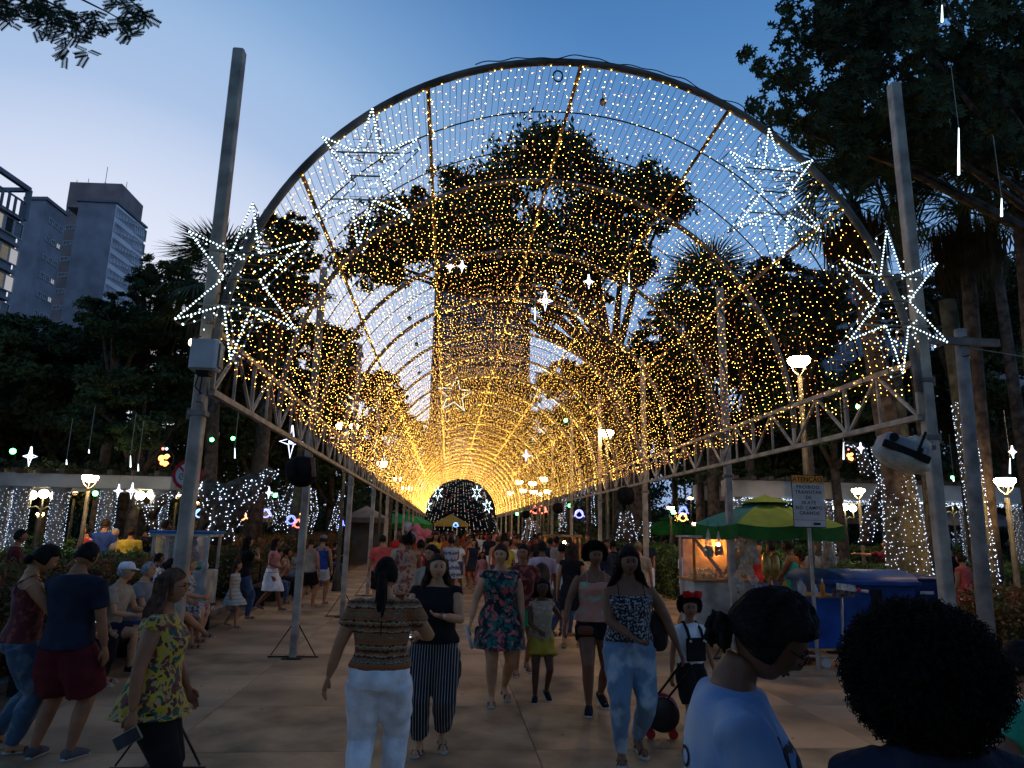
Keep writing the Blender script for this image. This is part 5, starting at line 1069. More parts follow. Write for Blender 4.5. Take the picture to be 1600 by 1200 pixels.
        if hk in ('long', 'bob', 'wavy', 'braids'):
            rs = np.random.RandomState(int(abs(px)*7+Y*11) % 9999)
            if hk == 'braids' or hk == 'long' or hk == 'wavy' or hk == 'bob':
                n = {0: 260, 1: 190, 2: 34, 3: 12}[lvl]
                thick = {0: .055, 1: .065, 2: .15, 3: .25}[lvl]*(1.0 if hk != 'braids' else .6)
                for k in range(n):
                    a = rs.uniform(R(-158), R(-22)) if rs.rand() > .25 else rs.choice([R(-14), R(-166)])+rs.uniform(-.12, .12)
                    dx, dy = math.cos(a), math.sin(a); rr2 = rs.uniform(.88, 1.12); st = hp(dx*.40*rr2, dy*.44*rr2, rs.uniform(-.05, .30)); st2 = hp(dx*.44*rr2, dy*.47*rr2, -.30)
                    out = HR@np.array([dx*.5, dy*.35, 0])*hh*hd.get('spread', .25); Lk = L*rs.uniform(.72, 1.06); P = [st, st2]; m3 = 6 if lvl < 2 else 3
                    for j in range(1, m3+1):
                        t = j/m3; wv = (math.sin(t*9+k)*.06, math.cos(t*8+k*1.7)*.06) if hk in ('wavy',) else (math.sin(t*4+k)*.02, math.cos(t*3+k)*.02)
                        p = st2+out*min(1, t*1.6)+dn*Lk*t+np.array([wv[0], wv[1], 0])*hh; 
                        if lean > 12: p = p
                        P.append(p)
                    b.tube(P, np.r_[.7, 1, np.linspace(1, .35, m3)]*thick*hh, 5)
        if hk == 'ponytail' or hk == 'bun':
            if lvl == 0:
                rs = np.random.RandomState(31); tgt = np.array([0, -1., hd.get('pz', .10)*.8]); tgt /= np.linalg.norm(tgt)
                for k in range(620):
                    d0 = rs.normal(size=3); d0 /= np.linalg.norm(d0)
                    if d0[2] < -.45 or (d0[1] > .30 and d0[2]+.28*d0[0]**2 < line+.06): continue
                    ts = np.linspace(0, .93, 7)[:, None]; Dk = d0*(1-ts)+tgt*ts; Dk /= np.linalg.norm(Dk, axis=1)[:, None]
                    o_ = (1.0+(.07+hd.get('vol', 0))*2.15*np.clip(1.0+.16*np.sin(Dk[:, 0]*17+Dk[:, 2]*9)*np.sin(Dk[:, 1]*13), .9, 1.2)+rs.uniform(-.01, .012)); o_[0] = min(o_[0], 1.03) if d0[1] > .2 else o_[0]
                    b.tube((headshape(Dk, hh, True)*o_[:, None])@HR.T+hc, np.array([.3, .9, 1, 1, 1, .9, .5])*.0016, 3, cap=False)
            c = hp(0, -.50, hd.get('pz', .10)); b.ell(c, np.array([.15, .13, .15])*hh*(1.25 if hk == 'bun' else .9), 12, 8)
            if hk == 'ponytail':
                rs = np.random.RandomState(4)
                for k in range({0: 60, 1: 45, 2: 12, 3: 5}[lvl]):
                    o = rs.normal(size=3)*.05*hh; bk = HR@np.array([0, -1., 0])*hh
                    P = [c+o, c+o*1.2+bk*.10+dn*L*.15, c+o*1.5+bk*.10+dn*L*.5, c+o*1.1+bk*.06+dn*L*rs.uniform(.85, 1.05)]; b.tube(P, np.array([.05, .055, .045, .015])*hh*(1 if lvl < 2 else 1.7), 5)
        if hk in ('afro', 'curly'):
            rs = np.random.RandomState(12); Rr = hd.get('R', .80)*hh; n = hd.get('n', {0: 8500, 1: 700, 2: 150, 3: 30}[lvl]); cc = hp(0, -.10, .12+hd.get('up', 0)); b.ell(cc, Rr*np.array([.86, .80, .84])*.88, 24, 16, 0, HR) if hk == 'afro' and facing_back(hd) else None
            for k in range(n):
                d = rs.normal(size=3); d /= np.linalg.norm(d)
                if (d[1] > .25 and d[2] < .42 and not facing_back(hd)) or d[2] < (-.9 if facing_back(hd) else -.62): continue
                d2 = HR@d; r0 = Rr*rs.uniform(.70, .95); s = Rr*.10; u = np.cross(d2, [.3, .5, .8]); u /= np.linalg.norm(u); v = np.cross(d2, u); ph = rs.uniform(0, 6)
                q0 = cc+d2*r0*np.array([1, .95, .97]); m4 = 7 if lvl == 0 else 4; P = [q0+d2*Rr*(.018 if lvl == 0 else .035)*j+(u*math.cos(ph+j*1.5)+v*math.sin(ph+j*1.5))*s*.26 for j in range(m4)]
                b.tube(P, np.linspace(1, .5, m4)*(.0021 if lvl == 0 else .006)*(1 if lvl < 2 else 3), 3, cap=False)
        if hk == 'cap' or hd.get('cap'):
            c = MB(); m_c = hd.get('cap'); q = [hc+HR@(np.array([math.cos(t)*.40*s_, math.sin(t)*.46*s_-.01, zc])*hh) for s_, zc in ((1, .14), (1.0, .3), (.8, .48), (.4, .56)) for t in np.arange(14)*2*pi/14]
            c.loft(np.array(q).reshape(4, 14, 3)); c.tube([hp(0, .2, .20), hp(0, .52, .16), hp(0, .70, .10)], np.array([[.02, .28], [.02, .26], [.01, .16]])*hh, 10, N0=HR@np.array([0, 0, 1.])); c.build('cap', m_c, root, True)
        b.build('hair', HAIR[hd['c']], root, True)
    # face ------------------------------------------------------------
    if lvl < 2:
        fp = lambda x, z, o=0: hc+HR@(headshape(np.array([[x, math.sqrt(max(0, 1-x*x-z*z)), z]]), hh, True)[0]+np.array([0, o*hh, 0]))
        for s in (-1, 1):
            b = MB(); c = fp(s*.33, .03, -.026); b.ell(c, np.array([.068, .045, .024])*hh, 12, 8, 0, HR); b.ell(c+HR@np.array([0, .038, .002])*hh, np.array([.028, .012, .024])*hh, 10, 6, 1, HR)
            b.tube([fp(s*.22, .07, .012), fp(s*.34, .115, .014), fp(s*.47, .06, .008)], .010*hh, 5, 1); b.build('eye', [EYEW, EYED], root, True)
            MB().tube([fp(s*.16, .20, .006), fp(s*.32, .26, .008), fp(s*.50, .20, .004)], np.array([[.008, .016], [.008, .018], [.006, .008]])*hh, 6, N0=HR@np.array([0, 1., 0])).build('eyebrow', HAIR[hd['c'] if hd['c'] != 'grey' else 'brown'], root)
        b = MB(); b.tube([fp(-.20, -.52, .0), fp(-.07, -.47, .012), fp(0, -.485, .012), fp(.07, -.47, .012), fp(.20, -.52, .0)], np.array([.006, .018, .016, .018, .006])*hh, 7); b.tube([fp(-.18, -.535, .0), fp(0, -.57, .012), fp(.18, -.535, .0)], np.array([.006, .021, .006])*hh, 7)
        b.build('lips', LIP[skin], root, True)
        if glasses:
            b = MB()
            for s in (-1, 1): c = fp(s*.33, .02, .07); a = np.linspace(0, 2*pi, 15); b.tube([c+HR@np.array([math.cos(t)*.12, 0, math.sin(t)*.085])*hh for t in a], .008*hh, 4); b.tube([c+HR@np.array([s*.12, 0, .02])*hh, hc+HR@np.array([s*.36, -.03, 0])*hh], .008*hh, 4)
            b.tube([fp(-.1, .04, .08), fp(.1, .04, .08)], .008*hh, 4); b.build('glasses', BLACKP, root)
    info = dict(root=root, H={i: tuple(np.array(v)*S for v in H[i][:3])+(H[i][3],) for i in H}, J=J, S=S, hc=hc, HR=HR, hh=hh, TT=lambda p: TT(p)*S)
    return info
def facing_back(hd): return hd.get('back', False)
def flush_people():
    """fuse every body and garment at once (voxel union + smoothing), then attach heads and hands"""
    items = []
    for k, (b, name, mats_, root, vox, fold, extra) in enumerate(PEND):
        me = b.mesh(name); o = bpy.data.objects.new(name, me); COL.objects.link(o)
        m = o.modifiers.new('r', 'REMESH'); m.mode = 'VOXEL'; m.voxel_size = vox; m.use_smooth_shade = True
        s = o.modifiers.new('s', 'SMOOTH'); s.factor = .5; s.iterations = 5; items.append(o)
    dg = bpy.context.evaluated_depsgraph_get()
    for o, (b, name, mats_, root, vox, fold, extra) in zip(items, PEND):
        me = bpy.data.meshes.new_from_object(o.evaluated_get(dg)); me.name = name
        n = len(me.vertices); co = np.zeros(n*3, np.float32); me.vertices.foreach_get('co', co); co = co.reshape(-1, 3)
        if fold:
            nr = np.zeros(n*3, np.float32); me.vertices.foreach_get('normal', nr); nr = nr.reshape(-1, 3); ph = float(root.location.x*7+root.location.y*3)
            f = np.sin(co[:, 0]*31+co[:, 2]*13+ph)*np.sin(co[:, 2]*19-co[:, 1]*23+ph)+.6*np.sin(co[:, 2]*47+co[:, 0]*17+ph*2)*np.sin(co[:, 1]*29+co[:, 0]*9)+.8*np.sin(co[:, 0]*62+co[:, 1]*40+ph)*smooth(1.1, .5, co[:, 2])*.5
            co = co+nr*(f*fold*.55)[:, None]; me.vertices.foreach_set('co', co.astype(np.float32).ravel())
        if extra is not None:
            q = np.array([tuple(p.vertices) for p in me.polygons if len(p.vertices) == 4]).reshape(-1, 4); bb = MB(); bb.add(co, q); V0 = np.vstack(extra.V); nn = bb.n
            bb.V.append(V0); bb.Fq += [f+nn for f in extra.Fq]; bb.Mq += extra.Mq; bb.Ft += [f+nn for f in extra.Ft]; bb.Mt += extra.Mt; bb.n += len(V0); me = bb.mesh(name, True)
        for m in mats_:
            me.materials.clear() if m is mats_[0] else None; me.materials.append(m)
        me.polygons.foreach_set('use_smooth', np.ones(len(me.polygons), bool))
        no = bpy.data.objects.new(name, me); COL.objects.link(no); no.parent = root
    for o in items: bpy.data.objects.remove(o)
    PEND.clear()
# ------------------------------------------------------------------ the cast, nearest first
def T(kind='tee', m=None, hem=.50, **k): return dict(kind=kind, m=m, hem=hem, **k)
def C(key, c, **k): return mat('cloth_'+key, c, .85, 0, .12, 6, .3, 40, **k)
white = C('white', (.78, .78, .78)); black = C('black', (.012, .012, .013)); navy = C('navy', (.018, .024, .04)); red = C('red', (.42, .03, .025)); maroon = C('maroon', (.10, .014, .018)); grey_ = C('grey', (.22, .21, .20)); beige = C('beige', (.36, .30, .22)); teal = C('teal', (.03, .33, .25)); blue = C('blue', (.03, .07, .28)); sky_ = C('sky_blue', (.20, .36, .62)); pink = C('pink', (.50, .22, .22)); orange_ = C('orange', (.50, .10, .02)); yellow = C('yellow', (.52, .38, .05)); green_ = C('green', (.02, .28, .10)); coral = C('coral', (.60, .10, .08))
denim = fabric('denim_dark', (.035, .07, .15), [(.07, .13, .25)], 5, 'noise'); washed = fabric('denim_washed', (.14, .22, .31), [(.26, .36, .45), (.42, .48, .50)], 4.5, 'noise'); ripped = fabric('denim_faded', (.05, .09, .14), [(.12, .17, .22)], 6, 'noise')
G1 = 'people nearest the camera'
ethnic = fabric('patterned_bands', (.30, .09, .03), [(.05, .12, .10), (.36, .26, .14), (.07, .02, .012), (.30, .12, .04)], 17, 'bands')
p_pony = person(598, 5.0, -6, 'woman seen from behind in an orange patterned blouse, white trousers and low ponytail', w=1.22, skin='tan', h=1.57, top=T('tee', ethnic, .555, sleeve=.55, flare=.012), bottom=dict(m=C('white_trousers', (.82, .82, .84)), fit=1.06, end=.06), hair=dict(kind='ponytail', c='black', len=.28, pz=.0), hl=(-.235, -.01, .45), hr=(.13, .20, .66), er=(1, -.6, -.6), step=.30, lvl=0, group=G1, x=at(600, 930, 5.0).x, shoes=dict(m=C('white_shoe', (.5, .5, .5)), kind='shoe'))
stripe = fabric('pinstripe', (.012, .012, .014), [(.42, .40, .38)], 44, 'stripes')
p_blk = person(672, 6.24, 176, 'woman in black sleeveless top and pinstriped trousers talking with raised hands', w=1.20, skin='fair', h=1.56, top=T('sleeveless', black, .54, flare=.01), bottom=dict(m=stripe, fit=1.13, end=.075), hair=dict(kind='long', c='brown', len=.10, line=.58, spread=.3), hr=(.11, .19, .64), hl=(-.05, .21, .70), er=(.8, -.8, -.9), el=(-.9, -.5, -.8), turn=12, step=.12, lvl=0, curl=.25, group=G1)
floral = fabric('tropical_print', (.012, .022, .024), [(.55, .08, .09), (.02, .16, .13), (.50, .16, .14), (.02, .10, .09)], 8.0)
p_flo = person(778, 7.91, 186, 'woman in a dark tropical flower dress holding a rolled white paper', w=1.16, skin='fair', h=1.62, top=T('dress', floral, .345, flare=.016), hair=dict(kind='bun', c='brown', pz=.05), hr=(.20, .03, .50), hl=(-.15, .06, .47), turn=-26, step=.26, lvl=0, group=G1)
kidtop = fabric('pale_print', (.45, .38, .24), [(.30, .12, .06), (.50, .44, .32)], 12, 'noise')
p_girl = person(845, 7.96, 180, 'little girl in printed sleeveless top, yellow shorts and black shoes', w=.92, skin='deep', h=1.24, top=T('sleeveless', kidtop, .50), bottom=dict(kind='shorts', m=yellow, end=.375, fit=1.15), hair=dict(kind='braids', c='black', len=.05), hr=(.05, .17, .60), hl=(-.16, .08, .60), shoes=dict(kind='shoe', m=black, sole=C('white_sole', (.5, .5, .5))), step=.1, lvl=0, group=G1)
pgt = fabric('pink_green_print', (.50, .22, .15), [(.12, .42, .30), (.55, .36, .26)], 7, 'noise')
p_pg = person(930, 7.58, 178, 'woman in an off-shoulder pink and green top and very short black shorts', w=1.08, skin='dark', h=1.64, top=T('camidress', pgt, .53, flare=.03, sleeve=.4), bottom=dict(kind='shorts', m=black, end=.42), hair=dict(kind='curly', c='black', R=.66), hr=(.20, .08, .52), hl=(-.14, .08, .48), er=(1, -.9, 0), shoes=dict(kind='shoe', m=black, sole=C('white_sole', ())), step=.34, lvl=0, turn=5, group=G1)
bwp = fabric('black_white_scribble', (.016, .016, .018), [(.34, .34, .36)], 55, 'noise')
p_jean = person(985, 6.01, 178, 'woman in black and white strappy top and washed jeans pulling a trolley case', w=1.17, skin='dark', h=1.65, top=T('cami', bwp, .545), bottom=dict(kind='jeans', m=washed, fit=.97, end=.045), hair=dict(kind='wavy', c='black', len=.17, vol=.06, spread=.55), hr=(.015, .15, .585), hl=(-.285, .06, .425), er=(1, -.7, -.3), el=(-1, -.6, 0), step=.22, lvl=0, group=G1, nod=4)
p_bow = person(1083, 6.29, 192, 'little girl with big red bow, black dungarees, white tee and red shoes', w=.95, skin='brown', h=1.21, top=T('tee', white, .56, sleeve=.6), bottom=dict(kind='overalls', m=black, end=.30, fit=1.25), hair=dict(kind='curly', c='black', R=.60), hr=(.17, .02, .46), hl=(-.17, .05, .50), turn=-22, shoes=dict(kind='shoe', m=red, sole=red), step=.08, lvl=0, group=G1)
yfl = fabric('yellow_flower_print', (.52, .36, .035), [(.16, .05, .03), (.02, .10, .08), (.46, .30, .12), (.10, .03, .04)], 12)
p_yel = person(262, 4.6, -82, 'woman in profile wearing a sleeveless yellow flowered tunic over black leggings', w=1.22, belly=.12, skin='brown', h=1.50, top=T('dress', yfl, .455, flare=.012), bottom=dict(kind='leggings', m=black, end=.05), hair=dict(kind='long', c='auburn', len=.10, spread=.5), hr=(.19, -.03, .45), hl=(-.16, .1, .5), step=.16, lvl=0, glasses=True, group=G1, x=at(258, 930, 4.6).x)
p_man = person(80, 6.12, -14, 'man seen from behind in a navy t-shirt, maroon shorts and grey trainers', sex='m', w=1.14, skin='brown', h=1.63, top=T('tee', navy, .49, sleeve=.72, flare=.01, inf=.014), bottom=dict(kind='shorts', m=maroon, end=.285, fit=1.2), hair=dict(kind='short', c='black'), hr=(.19, .03, .44), hl=(-.10, .20, .58), nod=22, toe=.035, step=.02, lvl=0, shoes=dict(kind='shoe', m=C('trainer_grey', (.10, .095, .10)), sole=C('sole_white', (.45, .45, .45))), group=G1)
p_lw = person(6, 6.3, -58, 'woman at left edge in dark red vest and faded jeans looking at a phone', w=1.15, skin='tan', h=1.60, top=T('tank', fabric('dark_red_print', (.10, .02, .02), [(.25, .06, .04)], 14, 'noise'), .52), bottom=dict(kind='jeans', m=ripped, fit=1.05), hair=dict(kind='bun', c='black', pz=-.3), hr=(.12, .22, .60), hl=(-.08, .24, .60), nod=28, step=.1, lvl=1, group=G1)
tsh = fabric('blue_white_tee', (.15, .27, .48), [(.42, .46, .52)], 1.8, 'noise')
p_blu = person(1180, 1.95, -108, 'woman close up in profile looking down, pale blue tee with black lettering', w=1.12, skin='dark', h=1.655, top=T('tee', tsh, .50, sleeve=.62, inf=.012), bottom=dict(kind='jeans', m=denim), hair=dict(kind='ponytail', c='black', len=.03, pz=-.24, vol=.055, line=.46), hr=(.11, .22, .60), hl=(-.05, .25, .62), nod=36, lean=5, lvl=0, glasses=True, group=G1, x=at(1115, 985, 1.95).x)
p_afro = person(1440, 1.62, -6, 'person with huge dark afro from behind, navy tee with small white lettering', w=1.12, skin='deep', h=1.575, top=T('tee', navy, .50, sleeve=.6, inf=.012), bottom=dict(kind='jeans', m=denim), hair=dict(kind='afro', c='black', R=.87, back=True, up=-.14), lvl=0, group=G1, x=at(1450, 1070, 1.62).x)
p_edge = person(1625, 2.9, 30, 'person cut off by the right edge in green and white with bent elbow', w=1.2, skin='dark', h=1.36, top=T('tee', fabric('green_white', (.03, .30, .16), [(.50, .50, .48)], 5, 'noise'), .5), bottom=dict(kind='jeans', m=denim), hair=dict(kind='short', c='black'), hl=(-.14, .10, .62), el=(-1, -.4, 0), lvl=1, group=G1, x=at(1612, 1060, 2.9).x)
# middle distance
G2 = 'people strolling under the tunnel'
M2 = dict(lvl=1, group=G2)
person(668, 8.9, 168, 'woman with long black hair and cream blouse behind the woman in black', h=1.58, skin='tan', top=T('tee', beige, .5), bottom=dict(m=beige), hair=dict(kind='long', c='black', len=.3), turn=-30, **M2)
person(815, 9.4, 184, 'young woman in a maroon printed top and green shorts beside the flower dress', h=1.60, skin='brown', top=T('tee', fabric('maroon_print', (.10, .015, .015), [(.30, .08, .05)], 12, 'noise'), .5), bottom=dict(kind='shorts', m=green_, end=.36), hair=dict(kind='bun', c='black', pz=.3), turn=-25, **M2)
person(846, 12.4, 2, 'person from behind in a pale pink shirt carrying a dark backpack', sex='m', h=1.60, skin='dark', top=T('tee', C('pale_pink', (.48, .38, .42)), .5, sleeve=.8), bottom=dict(kind='shorts', m=beige, end=.28), hair=dict(kind='short', c='black', vol=.04), **M2)
person(893, 11.4, -20, 'woman from behind with very long straight hair in a black top and skirt', h=1.60, skin='tan', top=T('sleeveless', black, .5), bottom=dict(kind='skirt', m=black, end=.36), hair=dict(kind='long', c='brown', len=.42), step=.3, **M2)
person(876, 12.6, -50, 'person in a white sleeveless vest left of the woman with very long hair', h=1.58, skin='brown', top=T('tank', white, .5), bottom=dict(kind='jeans', m=denim), hair=dict(kind='short', c='black'), **M2)
person(868, 17.5, -75, 'man in a grey tee standing in profile before the small lit cart', sex='m', h=1.66, skin='dark', top=T('tee', beige, .5, sleeve=.7), bottom=dict(m=black), hair=dict(kind='short', c='black'), lvl=2, group=G2)
person(858, 18.4, -60, 'man in dark blue between the grey tee and the lit cart', sex='m', h=1.62, skin='dark', top=T('tee', navy, .5), bottom=dict(m=black), hair=dict(kind='short', c='black'), lvl=2, group=G2)
tier = fabric('pale_tiered', (.36, .42, .50), [(.10, .10, .13)], 7, 'bands')
p_tier = person(702, 18.9, 8, 'woman from behind in a pale blue tiered dress carrying a child in pink', h=1.58, w=1.15, skin='dark', top=T('dress', tier, .34, flare=.03), hair=dict(kind='short', c='black', vol=.05), hl=(-.05, .18, .62), hr=(.06, .18, .60), step=.4, lvl=1, group=G2)
person(735, 23.4, 170, 'woman in a red top and long red skirt walking toward the camera', h=1.55, skin='tan', top=T('tank', red, .5), bottom=dict(kind='skirt', m=red, end=.2, flare=.01), hair=dict(kind='bun', c='black', pz=.3), lvl=2, group=G2)
person(752, 20.5, 180, 'child with long dark hair in a pink dress left of the flower dress', h=1.15, skin='brown', top=T('dress', pink, .3, flare=.03), hair=dict(kind='long', c='black', len=.15), lvl=2, group=G2)
person(788, 17, 180, 'woman with glasses and bushy hair in a yellow top', h=1.58, skin='brown', top=T('tee', yellow, .5), bottom=dict(m=denim), hair=dict(kind='curly', c='black', R=.72), lvl=2, group=G2)
person(592, 16.5, 10, 'man in a coral red tee with a black strap across his back', sex='m', h=1.62, w=1.15, skin='tan', top=T('tee', coral, .48, sleeve=.8), bottom=dict(kind='shorts', m=black, end=.28), hair=dict(kind='short', c='black'), lvl=1, group=G2)
person(622, 15.4, -30, 'man in a khaki grey tee beside the coral red tee', sex='m', h=1.63, skin='tan', top=T('tee', beige, .49, sleeve=.8), bottom=dict(kind='shorts', m=black, end=.28), hair=dict(kind='short', c='brown'), lvl=1, group=G2)
leo = fabric('leopard_print', (.38, .26, .17), [(.04, .025, .02), (.40, .05, .04)], 13, 'noise')
person(632, 13.6, 6, 'woman from behind with short afro hair in a leopard and red print dress', h=1.66, w=1.12, skin='dark', top=T('dress', leo, .36, flare=.012), hair=dict(kind='curly', c='black', R=.62, back=True), lvl=1, group=G2)
person(652, 14.2, 2, 'woman from behind in a red flowered dress next to the leopard dress', h=1.56, w=1.1, skin='dark', top=T('dress', fabric('red_flowered', (.35, .02, .03), [(.6, .35, .35)], 8), .36, flare=.012), hair=dict(kind='bun', c='black'), lvl=1, group=G2)
person(683, 22, 10, 'small child in an orange outfit in the middle of the avenue', h=1.1, skin='brown', top=T('tee', orange_, .5), bottom=dict(kind='shorts', m=orange_, end=.3), hair=dict(kind='short', c='black'), lvl=2, group=G2)
person(690, 26, 180, 'person in orange behind the small orange child', h=1.6, skin='dark', top=T('tee', orange_, .5), bottom=dict(m=denim), hair=dict(kind='short', c='black'), lvl=2, group=G2)
# left strollers
person(420, 16.1, -84, 'woman in a pale pink top and white skirt striding right with long dark braids', h=1.50, w=1.1, skin='dark', top=T('sleeveless', pink, .52), bottom=dict(kind='skirt', m=white, end=.27, flare=-.005), hair=dict(kind='braids', c='black', len=.4), hr=(.13, .10, .60), step=.5, lvl=1, group=G2)
person(478, 16.8, -25, 'person in a cream vest and black shorts partly behind the second pole', sex='m', h=1.52, w=1.12, skin='tan', top=T('tank', beige, .5), bottom=dict(kind='shorts', m=black, end=.32), hair=dict(kind='short', c='brown'), lvl=1, group=G2)
person(497, 17.4, -15, 'person in a bright blue vest and white shorts beside the cream vest', sex='m', h=1.58, w=1.1, skin='tan', top=T('tank', blue, .5), bottom=dict(kind='shorts', m=white, end=.36), hair=dict(kind='cap', c='brown', cap=grey_), lvl=1, group=G2)
person(374, 14.6, -60, 'person in black raising a phone to the face beside the bench', h=1.56, skin='tan', top=T('tee', black, .5), bottom=dict(kind='jeans', m=denim), hair=dict(kind='long', c='black', len=.15), hr=(.05, .14, .80), lvl=1, group=G2)
# people on the bench
G3 = 'people seated along the left hedge'
def sit(Y, label, x=-4.15, **k):
    a = dict(seat=.46, face=-92, feet=None, lvl=1, group=G3, x=x); a.update(k); h = a['h']
    if a['feet'] is None: a['feet'] = [(.06, .26/h*1.5, 0), (-.06, .22/h*1.5, 0)]
    return person(0, Y, a.pop('face'), label, **a)
sit(8.75, 'elderly woman in a brown flowered blouse seated at the near end of the bench', h=1.52, w=1.2, skin='fair', top=T('long', fabric('brown_floral', (.16, .09, .07), [(.35, .20, .15), (.05, .03, .03)], 16), .48), bottom=dict(m=black), hair=dict(kind='curly', c='brown', R=.58), hr=(.10, .20, .36), hl=(-.10, .2, .36), lean=8)
sit(9.5, 'seated man in a white cap with pale legs crossed at the ankle', h=1.68, sex='m', w=1.1, skin='fair', top=T('tee', beige, .48), bottom=dict(kind='shorts', m=navy, end=.34), hair=dict(kind='cap', c='grey', cap=white), hr=(.1, .24, .40), hl=(-.1, .24, .40), shoes=dict(kind='shoe', m=black), lean=10)
sit(10.3, 'seated woman with bare knees between the white cap and the dark hair', h=1.6, w=1.15, skin='fair', top=T('tee', grey_, .48), bottom=dict(kind='shorts', m=denim, end=.36), hair=dict(kind='short', c='grey'), hr=(.1, .24, .40), hl=(-.1, .24, .40), lean=6)
sit(11.1, 'seated woman with black hair in a dark strappy dress and crossed legs', h=1.62, w=1.1, skin='tan', top=T('tank', black, .48), bottom=dict(kind='shorts', m=black, end=.36), hair=dict(kind='bun', c='black'), feet=[(-.03, .42, .10), (-.06, .30, 0)], hr=(.06, .26, .42), hl=(-.1, .24, .40), lean=6)
sit(11.9, 'seated woman in a white and red flowered dress at the far end of the bench', h=1.58, w=1.2, skin='fair', top=T('dress', fabric('white_red_flower', (.5, .46, .42), [(.45, .06, .05), (.05, .14, .10)], 9), .40), hair=dict(kind='long', c='blond', len=.1), hr=(.08, .24, .42), lean=6)
False and sit(12.7, 'seated person in a coral shirt half hidden at the end of the bench', h=1.6, w=1.1, skin='tan', top=T('tee', coral, .48), bottom=dict(m=denim), hair=dict(kind='short', c='brown'), hr=(.08, .24, .42), lean=6)
person(360, 13.4, -100, 'child in a striped dress standing at the far end of the bench', h=1.12, skin='tan', top=T('dress', fabric('child_stripes', (.5, .45, .40), [(.08, .35, .28), 'h'], 16, 'stripes'), .35, flare=.02), hair=dict(kind='long', c='brown', len=.1), lvl=1, group=G3)
for i, (Y, m_, lab, hk) in enumerate([(17.6, beige, 'seated person with a raised arm in a cream vest by the third left pole', 'short'), (18.6, leo, 'seated woman in a leopard print dress near the third left pole', 'bun'), (19.8, grey_, 'seated person in grey beside the coral red tee', 'short'), (21.0, black, 'seated person in black in the left row', 'long'), (22.5, white, 'seated person in white in the left row', 'short'), (24.3, red, 'seated person in red in the left row', 'bun'), (26.4, navy, 'seated person in navy far along the left row', 'short')]):
    sit(Y, lab, h=1.55, lvl=2, skin=['tan', 'brown', 'dark'][i % 3], top=T('tee', m_, .48), bottom=dict(m=[denim, black][i % 2]), hair=dict(kind=hk, c='black'), hr=(.1, .24, .5) if i else (.1, .1, .85), lean=8, x=-4.1)
# far left, behind the hedges
G4 = 'people standing behind the left hedges'
for px, Y, f, h, lab, k in [(120, 17.9, 150, 1.56, 'woman in a red flowered long dress left of the bowl lamp post', dict(top=T('dress', fabric('red_flowered', ()), .1, flare=.03), skin='tan', hair=dict(kind='bun', c='black'))),
    (148, 18.2, 10, 1.72, 'man in a blue tee right of the bowl lamp post', dict(sex='m', top=T('tee', blue, .5), bottom=dict(m=denim), skin='tan', hair=dict(kind='short', c='brown'))),
    (168, 18.3, 160, 1.5, 'grey-haired person in a grey shirt next to the blue tee', dict(top=T('tee', grey_, .5), bottom=dict(m=grey_), skin='fair', hair=dict(kind='short', c='grey'))),
    (191, 18.2, 20, 1.52, 'woman in a bright yellow shirt behind the left hedge', dict(w=1.2, top=T('tee', yellow, .5), bottom=dict(m=beige), skin='tan', hair=dict(kind='bun', c='brown'))),
    (215, 18.8, 10, 1.6, 'person in dark clothes right of the yellow shirt', dict(top=T('tee', black, .5), bottom=dict(m=black), skin='dark', hair=dict(kind='short', c='black'))),
    (242, 18.0, -40, 1.72, 'person in an olive vest and dark trousers near the vending cart', dict(sex='m', top=T('tank', C('olive', (.25, .22, .08)), .5), bottom=dict(m=black), skin='dark', hair=dict(kind='short', c='black'))),
    (305, 17.4, -60, 1.68, 'man in a pale shirt standing behind the front pole', dict(sex='m', top=T('tee', beige, .5), bottom=dict(m=denim), skin='tan', hair=dict(kind='short', c='black'))),
    (2, 12.5, -60, 1.5, 'person in a dark red print at the far left edge behind the hedge', dict(top=T('tee', maroon, .5), bottom=dict(m=black), skin='brown', hair=dict(kind='short', c='black')))]:
    person(px, Y-.4, f, lab, h=h+.14, lvl=2, group=G4, **k)
person(233, 13.6, -70, 'man in a white shirt and dark tie-like strap sitting left of the vending cart', sex='m', h=1.5, skin='brown', seat=.5, feet=[(.06, .28, 0), (-.06, .25, 0)], top=T('tee', white, .48, sleeve=.8), bottom=dict(m=black), hair=dict(kind='short', c='black'), lvl=1, group=G4)
person(291, 14.6, 100, 'vendor in a brown tee behind the white vending cart', sex='m', h=1.5, w=1.15, skin='brown', top=T('tee', C('brown_red', (.12, .04, .03)), .5), bottom=dict(m=denim), hair=dict(kind='short', c='black'), lvl=1, group=G4)
# right side
G5 = 'people around the right stalls'
person(1243, 12.2, 60, 'vendor in a teal vest with a cap behind the blue counter', sex='m', h=1.72, w=1.1, skin='deep', top=T('tank', teal, .48), bottom=dict(m=black), hair=dict(kind='short', c='black'), hr=(.08, .2, .6), hl=(-.08, .2, .6), lvl=1, group=G5)
person(1263, 11.6, 75, 'boy in a pale blue tee with a dark shoulder stripe beside the teal vest', sex='m', h=1.52, skin='tan', top=T('tee', fabric('blue_sport_tee', (.14, .36, .46), [(.02, .03, .04)], 3, 'stripes'), .48), bottom=dict(m=denim), hair=dict(kind='short', c='brown'), nod=10, lvl=1, group=G5)
person(1075, 13.9, -75, 'young woman in white tee and pink shorts at the snack cart', h=1.58, skin='brown', top=T('tee', white, .52), bottom=dict(kind='shorts', m=coral, end=.32), hair=dict(kind='ponytail', c='black', len=.1), hr=(.08, .15, .7), lvl=1, group=G5)
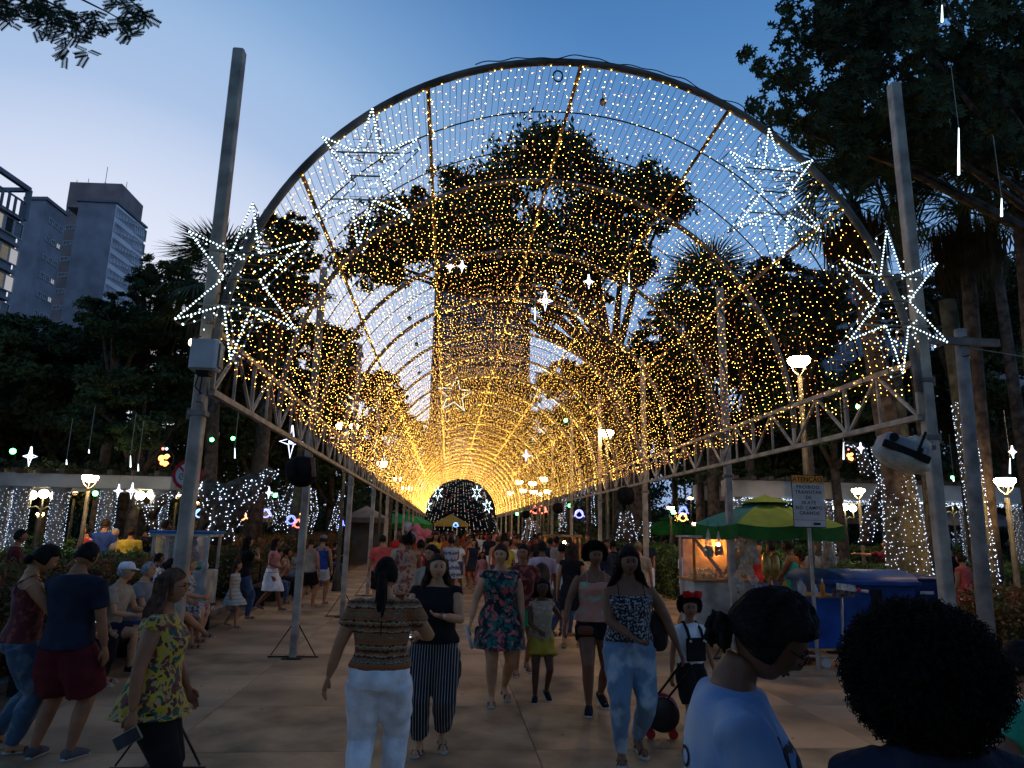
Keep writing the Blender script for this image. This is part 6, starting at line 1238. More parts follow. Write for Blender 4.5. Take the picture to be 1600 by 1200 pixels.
person(1392, 17.3, 150, 'man in a maroon tee stretching out an arm for a selfie', sex='m', h=1.72, skin='tan', top=T('tee', maroon, .48), bottom=dict(kind='shorts', m=pink, end=.28), hair=dict(kind='short', c='black'), hr=(.42, .16, .80), er=(0, 0, -1), lvl=1, group=G5)
person(1408, 17.2, 190, 'woman in a cream top and red shorts leaning into the selfie', h=1.62, skin='tan', top=T('tank', beige, .52), bottom=dict(kind='shorts', m=red, end=.3), hair=dict(kind='long', c='black', len=.15), tilt=8, lvl=1, group=G5)
person(1494, 14.0, -60, 'man in black holding food between the right front pole and utility pole', sex='m', h=1.72, w=1.1, skin='tan', top=T('tee', black, .48), bottom=dict(m=black), hair=dict(kind='short', c='black'), hr=(.05, .2, .68), lvl=1, group=G5)
person(1516, 13.4, 20, 'woman in a salmon pink dress behind the utility pole', h=1.5, w=1.15, skin='tan', top=T('dress', coral, .4), hair=dict(kind='bun', c='brown'), lvl=2, group=G5)
person(1580, 14.4, 80, 'person in a pale grey shirt bending down behind the wrapped slim trunk', h=1.5, w=1.15, skin='tan', top=T('tee', grey_, .5), bottom=dict(m=grey_), hair=dict(kind='short', c='grey'), lean=55, hr=(.1, .3, .3), hl=(-.1, .3, .3), lvl=2, group=G5)
for i, (px, Y, m_, lab) in enumerate([(1190, 14.8, red, 'woman in red under the umbrella behind the hanging bags'), (1213, 15.2, maroon, 'man in maroon under the umbrella'), (1275, 15.6, beige, 'person in cream right of the umbrella pole'), (1302, 16.5, grey_, 'person in grey behind the boy in pale blue'), (948, 15.0, navy, 'person in navy standing against the clipped hedge'), (1000, 13.2, beige, 'fair-haired person passing behind the jeans woman'), (960, 16, black, 'dark figure left of the fair-haired person')]):
    person(px, Y, [170, 30, 200, 160, 170, -10, 10][i], lab, h=1.62, lvl=2, skin=['tan', 'dark', 'tan', 'brown', 'dark', 'tan', 'dark'][i], top=T('tee', m_, .5), bottom=dict(m=denim), hair=dict(kind='short', c=['black', 'black', 'brown', 'black', 'black', 'blond', 'black'][i]), group=G5)
flush_people()
# prototypes for the far crowd, then copies coloured by swapping the object's own material slots
protos = []
for i, (kd, tp_, bt_, hk, sx_) in enumerate([('tee and trousers', T('tee', white, .5), dict(m=denim), 'short', 'm'), ('dress', T('dress', white, .36, flare=.02), None, 'long', 'f'), ('vest and shorts', T('tank', white, .5), dict(kind='shorts', m=black, end=.3), 'short', 'm'), ('top and skirt', T('tee', white, .52), dict(kind='skirt', m=black, end=.3, flare=.01), 'bun', 'f'), ('tee and shorts', T('tee', white, .5), dict(kind='shorts', m=denim, end=.3), 'curly', 'f'), ('vest and jeans', T('tank', white, .52), dict(kind='jeans', m=denim), 'long', 'f')]):
    for st in (.1, .38):
        pr = person(700, 40, 0, 'x', h=1.62, sex=sx_, w=1.08, skin='brown', top=tp_, bottom=bt_, hair=dict(kind=hk, c='black'), step=st, lvl=3, hr=(.16, .12 if st > .2 else .02, .47), hl=(-.16, -.06 if st > .2 else .02, .46)); protos.append((kd, pr['root']))
flush_people()
cr = random.Random(21); cols = dict(red=red, white=white, black=black, maroon=maroon, coral=coral, blue=navy, beige=beige, pink=pink, yellow=yellow, orange=orange_); used = set()
def crowd(n, x0, x1, Ya, Yb, place, wts):
    k = 0; t = 0; pts = []
    while k < n and t < 4000:
        t += 1; Y = Ya+(Yb-Ya)*cr.random()**1.25; x = cr.uniform(x0, x1)
        if any((x-a)**2+(Y-b_)**2 < .42 for a, b_ in pts): continue
        pts.append((x, Y)); k += 1
        zone = 'left' if x < (x0*2+x1)/3 else ('right' if x > (x0+2*x1)/3 else 'middle'); dep = 'near' if Y < Ya+(Yb-Ya)*.25 else ('far' if Y > Ya+(Yb-Ya)*.6 else 'central')
        for _t in range(40):
            kd, pr = protos[cr.randrange(len(protos))]; c = cr.choices(list(cols), wts)[0]; away = cr.random() < .45; s = cr.uniform(.90, 1.08) if cr.random() > .15 else cr.uniform(.68, .8); key = (kd, c, away, s < .85, zone, dep, place)
            if key not in used: break
        used.add(key); o = copy_tree(pr); o.location = (x, Y, .02); o.scale = (s, s, s); o.rotation_euler = (0, 0, R((0 if away else 180)+cr.uniform(-35, 35)))
        zone = 'left' if x < (x0*2+x1)/3 else ('right' if x > (x0+2*x1)/3 else 'middle'); dep = 'near' if Y < Ya+(Yb-Ya)*.25 else ('far' if Y > Ya+(Yb-Ya)*.6 else 'central')
        o['label'] = '%s in %s %s, %s, %s %s of %s' % ('child' if s < .85 else 'person', c, kd, 'back turned' if away else 'face on', dep, zone, place); o['category'] = 'person'; o['group'] = 'far crowd under the light tunnel'
        skm = SK[cr.choice(['tan', 'brown', 'dark', 'deep', 'fair'])]; hcm = HAIR[cr.choice(['black', 'black', 'brown', 'black', 'auburn'])]; bcm = cols[cr.choice(['black', 'blue', 'black', 'white', 'red', 'beige'])] if cr.random() < .6 else denim
        for ch in o.children:
            b_ = ch.name.split('.')[0]; m_ = {'body': skm, 'hair': hcm, 'shirt': cols[c], 'dress': cols[c]}.get(b_) or (bcm if b_ in ('trousers', 'shorts', 'skirt', 'jeans') else None)
            if m_ and ch.material_slots: ch.material_slots[0].link = 'OBJECT'; ch.material_slots[0].material = m_
wt_ = [5, 3, 3, 4, 2, 2, 3, 2, 1, 2]
crowd(26, -1.7, 3.6, 20, 30, 'crowd', wt_); crowd(62, -2.4, 4.6, 29, 56, 'far crowd', wt_); crowd(22, -3.5, 6, 56, 70, 'crowd before cone tree', wt_)
crowd(9, -12.5, -6, 24, 34, 'left lawn', wt_); crowd(10, 6.5, 12, 26, 40, 'right lawn', wt_); crowd(7, 3.9, 5.4, 18.5, 27, 'right hedge path', wt_)
for kd, pr in protos:
    for ch in list(pr.children): bpy.data.objects.remove(ch)
    bpy.data.objects.remove(pr)
# ------------------------------------------------------------------ carts, counters, bins, bench and things people carry
LIME = mat('umbrella_lime', (.17, .25, .035), .8, 0, .1, 4); TEALU = mat('umbrella_teal', (.03, .16, .15), .8, 0, .1, 4); VAL = mat('umbrella_valance', (.025, .12, .02), .8, 0, .1, 4)
def umbrella(px, Y, z, r, label, colors, ribs=8, h=.45, tilt=(0, 0), base=True):
    x = at(px, 812, Y).x; root = empty('umbrella', (x, Y, 0), 0, label, 'umbrella'); root.rotation_euler = (tilt[0], tilt[1], 0)
    for k in range(ribs):
        a0, a1 = k*2*pi/ribs, (k+1)*2*pi/ribs; P = []
        for i in range(6):
            t = .12+.88*i/5; row = []
            for j in range(5):
                s = j/4; ax, ay = (math.cos(a0)*(1-s)+math.cos(a1)*s), (math.sin(a0)*(1-s)+math.sin(a1)*s); row.append((ax*r*t, ay*r*t, z+h*(1-t)**.85-.05*math.sin(s*pi)*t))
            P.append(row)
        P = np.array(P); V = np.vstack([P.reshape(-1, 3), P.reshape(-1, 3)-[0, 0, .004]]); F = [[i*5+j, i*5+j+1, (i+1)*5+j+1, (i+1)*5+j] for i in range(5) for j in range(4)]; F += [[30+f[3], 30+f[2], 30+f[1], 30+f[0]] for f in F]
        MB().add(V, np.array(F)).build('panel', colors[k % len(colors)], root, True)
        e0, e1 = P[-1][0], P[-1][-1]; vz = np.array([0, 0, -.17*r/1.1]); q = [P[-1][j] for j in range(5)]; V = q+[p+vz*(1+.12*(j % 2)) for j, p in enumerate(q)]
        MB().add(V, np.array([[j, j+1, j+6, j+5] for j in range(4)])).build('valance', VAL, root)
        MB().tube([(0, 0, z+h*.55), tuple(e0*.97-np.array([0, 0, .02]))], .007, 4).build('rib', STEEL, root)
    MB().tube([(0, 0, z+h*.86), (0, 0, z+h*1.02), (0, 0, z+h*1.18)], [r*.34, r*.2, .01], 12).build('top_vent', colors[-1], root)
    MB().tube([(0, 0, .02), (0, 0, z+h*1.2)], .019, 10).build('pole', STEEL, root, True)
    if base: MB().tube([(0, 0, .0), (0, 0, .09)], [.22, .18], 16).build('base', CONC, root)
    return root
umbrella(1197, 11.0, 1.97, 1.17, 'green and teal umbrella with a valance over the snack cart', [LIME, TEALU, LIME, TEALU, TEALU, LIME, LIME, LIME], h=.40)
umbrella(1140, 22, 2.0, 1.1, 'small green umbrella far behind the snack cart', [VAL]); umbrella(1045, 30, 2.0, 1.3, 'green umbrella far right of the tunnel beside the lamp', [VAL]); umbrella(628, 44, 2.1, 1.9, 'green tent roof in the crowd left of the avenue', [mat('tent_green', (.02, .30, .08), .7)], h=.8)
# snack cart with lit glass case
WOODO = mat('cart_wood', (.42, .20, .07), .6, 0, .2, 8); CW = mat('cart_white', (.42, .40, .35), .6, 0, .2, 4, .1, 30); GLZ = mat('cart_glass', (.6, .62, .6), .08, 0, 0, alpha=.16)
Yc = 10.9; xa, xb = at(1084, 900, Yc).x, at(1176, 900, Yc).x; W = xb-xa; root = empty('snack_cart', ((xa+xb)/2, Yc+.35, 0), 0, 'white snack cart with an orange-lit glass case under the umbrella', 'vendor cart')
MB().box((0, 0, .66), (W, .7, .86), bev=.015).build('body', CW, root); MB().box((0, 0, 1.105), (W+.05, .76, .03)).build('shelf_board', WOODO, root)
b = MB()
for x in (-W/2+.02, W/2-.02):
    for y in (-.33, .33): b.box((x, y, 1.43), (.035, .035, .64))
b.build('case_posts', WOODO, root); MB().box((0, 0, 1.765), (W+.06, .78, .035)).build('case_roof', CW, root)
b = MB()
for y in (-.345,): b.box((0, y, 1.43), (W-.08, .006, .6))
for x in (-W/2+.0,): b.box((x-.012, 0, 1.43), (.006, .6, .6))
b.build('glass_pane', GLZ, root)
MB().beam((-W/2+.05, -.31, 1.72), (0, -.31, 1.2), .03, .05).build('brace', WOODO, root); MB().beam((W/2-.05, -.31, 1.72), (.02, -.31, 1.2), .03, .05).build('brace', WOODO, root)
MB().box((.0, .28, 1.42), (W-.1, .02, .6)).build('back_panel', WOODO, root)
MB().ell((.12, .12, 1.62), (.035, .035, .05), 10, 8).build('lamp_bulb', glow('cart_bulb', (1, .58, .2), 260), root, True)
rs = np.random.RandomState(2); b = MB()
for k in range(260): b.ell((rs.uniform(-W/2+.08, W/2-.08), rs.uniform(-.25, .25), 1.13+abs(rs.normal())*.06), rs.uniform(.015, .032), 5, 4)
b.build('popcorn', mat('popcorn', (.6, .42, .18), .8), root, True, kind='stuff')
for sx in (-1, 1):
    MB().tube([(sx*W*.38, -.3, .14), (sx*W*.38, -.25, .14)], .14, 16).build('wheel', BLACKP, root)
PLAS = mat('clear_plastic', (.66, .60, .48), .3, 0, .2, 14, .6, 30, alpha=.42)
def snack_bag(px, y0, y1, Y, w, label, col):
    a = at(px, y0, Y); c = at(px, y1, Y); h = a.z-c.z; root = empty('snack_bag', c, 0, label, 'bag of snacks', 'bags hanging from the umbrella')
    b = MB().loft([[(math.cos(t)*w*s*(1+.1*math.sin(3*t)), math.sin(t)*w*.7*s, h*z) for t in np.arange(16)*2*pi/16] for s, z in ((.85, 0), (1, .12), (.92, .3), (.55, .6), (.2, .9), (.06, 1.0))]); b.build('plastic', PLAS, root, True)
    q = MB(); r = np.random.RandomState(int(px))
    for k in range(46): q.ell((r.uniform(-.75, .75)*w, r.uniform(-.5, .5)*w, r.uniform(.03, .36)*h), r.uniform(.014, .024), 5, 4)
    q.build('snacks', col, root, True, kind='stuff'); MB().tube([(0, 0, h), (0, 0, h+.12)], .004, 4).build('string', WIRE, root)
nutc = mat('snack_gold', (.40, .26, .07), .7); snack_bag(1177, 822, 882, 10.3, .115, 'hanging clear bag of golden snacks in the middle of the umbrella edge', nutc)
snack_bag(1297, 836, 884, 10.6, .12, 'hanging clear bag of dark snacks at the right end of the umbrella', mat('snack_dark', (.16, .07, .03), .7)); snack_bag(1108, 826, 870, 10.3, .075, 'hanging bag of green packets by the left umbrella rib', mat('snack_green', (.06, .20, .05), .6)); snack_bag(1124, 830, 868, 10.35, .07, 'hanging bag of dark red packets left of the tunnel pole', mat('snack_red', (.25, .03, .03), .6))
root = empty('candy_floss_bags', at(1158, 920, 10.45), 0, 'cluster of puffy clear bags of white candy floss at the cart front', 'candy floss bags'); r = random.Random(4)
for k in range(15):
    b = MB().ell((r.uniform(-.13, .13)+.06*(k % 3), r.uniform(-.05, .05), .02+k*.055), (r.uniform(.06, .10), .06, r.uniform(.06, .09)), 12, 8); v = b.V[0]; v += np.sin(v*57+k)*.007; b.build('bag', PLAS, root, True)
for px, lab in ((1199, 'left gold foil snack bag hanging before the vendor'), (1212, 'right gold foil snack bag hanging before the vendor')):
    root = empty('snack_bag', at(px, 908, 10.8), 0, lab, 'bag of snacks', 'bags hanging from the umbrella'); b = MB().ell((0, 0, .22), (.075, .05, .22), 12, 8); v = b.V[0]; v += np.sin(v*37)*.008; b.build('foil', mat('gold_foil', (.45, .32, .10), .3, .5, .3, 9), root, True)
# blue counter on a trolley
BLU = mat('counter_blue', (.015, .07, .30), .55, 0, .15, 3); Yk = 9.9; xa, xb = at(1180, 940, Yk).x, at(1316, 940, Yk).x; W = xb-xa; zt = at(1250, 930, Yk).z
root = empty('vendor_counter', ((xa+xb)/2, Yk+.3, 0), 0, 'blue-fronted trolley counter with a wooden top crowded with bottles', 'vendor counter')
MB().box((0, 0, zt-.015), (W+.06, .62, .03), bev=.005).build('top', mat('counter_wood', (.38, .24, .09), .6, 0, .2, 8), root); MB().box((0, -.28, zt-.38), (W-.02, .02, .66)).build('front_panel', BLU, root); MB().box((0, -.295, zt-.73), (W-.0, .02, .03)).build('bottom_rail', mat('counter_wood', ()), root)
b = MB().tube([(W/2, -.29, zt), (W/2-.04, -.29, zt-.85), (-W/2+.55, -.29, .18)], .02, 8).tube([(W/2-.04, .25, zt), (W/2-.04, .25, .3), (-W/2+.5, .25, .14)], .014, 6).tube([(W/2-.5, -.2, .3), (W/2-.35, -.2, .14)], .012, 6).tube([(W/2-.8, 0, .38), (W/2-.2, 0, .40)], .012, 6)
b.build('trolley_frame', GALV, root, True)
for x in (-W/2+.52, W/2-.3): MB().tube([(x, -.32, .075), (x, -.28, .075)], .065, 14).build('wheel', WHT, root); 
MB().ell((.15, 0, .14), (.26, .2, .12), 14, 8).build('sack', mat('red_sack', (.20, .05, .03), .8), root, True)
def bottle(px, w, h, m, label, Y=9.75, cap=None):
    p = at(px, 930, Y); root = empty('bottle', (p.x, Y, zt), 0, label, 'bottle', 'things on the blue counter'); MB().tube([(0, 0, 0), (0, 0, h*.62), (0, 0, h*.8), (0, 0, h*.84)], [w, w, w*.38, w*.36], 12).build('body', m, root, True); MB().tube([(0, 0, h*.84), (0, 0, h)], w*.38, 10).build('cap', cap or WHT, root)
OJ = mat('orange_drink', (.60, .20, .02), .3); bottle(1227, .03, .24, OJ, 'orange drink bottle at the left of the counter', cap=RED); bottle(1253, .055, .24, mat('water_bottle', (.45, .50, .52), .15, alpha=.5), 'wide clear water bottle on the counter', cap=C('bluecap', (.1, .2, .5))); bottle(1275, .03, .16, WHT, 'white cup-like bottle between the water and the orange one'); bottle(1286, .03, .24, OJ, 'orange drink bottle with white cap near the price board')
p = at(1322, 921, 9.7); root = empty('price_board', (p.x, 9.7, zt), R(-6), 'leaning printed price board on the right end of the counter', 'price board'); MB().box((0, 0, .13), (.26, .012, .09), Euler((R(-12), R(7), 0))).build('board', mat('board_print', (.5, .45, .38), .6, 0, .3, 30), root); MB().box((-.02, .03, .05), (.3, .08, .1)).build('boxes', mat('dark_boxes', (.08, .06, .06), .7, 0, .5, 20), root); MB().tube([(.12, 0, .1), (.3, 0, .08)], [.015, .02], 8).build('pointer', WHT, root); MB().ell((.17, -.02, .10), .03, 8, 6).build('red_knob', RED, root)
# big blue bins
Yb = 10.9; xa, xb = at(1283, 930, Yb).x, at(1432, 930, Yb).x; W = xb-xa; BB = mat('bin_blue', (.014, .06, .22), .5, 0, .15, 4)
root = empty('waste_container', ((xa+xb)/2, Yb+.5, 0), 0, 'large bright blue waste container with a curved lid behind the counter', 'waste container')
MB().loft([[(x*s, y*s, z) for x, y in ((-W/2, -.5), (W/2, -.5), (W/2, .5), (-W/2, .5))] for s, z in ((.88, .16), (1.0, 1.10))]).build('tub', BB, root)
a = np.linspace(0, pi, 9); MB().loft([[(x, -math.cos(t)*.55, 1.12+math.sin(t)*.17) for t in a]+[(x, .55, 1.08), (x, -.55, 1.08)] for x in (-W/2-.03, W/2+.03)]).build('lid', BB, root, True); MB().box((0, -.56, 1.1), (W+.1, .05, .07), bev=.01).build('rim', BB, root)
MB().box((W*.08, -.50, .85), (.17, .02, .30)).build('vent_plate', BLACKP, root)
for x in (-W*.38, W*.38): MB().tube([(x, -.4, .1), (x, -.34, .1)], .1, 12).build('wheel', BLACKP, root)
xc = at(1458, 930, 11.3).x; root = empty('waste_container', (xc, 11.9, 0), 0, 'smaller dark blue waste container beside the bright blue one', 'waste container'); MB().loft([[(x*s, y*s, z) for x, y in ((-.34, -.45), (.34, -.45), (.34, .45), (-.34, .45))] for s, z in ((.85, .12), (1, 1.1))]).build('tub', mat('bin_dark_blue', (.01, .03, .11), .5, 0, .15, 4), root); MB().box((0, 0, 1.14), (.74, .98, .08), bev=.03).build('lid', mat('bin_dark_blue', ()), root); MB().box((0, -.452, .92), (.24, .006, .05)).build('label_plate', WHT, root)
# white vending cart, left
Yv = 13.6; xa, xb = at(234, 870, Yv).x, at(325, 870, Yv).x; W = xb-xa; root = empty('vending_cart', ((xa+xb)/2, Yv+.35, 0), 0, 'white-framed vending cart with open glass sides and a blue edged top', 'vendor cart')
z1_, z0_ = at(280, 834, Yv).z, .98; b = MB()
for x in (-W/2+.03, -W/2+.42, W/2-.42, W/2-.03): b.box((x, -.33, (z0_+z1_)/2), (.045, .045, z1_-z0_)); 
for x in (-W/2+.03, W/2-.03): b.box((x, .33, (z0_+z1_)/2), (.045, .045, z1_-z0_))
b.build('post', CW, root, kind='stuff'); MB().box((0, 0, z1_+.03), (W+.1, .8, .05), bev=.01).build('roof', C('cart_roof_blue', (.04, .18, .42)), root); MB().box((0, 0, z1_-.02), (W+.04, .76, .05)).build('roof_rail', CW, root); MB().box((0, 0, .6), (W, .7, .74), bev=.02).build('body', CW, root); MB().box((0, -.34, (z0_+z1_)/2), (W-.1, .005, z1_-z0_-.1)).build('glass_pane', GLZ, root)
for sx in (-1, 1): MB().tube([(sx*W*.35, -.38, .16), (sx*W*.35, -.33, .16)], .16, 16).build('wheel', BLACKP, root)
r = random.Random(3)
for k in range(7): MB().ell((-W/2+.2+k*W*.12, r.uniform(-.2, .2), 1.05), (.07, .06, .08), 10, 8).build('packet', [orange_, green_, WHT, RED][k % 4], root, True)
# small lit wooden cart, far right of the avenue
Yl = 19; p = at(882, 836, Yl); root = empty('vendor_cart', (p.x, Yl+.4, 0), 0, 'small wooden stall with a lit bulb beyond the man in the grey tee', 'vendor cart'); w_ = .95
MB().box((0, 0, p.z-.02), (w_, .9, .05)).build('roof', WOODO, root); MB().box((0, 0, .55), (w_-.1, .7, .9)).build('body', mat('cart_body_dark', (.10, .07, .05), .7), root); MB().ell((.05, -.1, p.z-.2), .035, 8, 6).build('lamp_bulb', glow('cart_bulb', ()), root, True)
for x in (-.42, .42):
    for y in (-.4, .4): MB().box((x, y, 1.35), (.05, .05, .75)).build('post', WOODO, root)
MB().beam((.1, -.3, 1.0), (.35, -.3, 1.6), .03, .05).build('brace', WOODO, root)
# tents and stalls far back
def gazebo(px, Y, w, z, label, m):
    x = at(px, 815, Y).x; root = empty('tent', (x, Y, 0), 0, label, 'tent', 'tents in the square'); MB().loft([[(sx*w/2*s, sy*w/2*s, zz) for sx, sy in ((-1, -1), (1, -1), (1, 1), (-1, 1))] for s, zz in ((1, z-.25), (1, z), (.02, z+w*.28))]).build('roof', m, root)
    for sx in (-1, 1):
        for sy in (-1, 1): MB().box((sx*w*.48, sy*w*.48, z/2), (.05, .05, z-.02)).build('post', WHT, root)
    return root
TW = mat('tent_white', (.16, .165, .18), .8, 0, .1, 2); g = gazebo(572, 38, 2.2, 2.3, 'white tent behind the left row of poles', TW); MB().box((0, 1.0, 1.1), (2.0, .05, 2.1)).build('side_wall', TW, g)
gazebo(410, 32, 3.4, 2.2, 'grey tent below the lit ornaments left of the hanging speaker', TW); gazebo(705, 64, 3.0, 2.3, 'yellow lit stall at the end of the avenue', mat('tent_yellow', (.6, .35, .06), .7)); gazebo(1395, 30, 6.5, 2.6, 'pale tent roof behind the couple taking a selfie', TW); gazebo(1500, 32, 5, 2.6, 'pale tent roof behind the far right columns', TW)
for i, (px, py, Y, c, lab) in enumerate([(466, 818, 20, (1, .12, .08), 'red glowing ring ornament left of the second pole'), (455, 812, 24, (.1, .15, 1), 'blue glowing figure left of the second pole'), (468, 809, 25, (1, .6, .1), 'yellow glowing figure left of the second pole'), (415, 802, 24, (.2, .2, 1), 'small blue glowing figure far left of the speaker'), (530, 817, 30, (.1, .15, 1), 'blue glow between the left poles'), (712, 820, 60, (.1, .3, 1), 'blue sign at the end of the avenue'), (1068, 798, 26, (.1, .2, 1), 'blue glowing figure beside the tall lamp'), (1067, 808, 26, (1, .55, .1), 'orange glowing numerals beside the tall lamp'), (312, 802, 22, (.15, .3, 1), 'blue glowing ornament right of the bicycle sign'), (388, 788, 22, (.1, .15, 1), 'tiny blue ornament by the wrapped branches'), (1356, 833, 19, (.1, .15, 1), 'blue glow beside the bowl lamp post'), (905, 803, 40, (.15, .15, 1), 'blue and orange glow right of the tunnel end'), (378, 806, 20, (1, .3, .12), 'red and orange flower ornament right of the wrapped branches'), (837, 796, 44, (1, .05, .05), 'red neon figure left of the pair above the crowd'), (847, 796, 44, (1, .05, .05), 'red neon figure right of the pair above the crowd')]):
    p = at(px, py, Y); root = empty('neon_ornament', p, 0, lab, 'light ornament'); q = Y*(.0055 if Y < 50 else .003); a = np.linspace(0, 2*pi, 17); m_ = glow('neon_%d' % (int(c[0]*9)*100+int(c[1]*9)*10+int(c[2]*9)), c, 4, False)
    MB().tube(np.stack([np.cos(a)*q, 0*a, np.sin(a)*q], -1), q*.16, 5).build('ring', m_, root); MB().tube([(-q*1.4, 0, -q*.7), (0, 0, q*.9), (q*1.4, 0, -q*.7)], q*.14, 5).build('figure', m_, root); MB().tube([(0, 0, -q), (0, 0, -p.z if p.z < 3.2 else -q-.3)], .015, 4).build('stake', DARKMET, root)
# bench along the left hedge
for k, (y0, y1) in enumerate([(8.1, 10.7), (10.9, 13.4), (16.9, 19.5), (19.8, 22.6), (23, 27)]):
    root = empty('bench', (-4.28, (y0+y1)/2, 0), 0, ['dark slatted bench nearest the camera, with the elderly woman on it', 'second bench along the left hedge', 'bench by the third left tunnel pole', 'bench beyond the third left pole', 'farthest bench on the left'][k], 'bench', 'benches along the left hedge'); L_b = y1-y0
    for j in range(4): MB().box((-.18+j*.12, 0, .42), (.10, L_b, .035), bev=.006).build('slat', mat('bench_wood', (.07, .045, .03), .7, 0, .2, 6), root)
    for j in range(2): MB().box((-.28, 0, .60+j*.14), (.03, L_b, .10), bev=.006).build('slat', mat('bench_wood', ()), root)
    for y in (-L_b/2+.15, 0, L_b/2-.15): MB().box((-.02, y, .20), (.42, .05, .40)).box((-.25, y, .55), (.04, .05, .5)).build('leg', DARKMET, root)
# things people carry
def bag(loc, rz, sz, label, m, strap=None, cat='shoulder bag'):
    root = empty(cat.replace(' ', '_'), loc, rz, label, cat); b = MB().ell((0, 0, 0), (sz[0]/2, sz[1]/2, sz[2]/2), 16, 10); v = b.V[0]; v[:, 0] = np.sign(v[:, 0])*np.abs(v[:, 0]/(sz[0]/2))**.6*sz[0]/2; v[:, 2] = np.sign(v[:, 2])*np.abs(v[:, 2]/(sz[2]/2))**.6*sz[2]/2; b.build('pouch', m, root, True); MB().box((0, -sz[1]*.52, sz[2]*.18), (sz[0]*.75, .012, sz[2]*.5), bev=.004).build('flap', m, root)
    if strap: MB().tube([tuple(Vector(p)-Vector(loc)) if rz == 0 else p for p in strap], .006, 6).build('strap', m, root)
LEA = mat('black_leather', (.014, .013, .013), .4, 0, .2, 12, .3, 40, spec=.35)
p = at(712, 1045, 6.3); s1 = at(682, 930, 6.2); bag(tuple(p), 0, (.10, .06, .17), 'small black shoulder bag hanging at the side of the woman in black', LEA, [tuple(p+Vector((0, 0, .08))), tuple(at(710, 985, 6.22)), tuple(at(706, 925, 6.25))])
p = at(1028, 985, 6.12); bag(tuple(p), 0, (.17, .14, .34), 'big black shoulder bag on the arm of the woman in washed jeans', LEA, [tuple(p+Vector((-.04, 0, .15))), tuple(at(1012, 925, 6.0)), tuple(at(1006, 898, 6.0))])
p = at(748, 990, 7.9); bag(tuple(p), 0, (.09, .06, .16), 'dark bag behind the wrist of the flower dress woman', LEA)
p = at(915, 985, 7.4); bag(tuple(p), 0, (.16, .05, .09), 'small brown belt bag over black shorts', mat('brown_leather', (.16, .05, .03), .5), None, 'belt bag')
p = at(846, 900, 12.2); root = empty('backpack', tuple(p), 0, 'dark brown backpack on the pale pink shirt', 'backpack'); b = MB().ell((0, 0, 0), (.15, .10, .22), 14, 10); b.build('pack', mat('backpack_brown', (.05, .035, .025), .8, 0, .3, 6), root, True); MB().box((0, -.10, -.06), (.18, .03, .14), bev=.01).build('pocket', mat('backpack_brown', ()), root)
def flat(name, loc, sz, rot, label, cat, m, m2=None, part='case'):
    root = empty(name, loc, 0, label, cat); root.rotation_euler = rot; MB().box((0, 0, 0), sz, bev=.003).build(part, m, root)
    if m2: MB().box((0, -sz[1]/2-.001, 0), (sz[0]*.9, .002, sz[2]*.9)).build('screen', m2, root)
SCR = glow('phone_screen', (.75, .85, 1), 1.4); hpos = lambda pr, i: Vector((0, 0, 0)) if pr is None else (Matrix.Translation(pr['root'].location) @ Matrix.Rotation(pr['root'].rotation_euler.z, 4, 'Z')) @ Vector(tuple(pr['H'][i][2]+pr['H'][i][3]*.09*pr['S']*.9))
flat('phone', hpos(p_yel, 0)+Vector((0, -.02, 0)), (.075, .010, .15), (R(10), R(60), R(8)), 'phone in a clear case in the hand of the yellow tunic woman', 'phone', mat('phone_case', (.30, .28, .14), .3), GLS)
flat('phone', hpos(p_pony, 0)+Vector((-.0, .02, .03)), (.07, .010, .14), (R(-30), 0, R(8)), 'lit phone held by the woman with the low ponytail', 'phone', BLACKP, SCR)
flat('phone', hpos(p_lw, 1), (.07, .010, .14), (R(-60), 0, R(-60)), 'lit phone in the hands of the woman at the left edge', 'phone', BLACKP, SCR)
flat('phone', hpos(p_blu, 0)+Vector((.0, 0, .0)), (.07, .010, .14), (R(-60), 0, R(-70)), 'phone held by the woman in the pale blue tee', 'phone', BLACKP, GLS)
q = hpos(p_flo, 0); root = empty('paper_roll', q, 0, 'rolled white paper in the hand of the flower dress woman', 'paper roll'); MB().tube([(-.03, 0, .08), (.05, -.04, -.14)], [.017, .02], 14).build('roll', WHT, root, True)
MB  # watch and bangles
for pr, i, lab, c, rr0 in ((p_blk, 1, 'watch on the wrist of the woman in black', mat('watch_silver', (.5, .48, .45), .3, .8), .024), (p_flo, 0, 'bangle on the wrist of the flower dress woman', mat('gold', (.5, .36, .15), .3, .9), .023)):
    M_ = Matrix.Translation(pr['root'].location) @ Matrix.Rotation(pr['root'].rotation_euler.z, 4, 'Z'); w_ = M_ @ Vector(tuple(pr['H'][i][2])); e_ = M_ @ Vector(tuple(pr['H'][i][1])); d = (w_-e_).normalized(); root = empty('wristwatch' if i else 'bangle', w_, 0, lab, 'watch' if i else 'bangle'); MB().tube([tuple(-d*.012), tuple(d*.006)], rr0+.002, 14, cap=False).build('band', c, root, True)
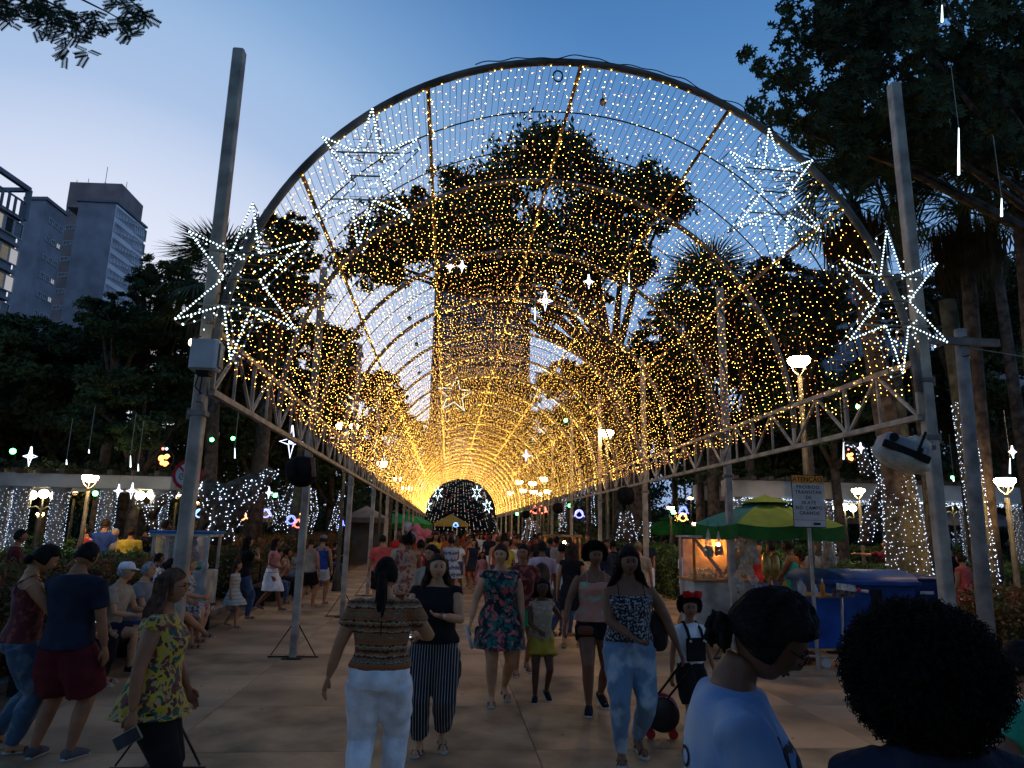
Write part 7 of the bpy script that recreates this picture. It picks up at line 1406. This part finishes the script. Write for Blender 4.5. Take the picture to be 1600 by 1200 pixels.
# round trolley case
p = gnd(1035, 1160); root = empty('trolley_case', (p.x, p.y, .02), R(-6), 'round black and red children trolley case pulled by the woman in washed jeans', 'trolley case'); r_ = .145
MB().tube([(0, -.075, .22), (0, -.07, .22), (0, .02, .22)], [r_*.9, r_, r_], 32).build('front_shell', mat('glossy_black', (.01, .01, .012), .25, 0, 0, spec=.5), root, True); MB().tube([(0, .02, .23), (0, .09, .23), (0, .10, .23)], [r_*1.06, r_*1.04, r_*.9], 32).build('back_shell', mat('glossy_red', (.42, .012, .012), .3, 0, 0, spec=.5), root, True)
for sx in (-1, 1):
    MB().tube([(sx*.1, 0, .045), (sx*.1, .05, .045)], .042, 14).build('wheel', mat('glossy_red', ()), root); MB().box((sx*.1, .02, .09), (.04, .05, .06)).build('wheel_bracket', RED, root)
hp_ = hpos(p_jean, 1)-root.location; hp_ = Matrix.Rotation(R(6), 3, 'Z') @ hp_
b = MB(); top = np.array(hp_); ax = .055
b.tube([(-ax, .03, .33), tuple(top+[-ax, 0, -.03]), tuple(top+[-ax*.7, 0, 0]), tuple(top+[ax*.7, 0, 0]), tuple(top+[ax, 0, -.03]), (ax, .03, .33)], .0105, 8); b.build('pull_handle', BLACKP, root, True)
# red hair bow, dungaree straps
M_ = p_bow['root']; hc = Vector(tuple(p_bow['hc'])); root = empty('hair_bow', tuple(Matrix.Translation(M_.location) @ Matrix.Rotation(M_.rotation_euler.z, 4, 'Z') @ (hc+Vector((0, .05, p_bow['hh']*.58)))), M_.rotation_euler.z, 'big red bow on the hair of the little girl in dungarees', 'hair bow')
for sx in (-1, 1):
    b = MB().tube([(0, 0, 0), (sx*.04, 0, .015), (sx*.085, 0, .01)], [[.012, .015], [.016, .032], [.014, .030]], 12); v = b.V[0]; v += np.sin(v*90)*.003; b.build('loop', mat('bow_red', (.55, .015, .01), .6), root, True)
MB().ell((0, 0, 0), .018, 10, 8).build('knot', mat('bow_red', ()), root)
rt = p_bow['root']; TTb = p_bow['TT']
MB().box((0, 0, 0), (.19, .02, .19), bev=.01).build('bib', black, rt, loc=tuple(TTb([0, .082, .665]))); 
for sx in (-1, 1): MB().tube([TTb([sx*.055, .095, .73]), TTb([sx*.055, .06, .80]), TTb([sx*.05, .0, .848]), TTb([sx*.045, -.055, .79]), TTb([sx*.03, -.06, .62])], [[.006, .016]]*5, 8).build('strap', black, rt, True); MB().ell(TTb([sx*.055, .103, .725]), .012, 8, 6).build('button', WHT, rt, True)
# thin straps on vests, prints on tees
def straps(pr, m, z0=.772, xx=.055, w=1.17):
    T_f = pr['TT']
    for sx in (-1, 1): MB().tube([T_f([sx*xx*w*1.05, .080*w, z0-.01]), T_f([sx*xx*w, .062*w, .805]), T_f([sx*xx*w, .012, .843]), T_f([sx*xx*w, -.045*w, .81]), T_f([sx*xx*w, -.058*w, z0-.01])], .0035, 6).build('strap', m, pr['root'], True)
straps(p_jean, black); straps(p_pg, pgt, w=1.08); straps(p_lw, maroon, w=1.15)
p = Vector(tuple(p_pg['TT']([0, .072, .775]))); MB().tube([p+Vector((-.045, -.03, .06)), p+Vector((0, .012, 0)), p+Vector((.045, -.03, .06))], .002, 5).build('necklace', mat('gold', ()), p_pg['root'])
def print_on(pr, part, s, size, m, c, d, up=(0, 0, 1), italic=0.0, sx=1.0):
    """print lettering on a garment: glyph outlines dropped on the cloth along d (local)"""
    root = pr['root']; tgt = [o for o in root.children if o.name.split('.')[0] == part][0]; me = tgt.data; bv = BVHTree.FromPolygons([v.co.copy() for v in me.vertices], [tuple(p_.vertices) for p_ in me.polygons])
    o = txt(s, size, m, root, (0, 0, 0), (0, 0, 0), 0.0); tm = o.data; import bmesh; bm = bmesh.new(); bm.from_mesh(tm); bmesh.ops.subdivide_edges(bm, edges=[e for e in bm.edges if e.calc_length() > size*.12], cuts=3, use_grid_fill=False); bmesh.ops.triangulate(bm, faces=bm.faces); d = Vector(d).normalized(); U = Vector(up); X = U.cross(-d).normalized()*-1; X = (-d).cross(U).normalized()*-1; Z = X.cross(-d).normalized()*-1
    X = U.cross(-d).normalized(); Z = (-d).cross(X).normalized()
    for v in bm.verts:
        q = Vector(c)+X*((v.co.x+italic*v.co.y)*sx)+Z*v.co.y-d*.6; h = bv.ray_cast(q, d); v.co = (h[0]-d*.0025) if h[0] is not None else q+d*.6
    bm.to_mesh(tm); bm.free(); tm.update(); o.name = 'print'; o.scale = (1, 1, 1); return o
wl = mat('print_white', (.45, .45, .47), .7, 0, 0); bl_ = mat('print_black', (.012, .012, .014), .7, 0, 0)
try:
    print_on(p_afro, 'shirt', 'daNova', .034, wl, (.045, 0, 1.27), (0, 1, 0))
    print_on(p_blu, 'shirt', 'Pra', .13, bl_, (.03, .0, 1.25), (-.5, -.85, 0), italic=.3); print_on(p_blu, 'shirt', 'ENA', .085, bl_, (.03, .0, 1.13), (-.5, -.85, 0)); print_on(p_blu, 'shirt', 'TO', .07, bl_, (0, -.05, 1.22), (-.8, .6, 0))
except Exception as ex_: print('print', ex_)
# pink and clear balloons above the crowd
root = empty('balloon_bunch', at(650, 838, 21), 0, 'bunch of pink and clear foil balloons over the crowd on the left', 'balloons'); r = random.Random(8)
for k in range(11):
    c = np.array([r.uniform(-.32, .32), r.uniform(-.15, .15), r.uniform(-.25, .28)]); MB().ell(c, (.13, .10, .14), 12, 8).build('balloon', mat('balloon_pink', (.65, .18, .20), .35) if c[0] > -.02 else mat('balloon_clear', (.45, .45, .50), .3, alpha=.7), root, True)
MB().tube([(0, 0, -.2), (.02, 0, -1.0)], .004, 4).build('string', WIRE, root)
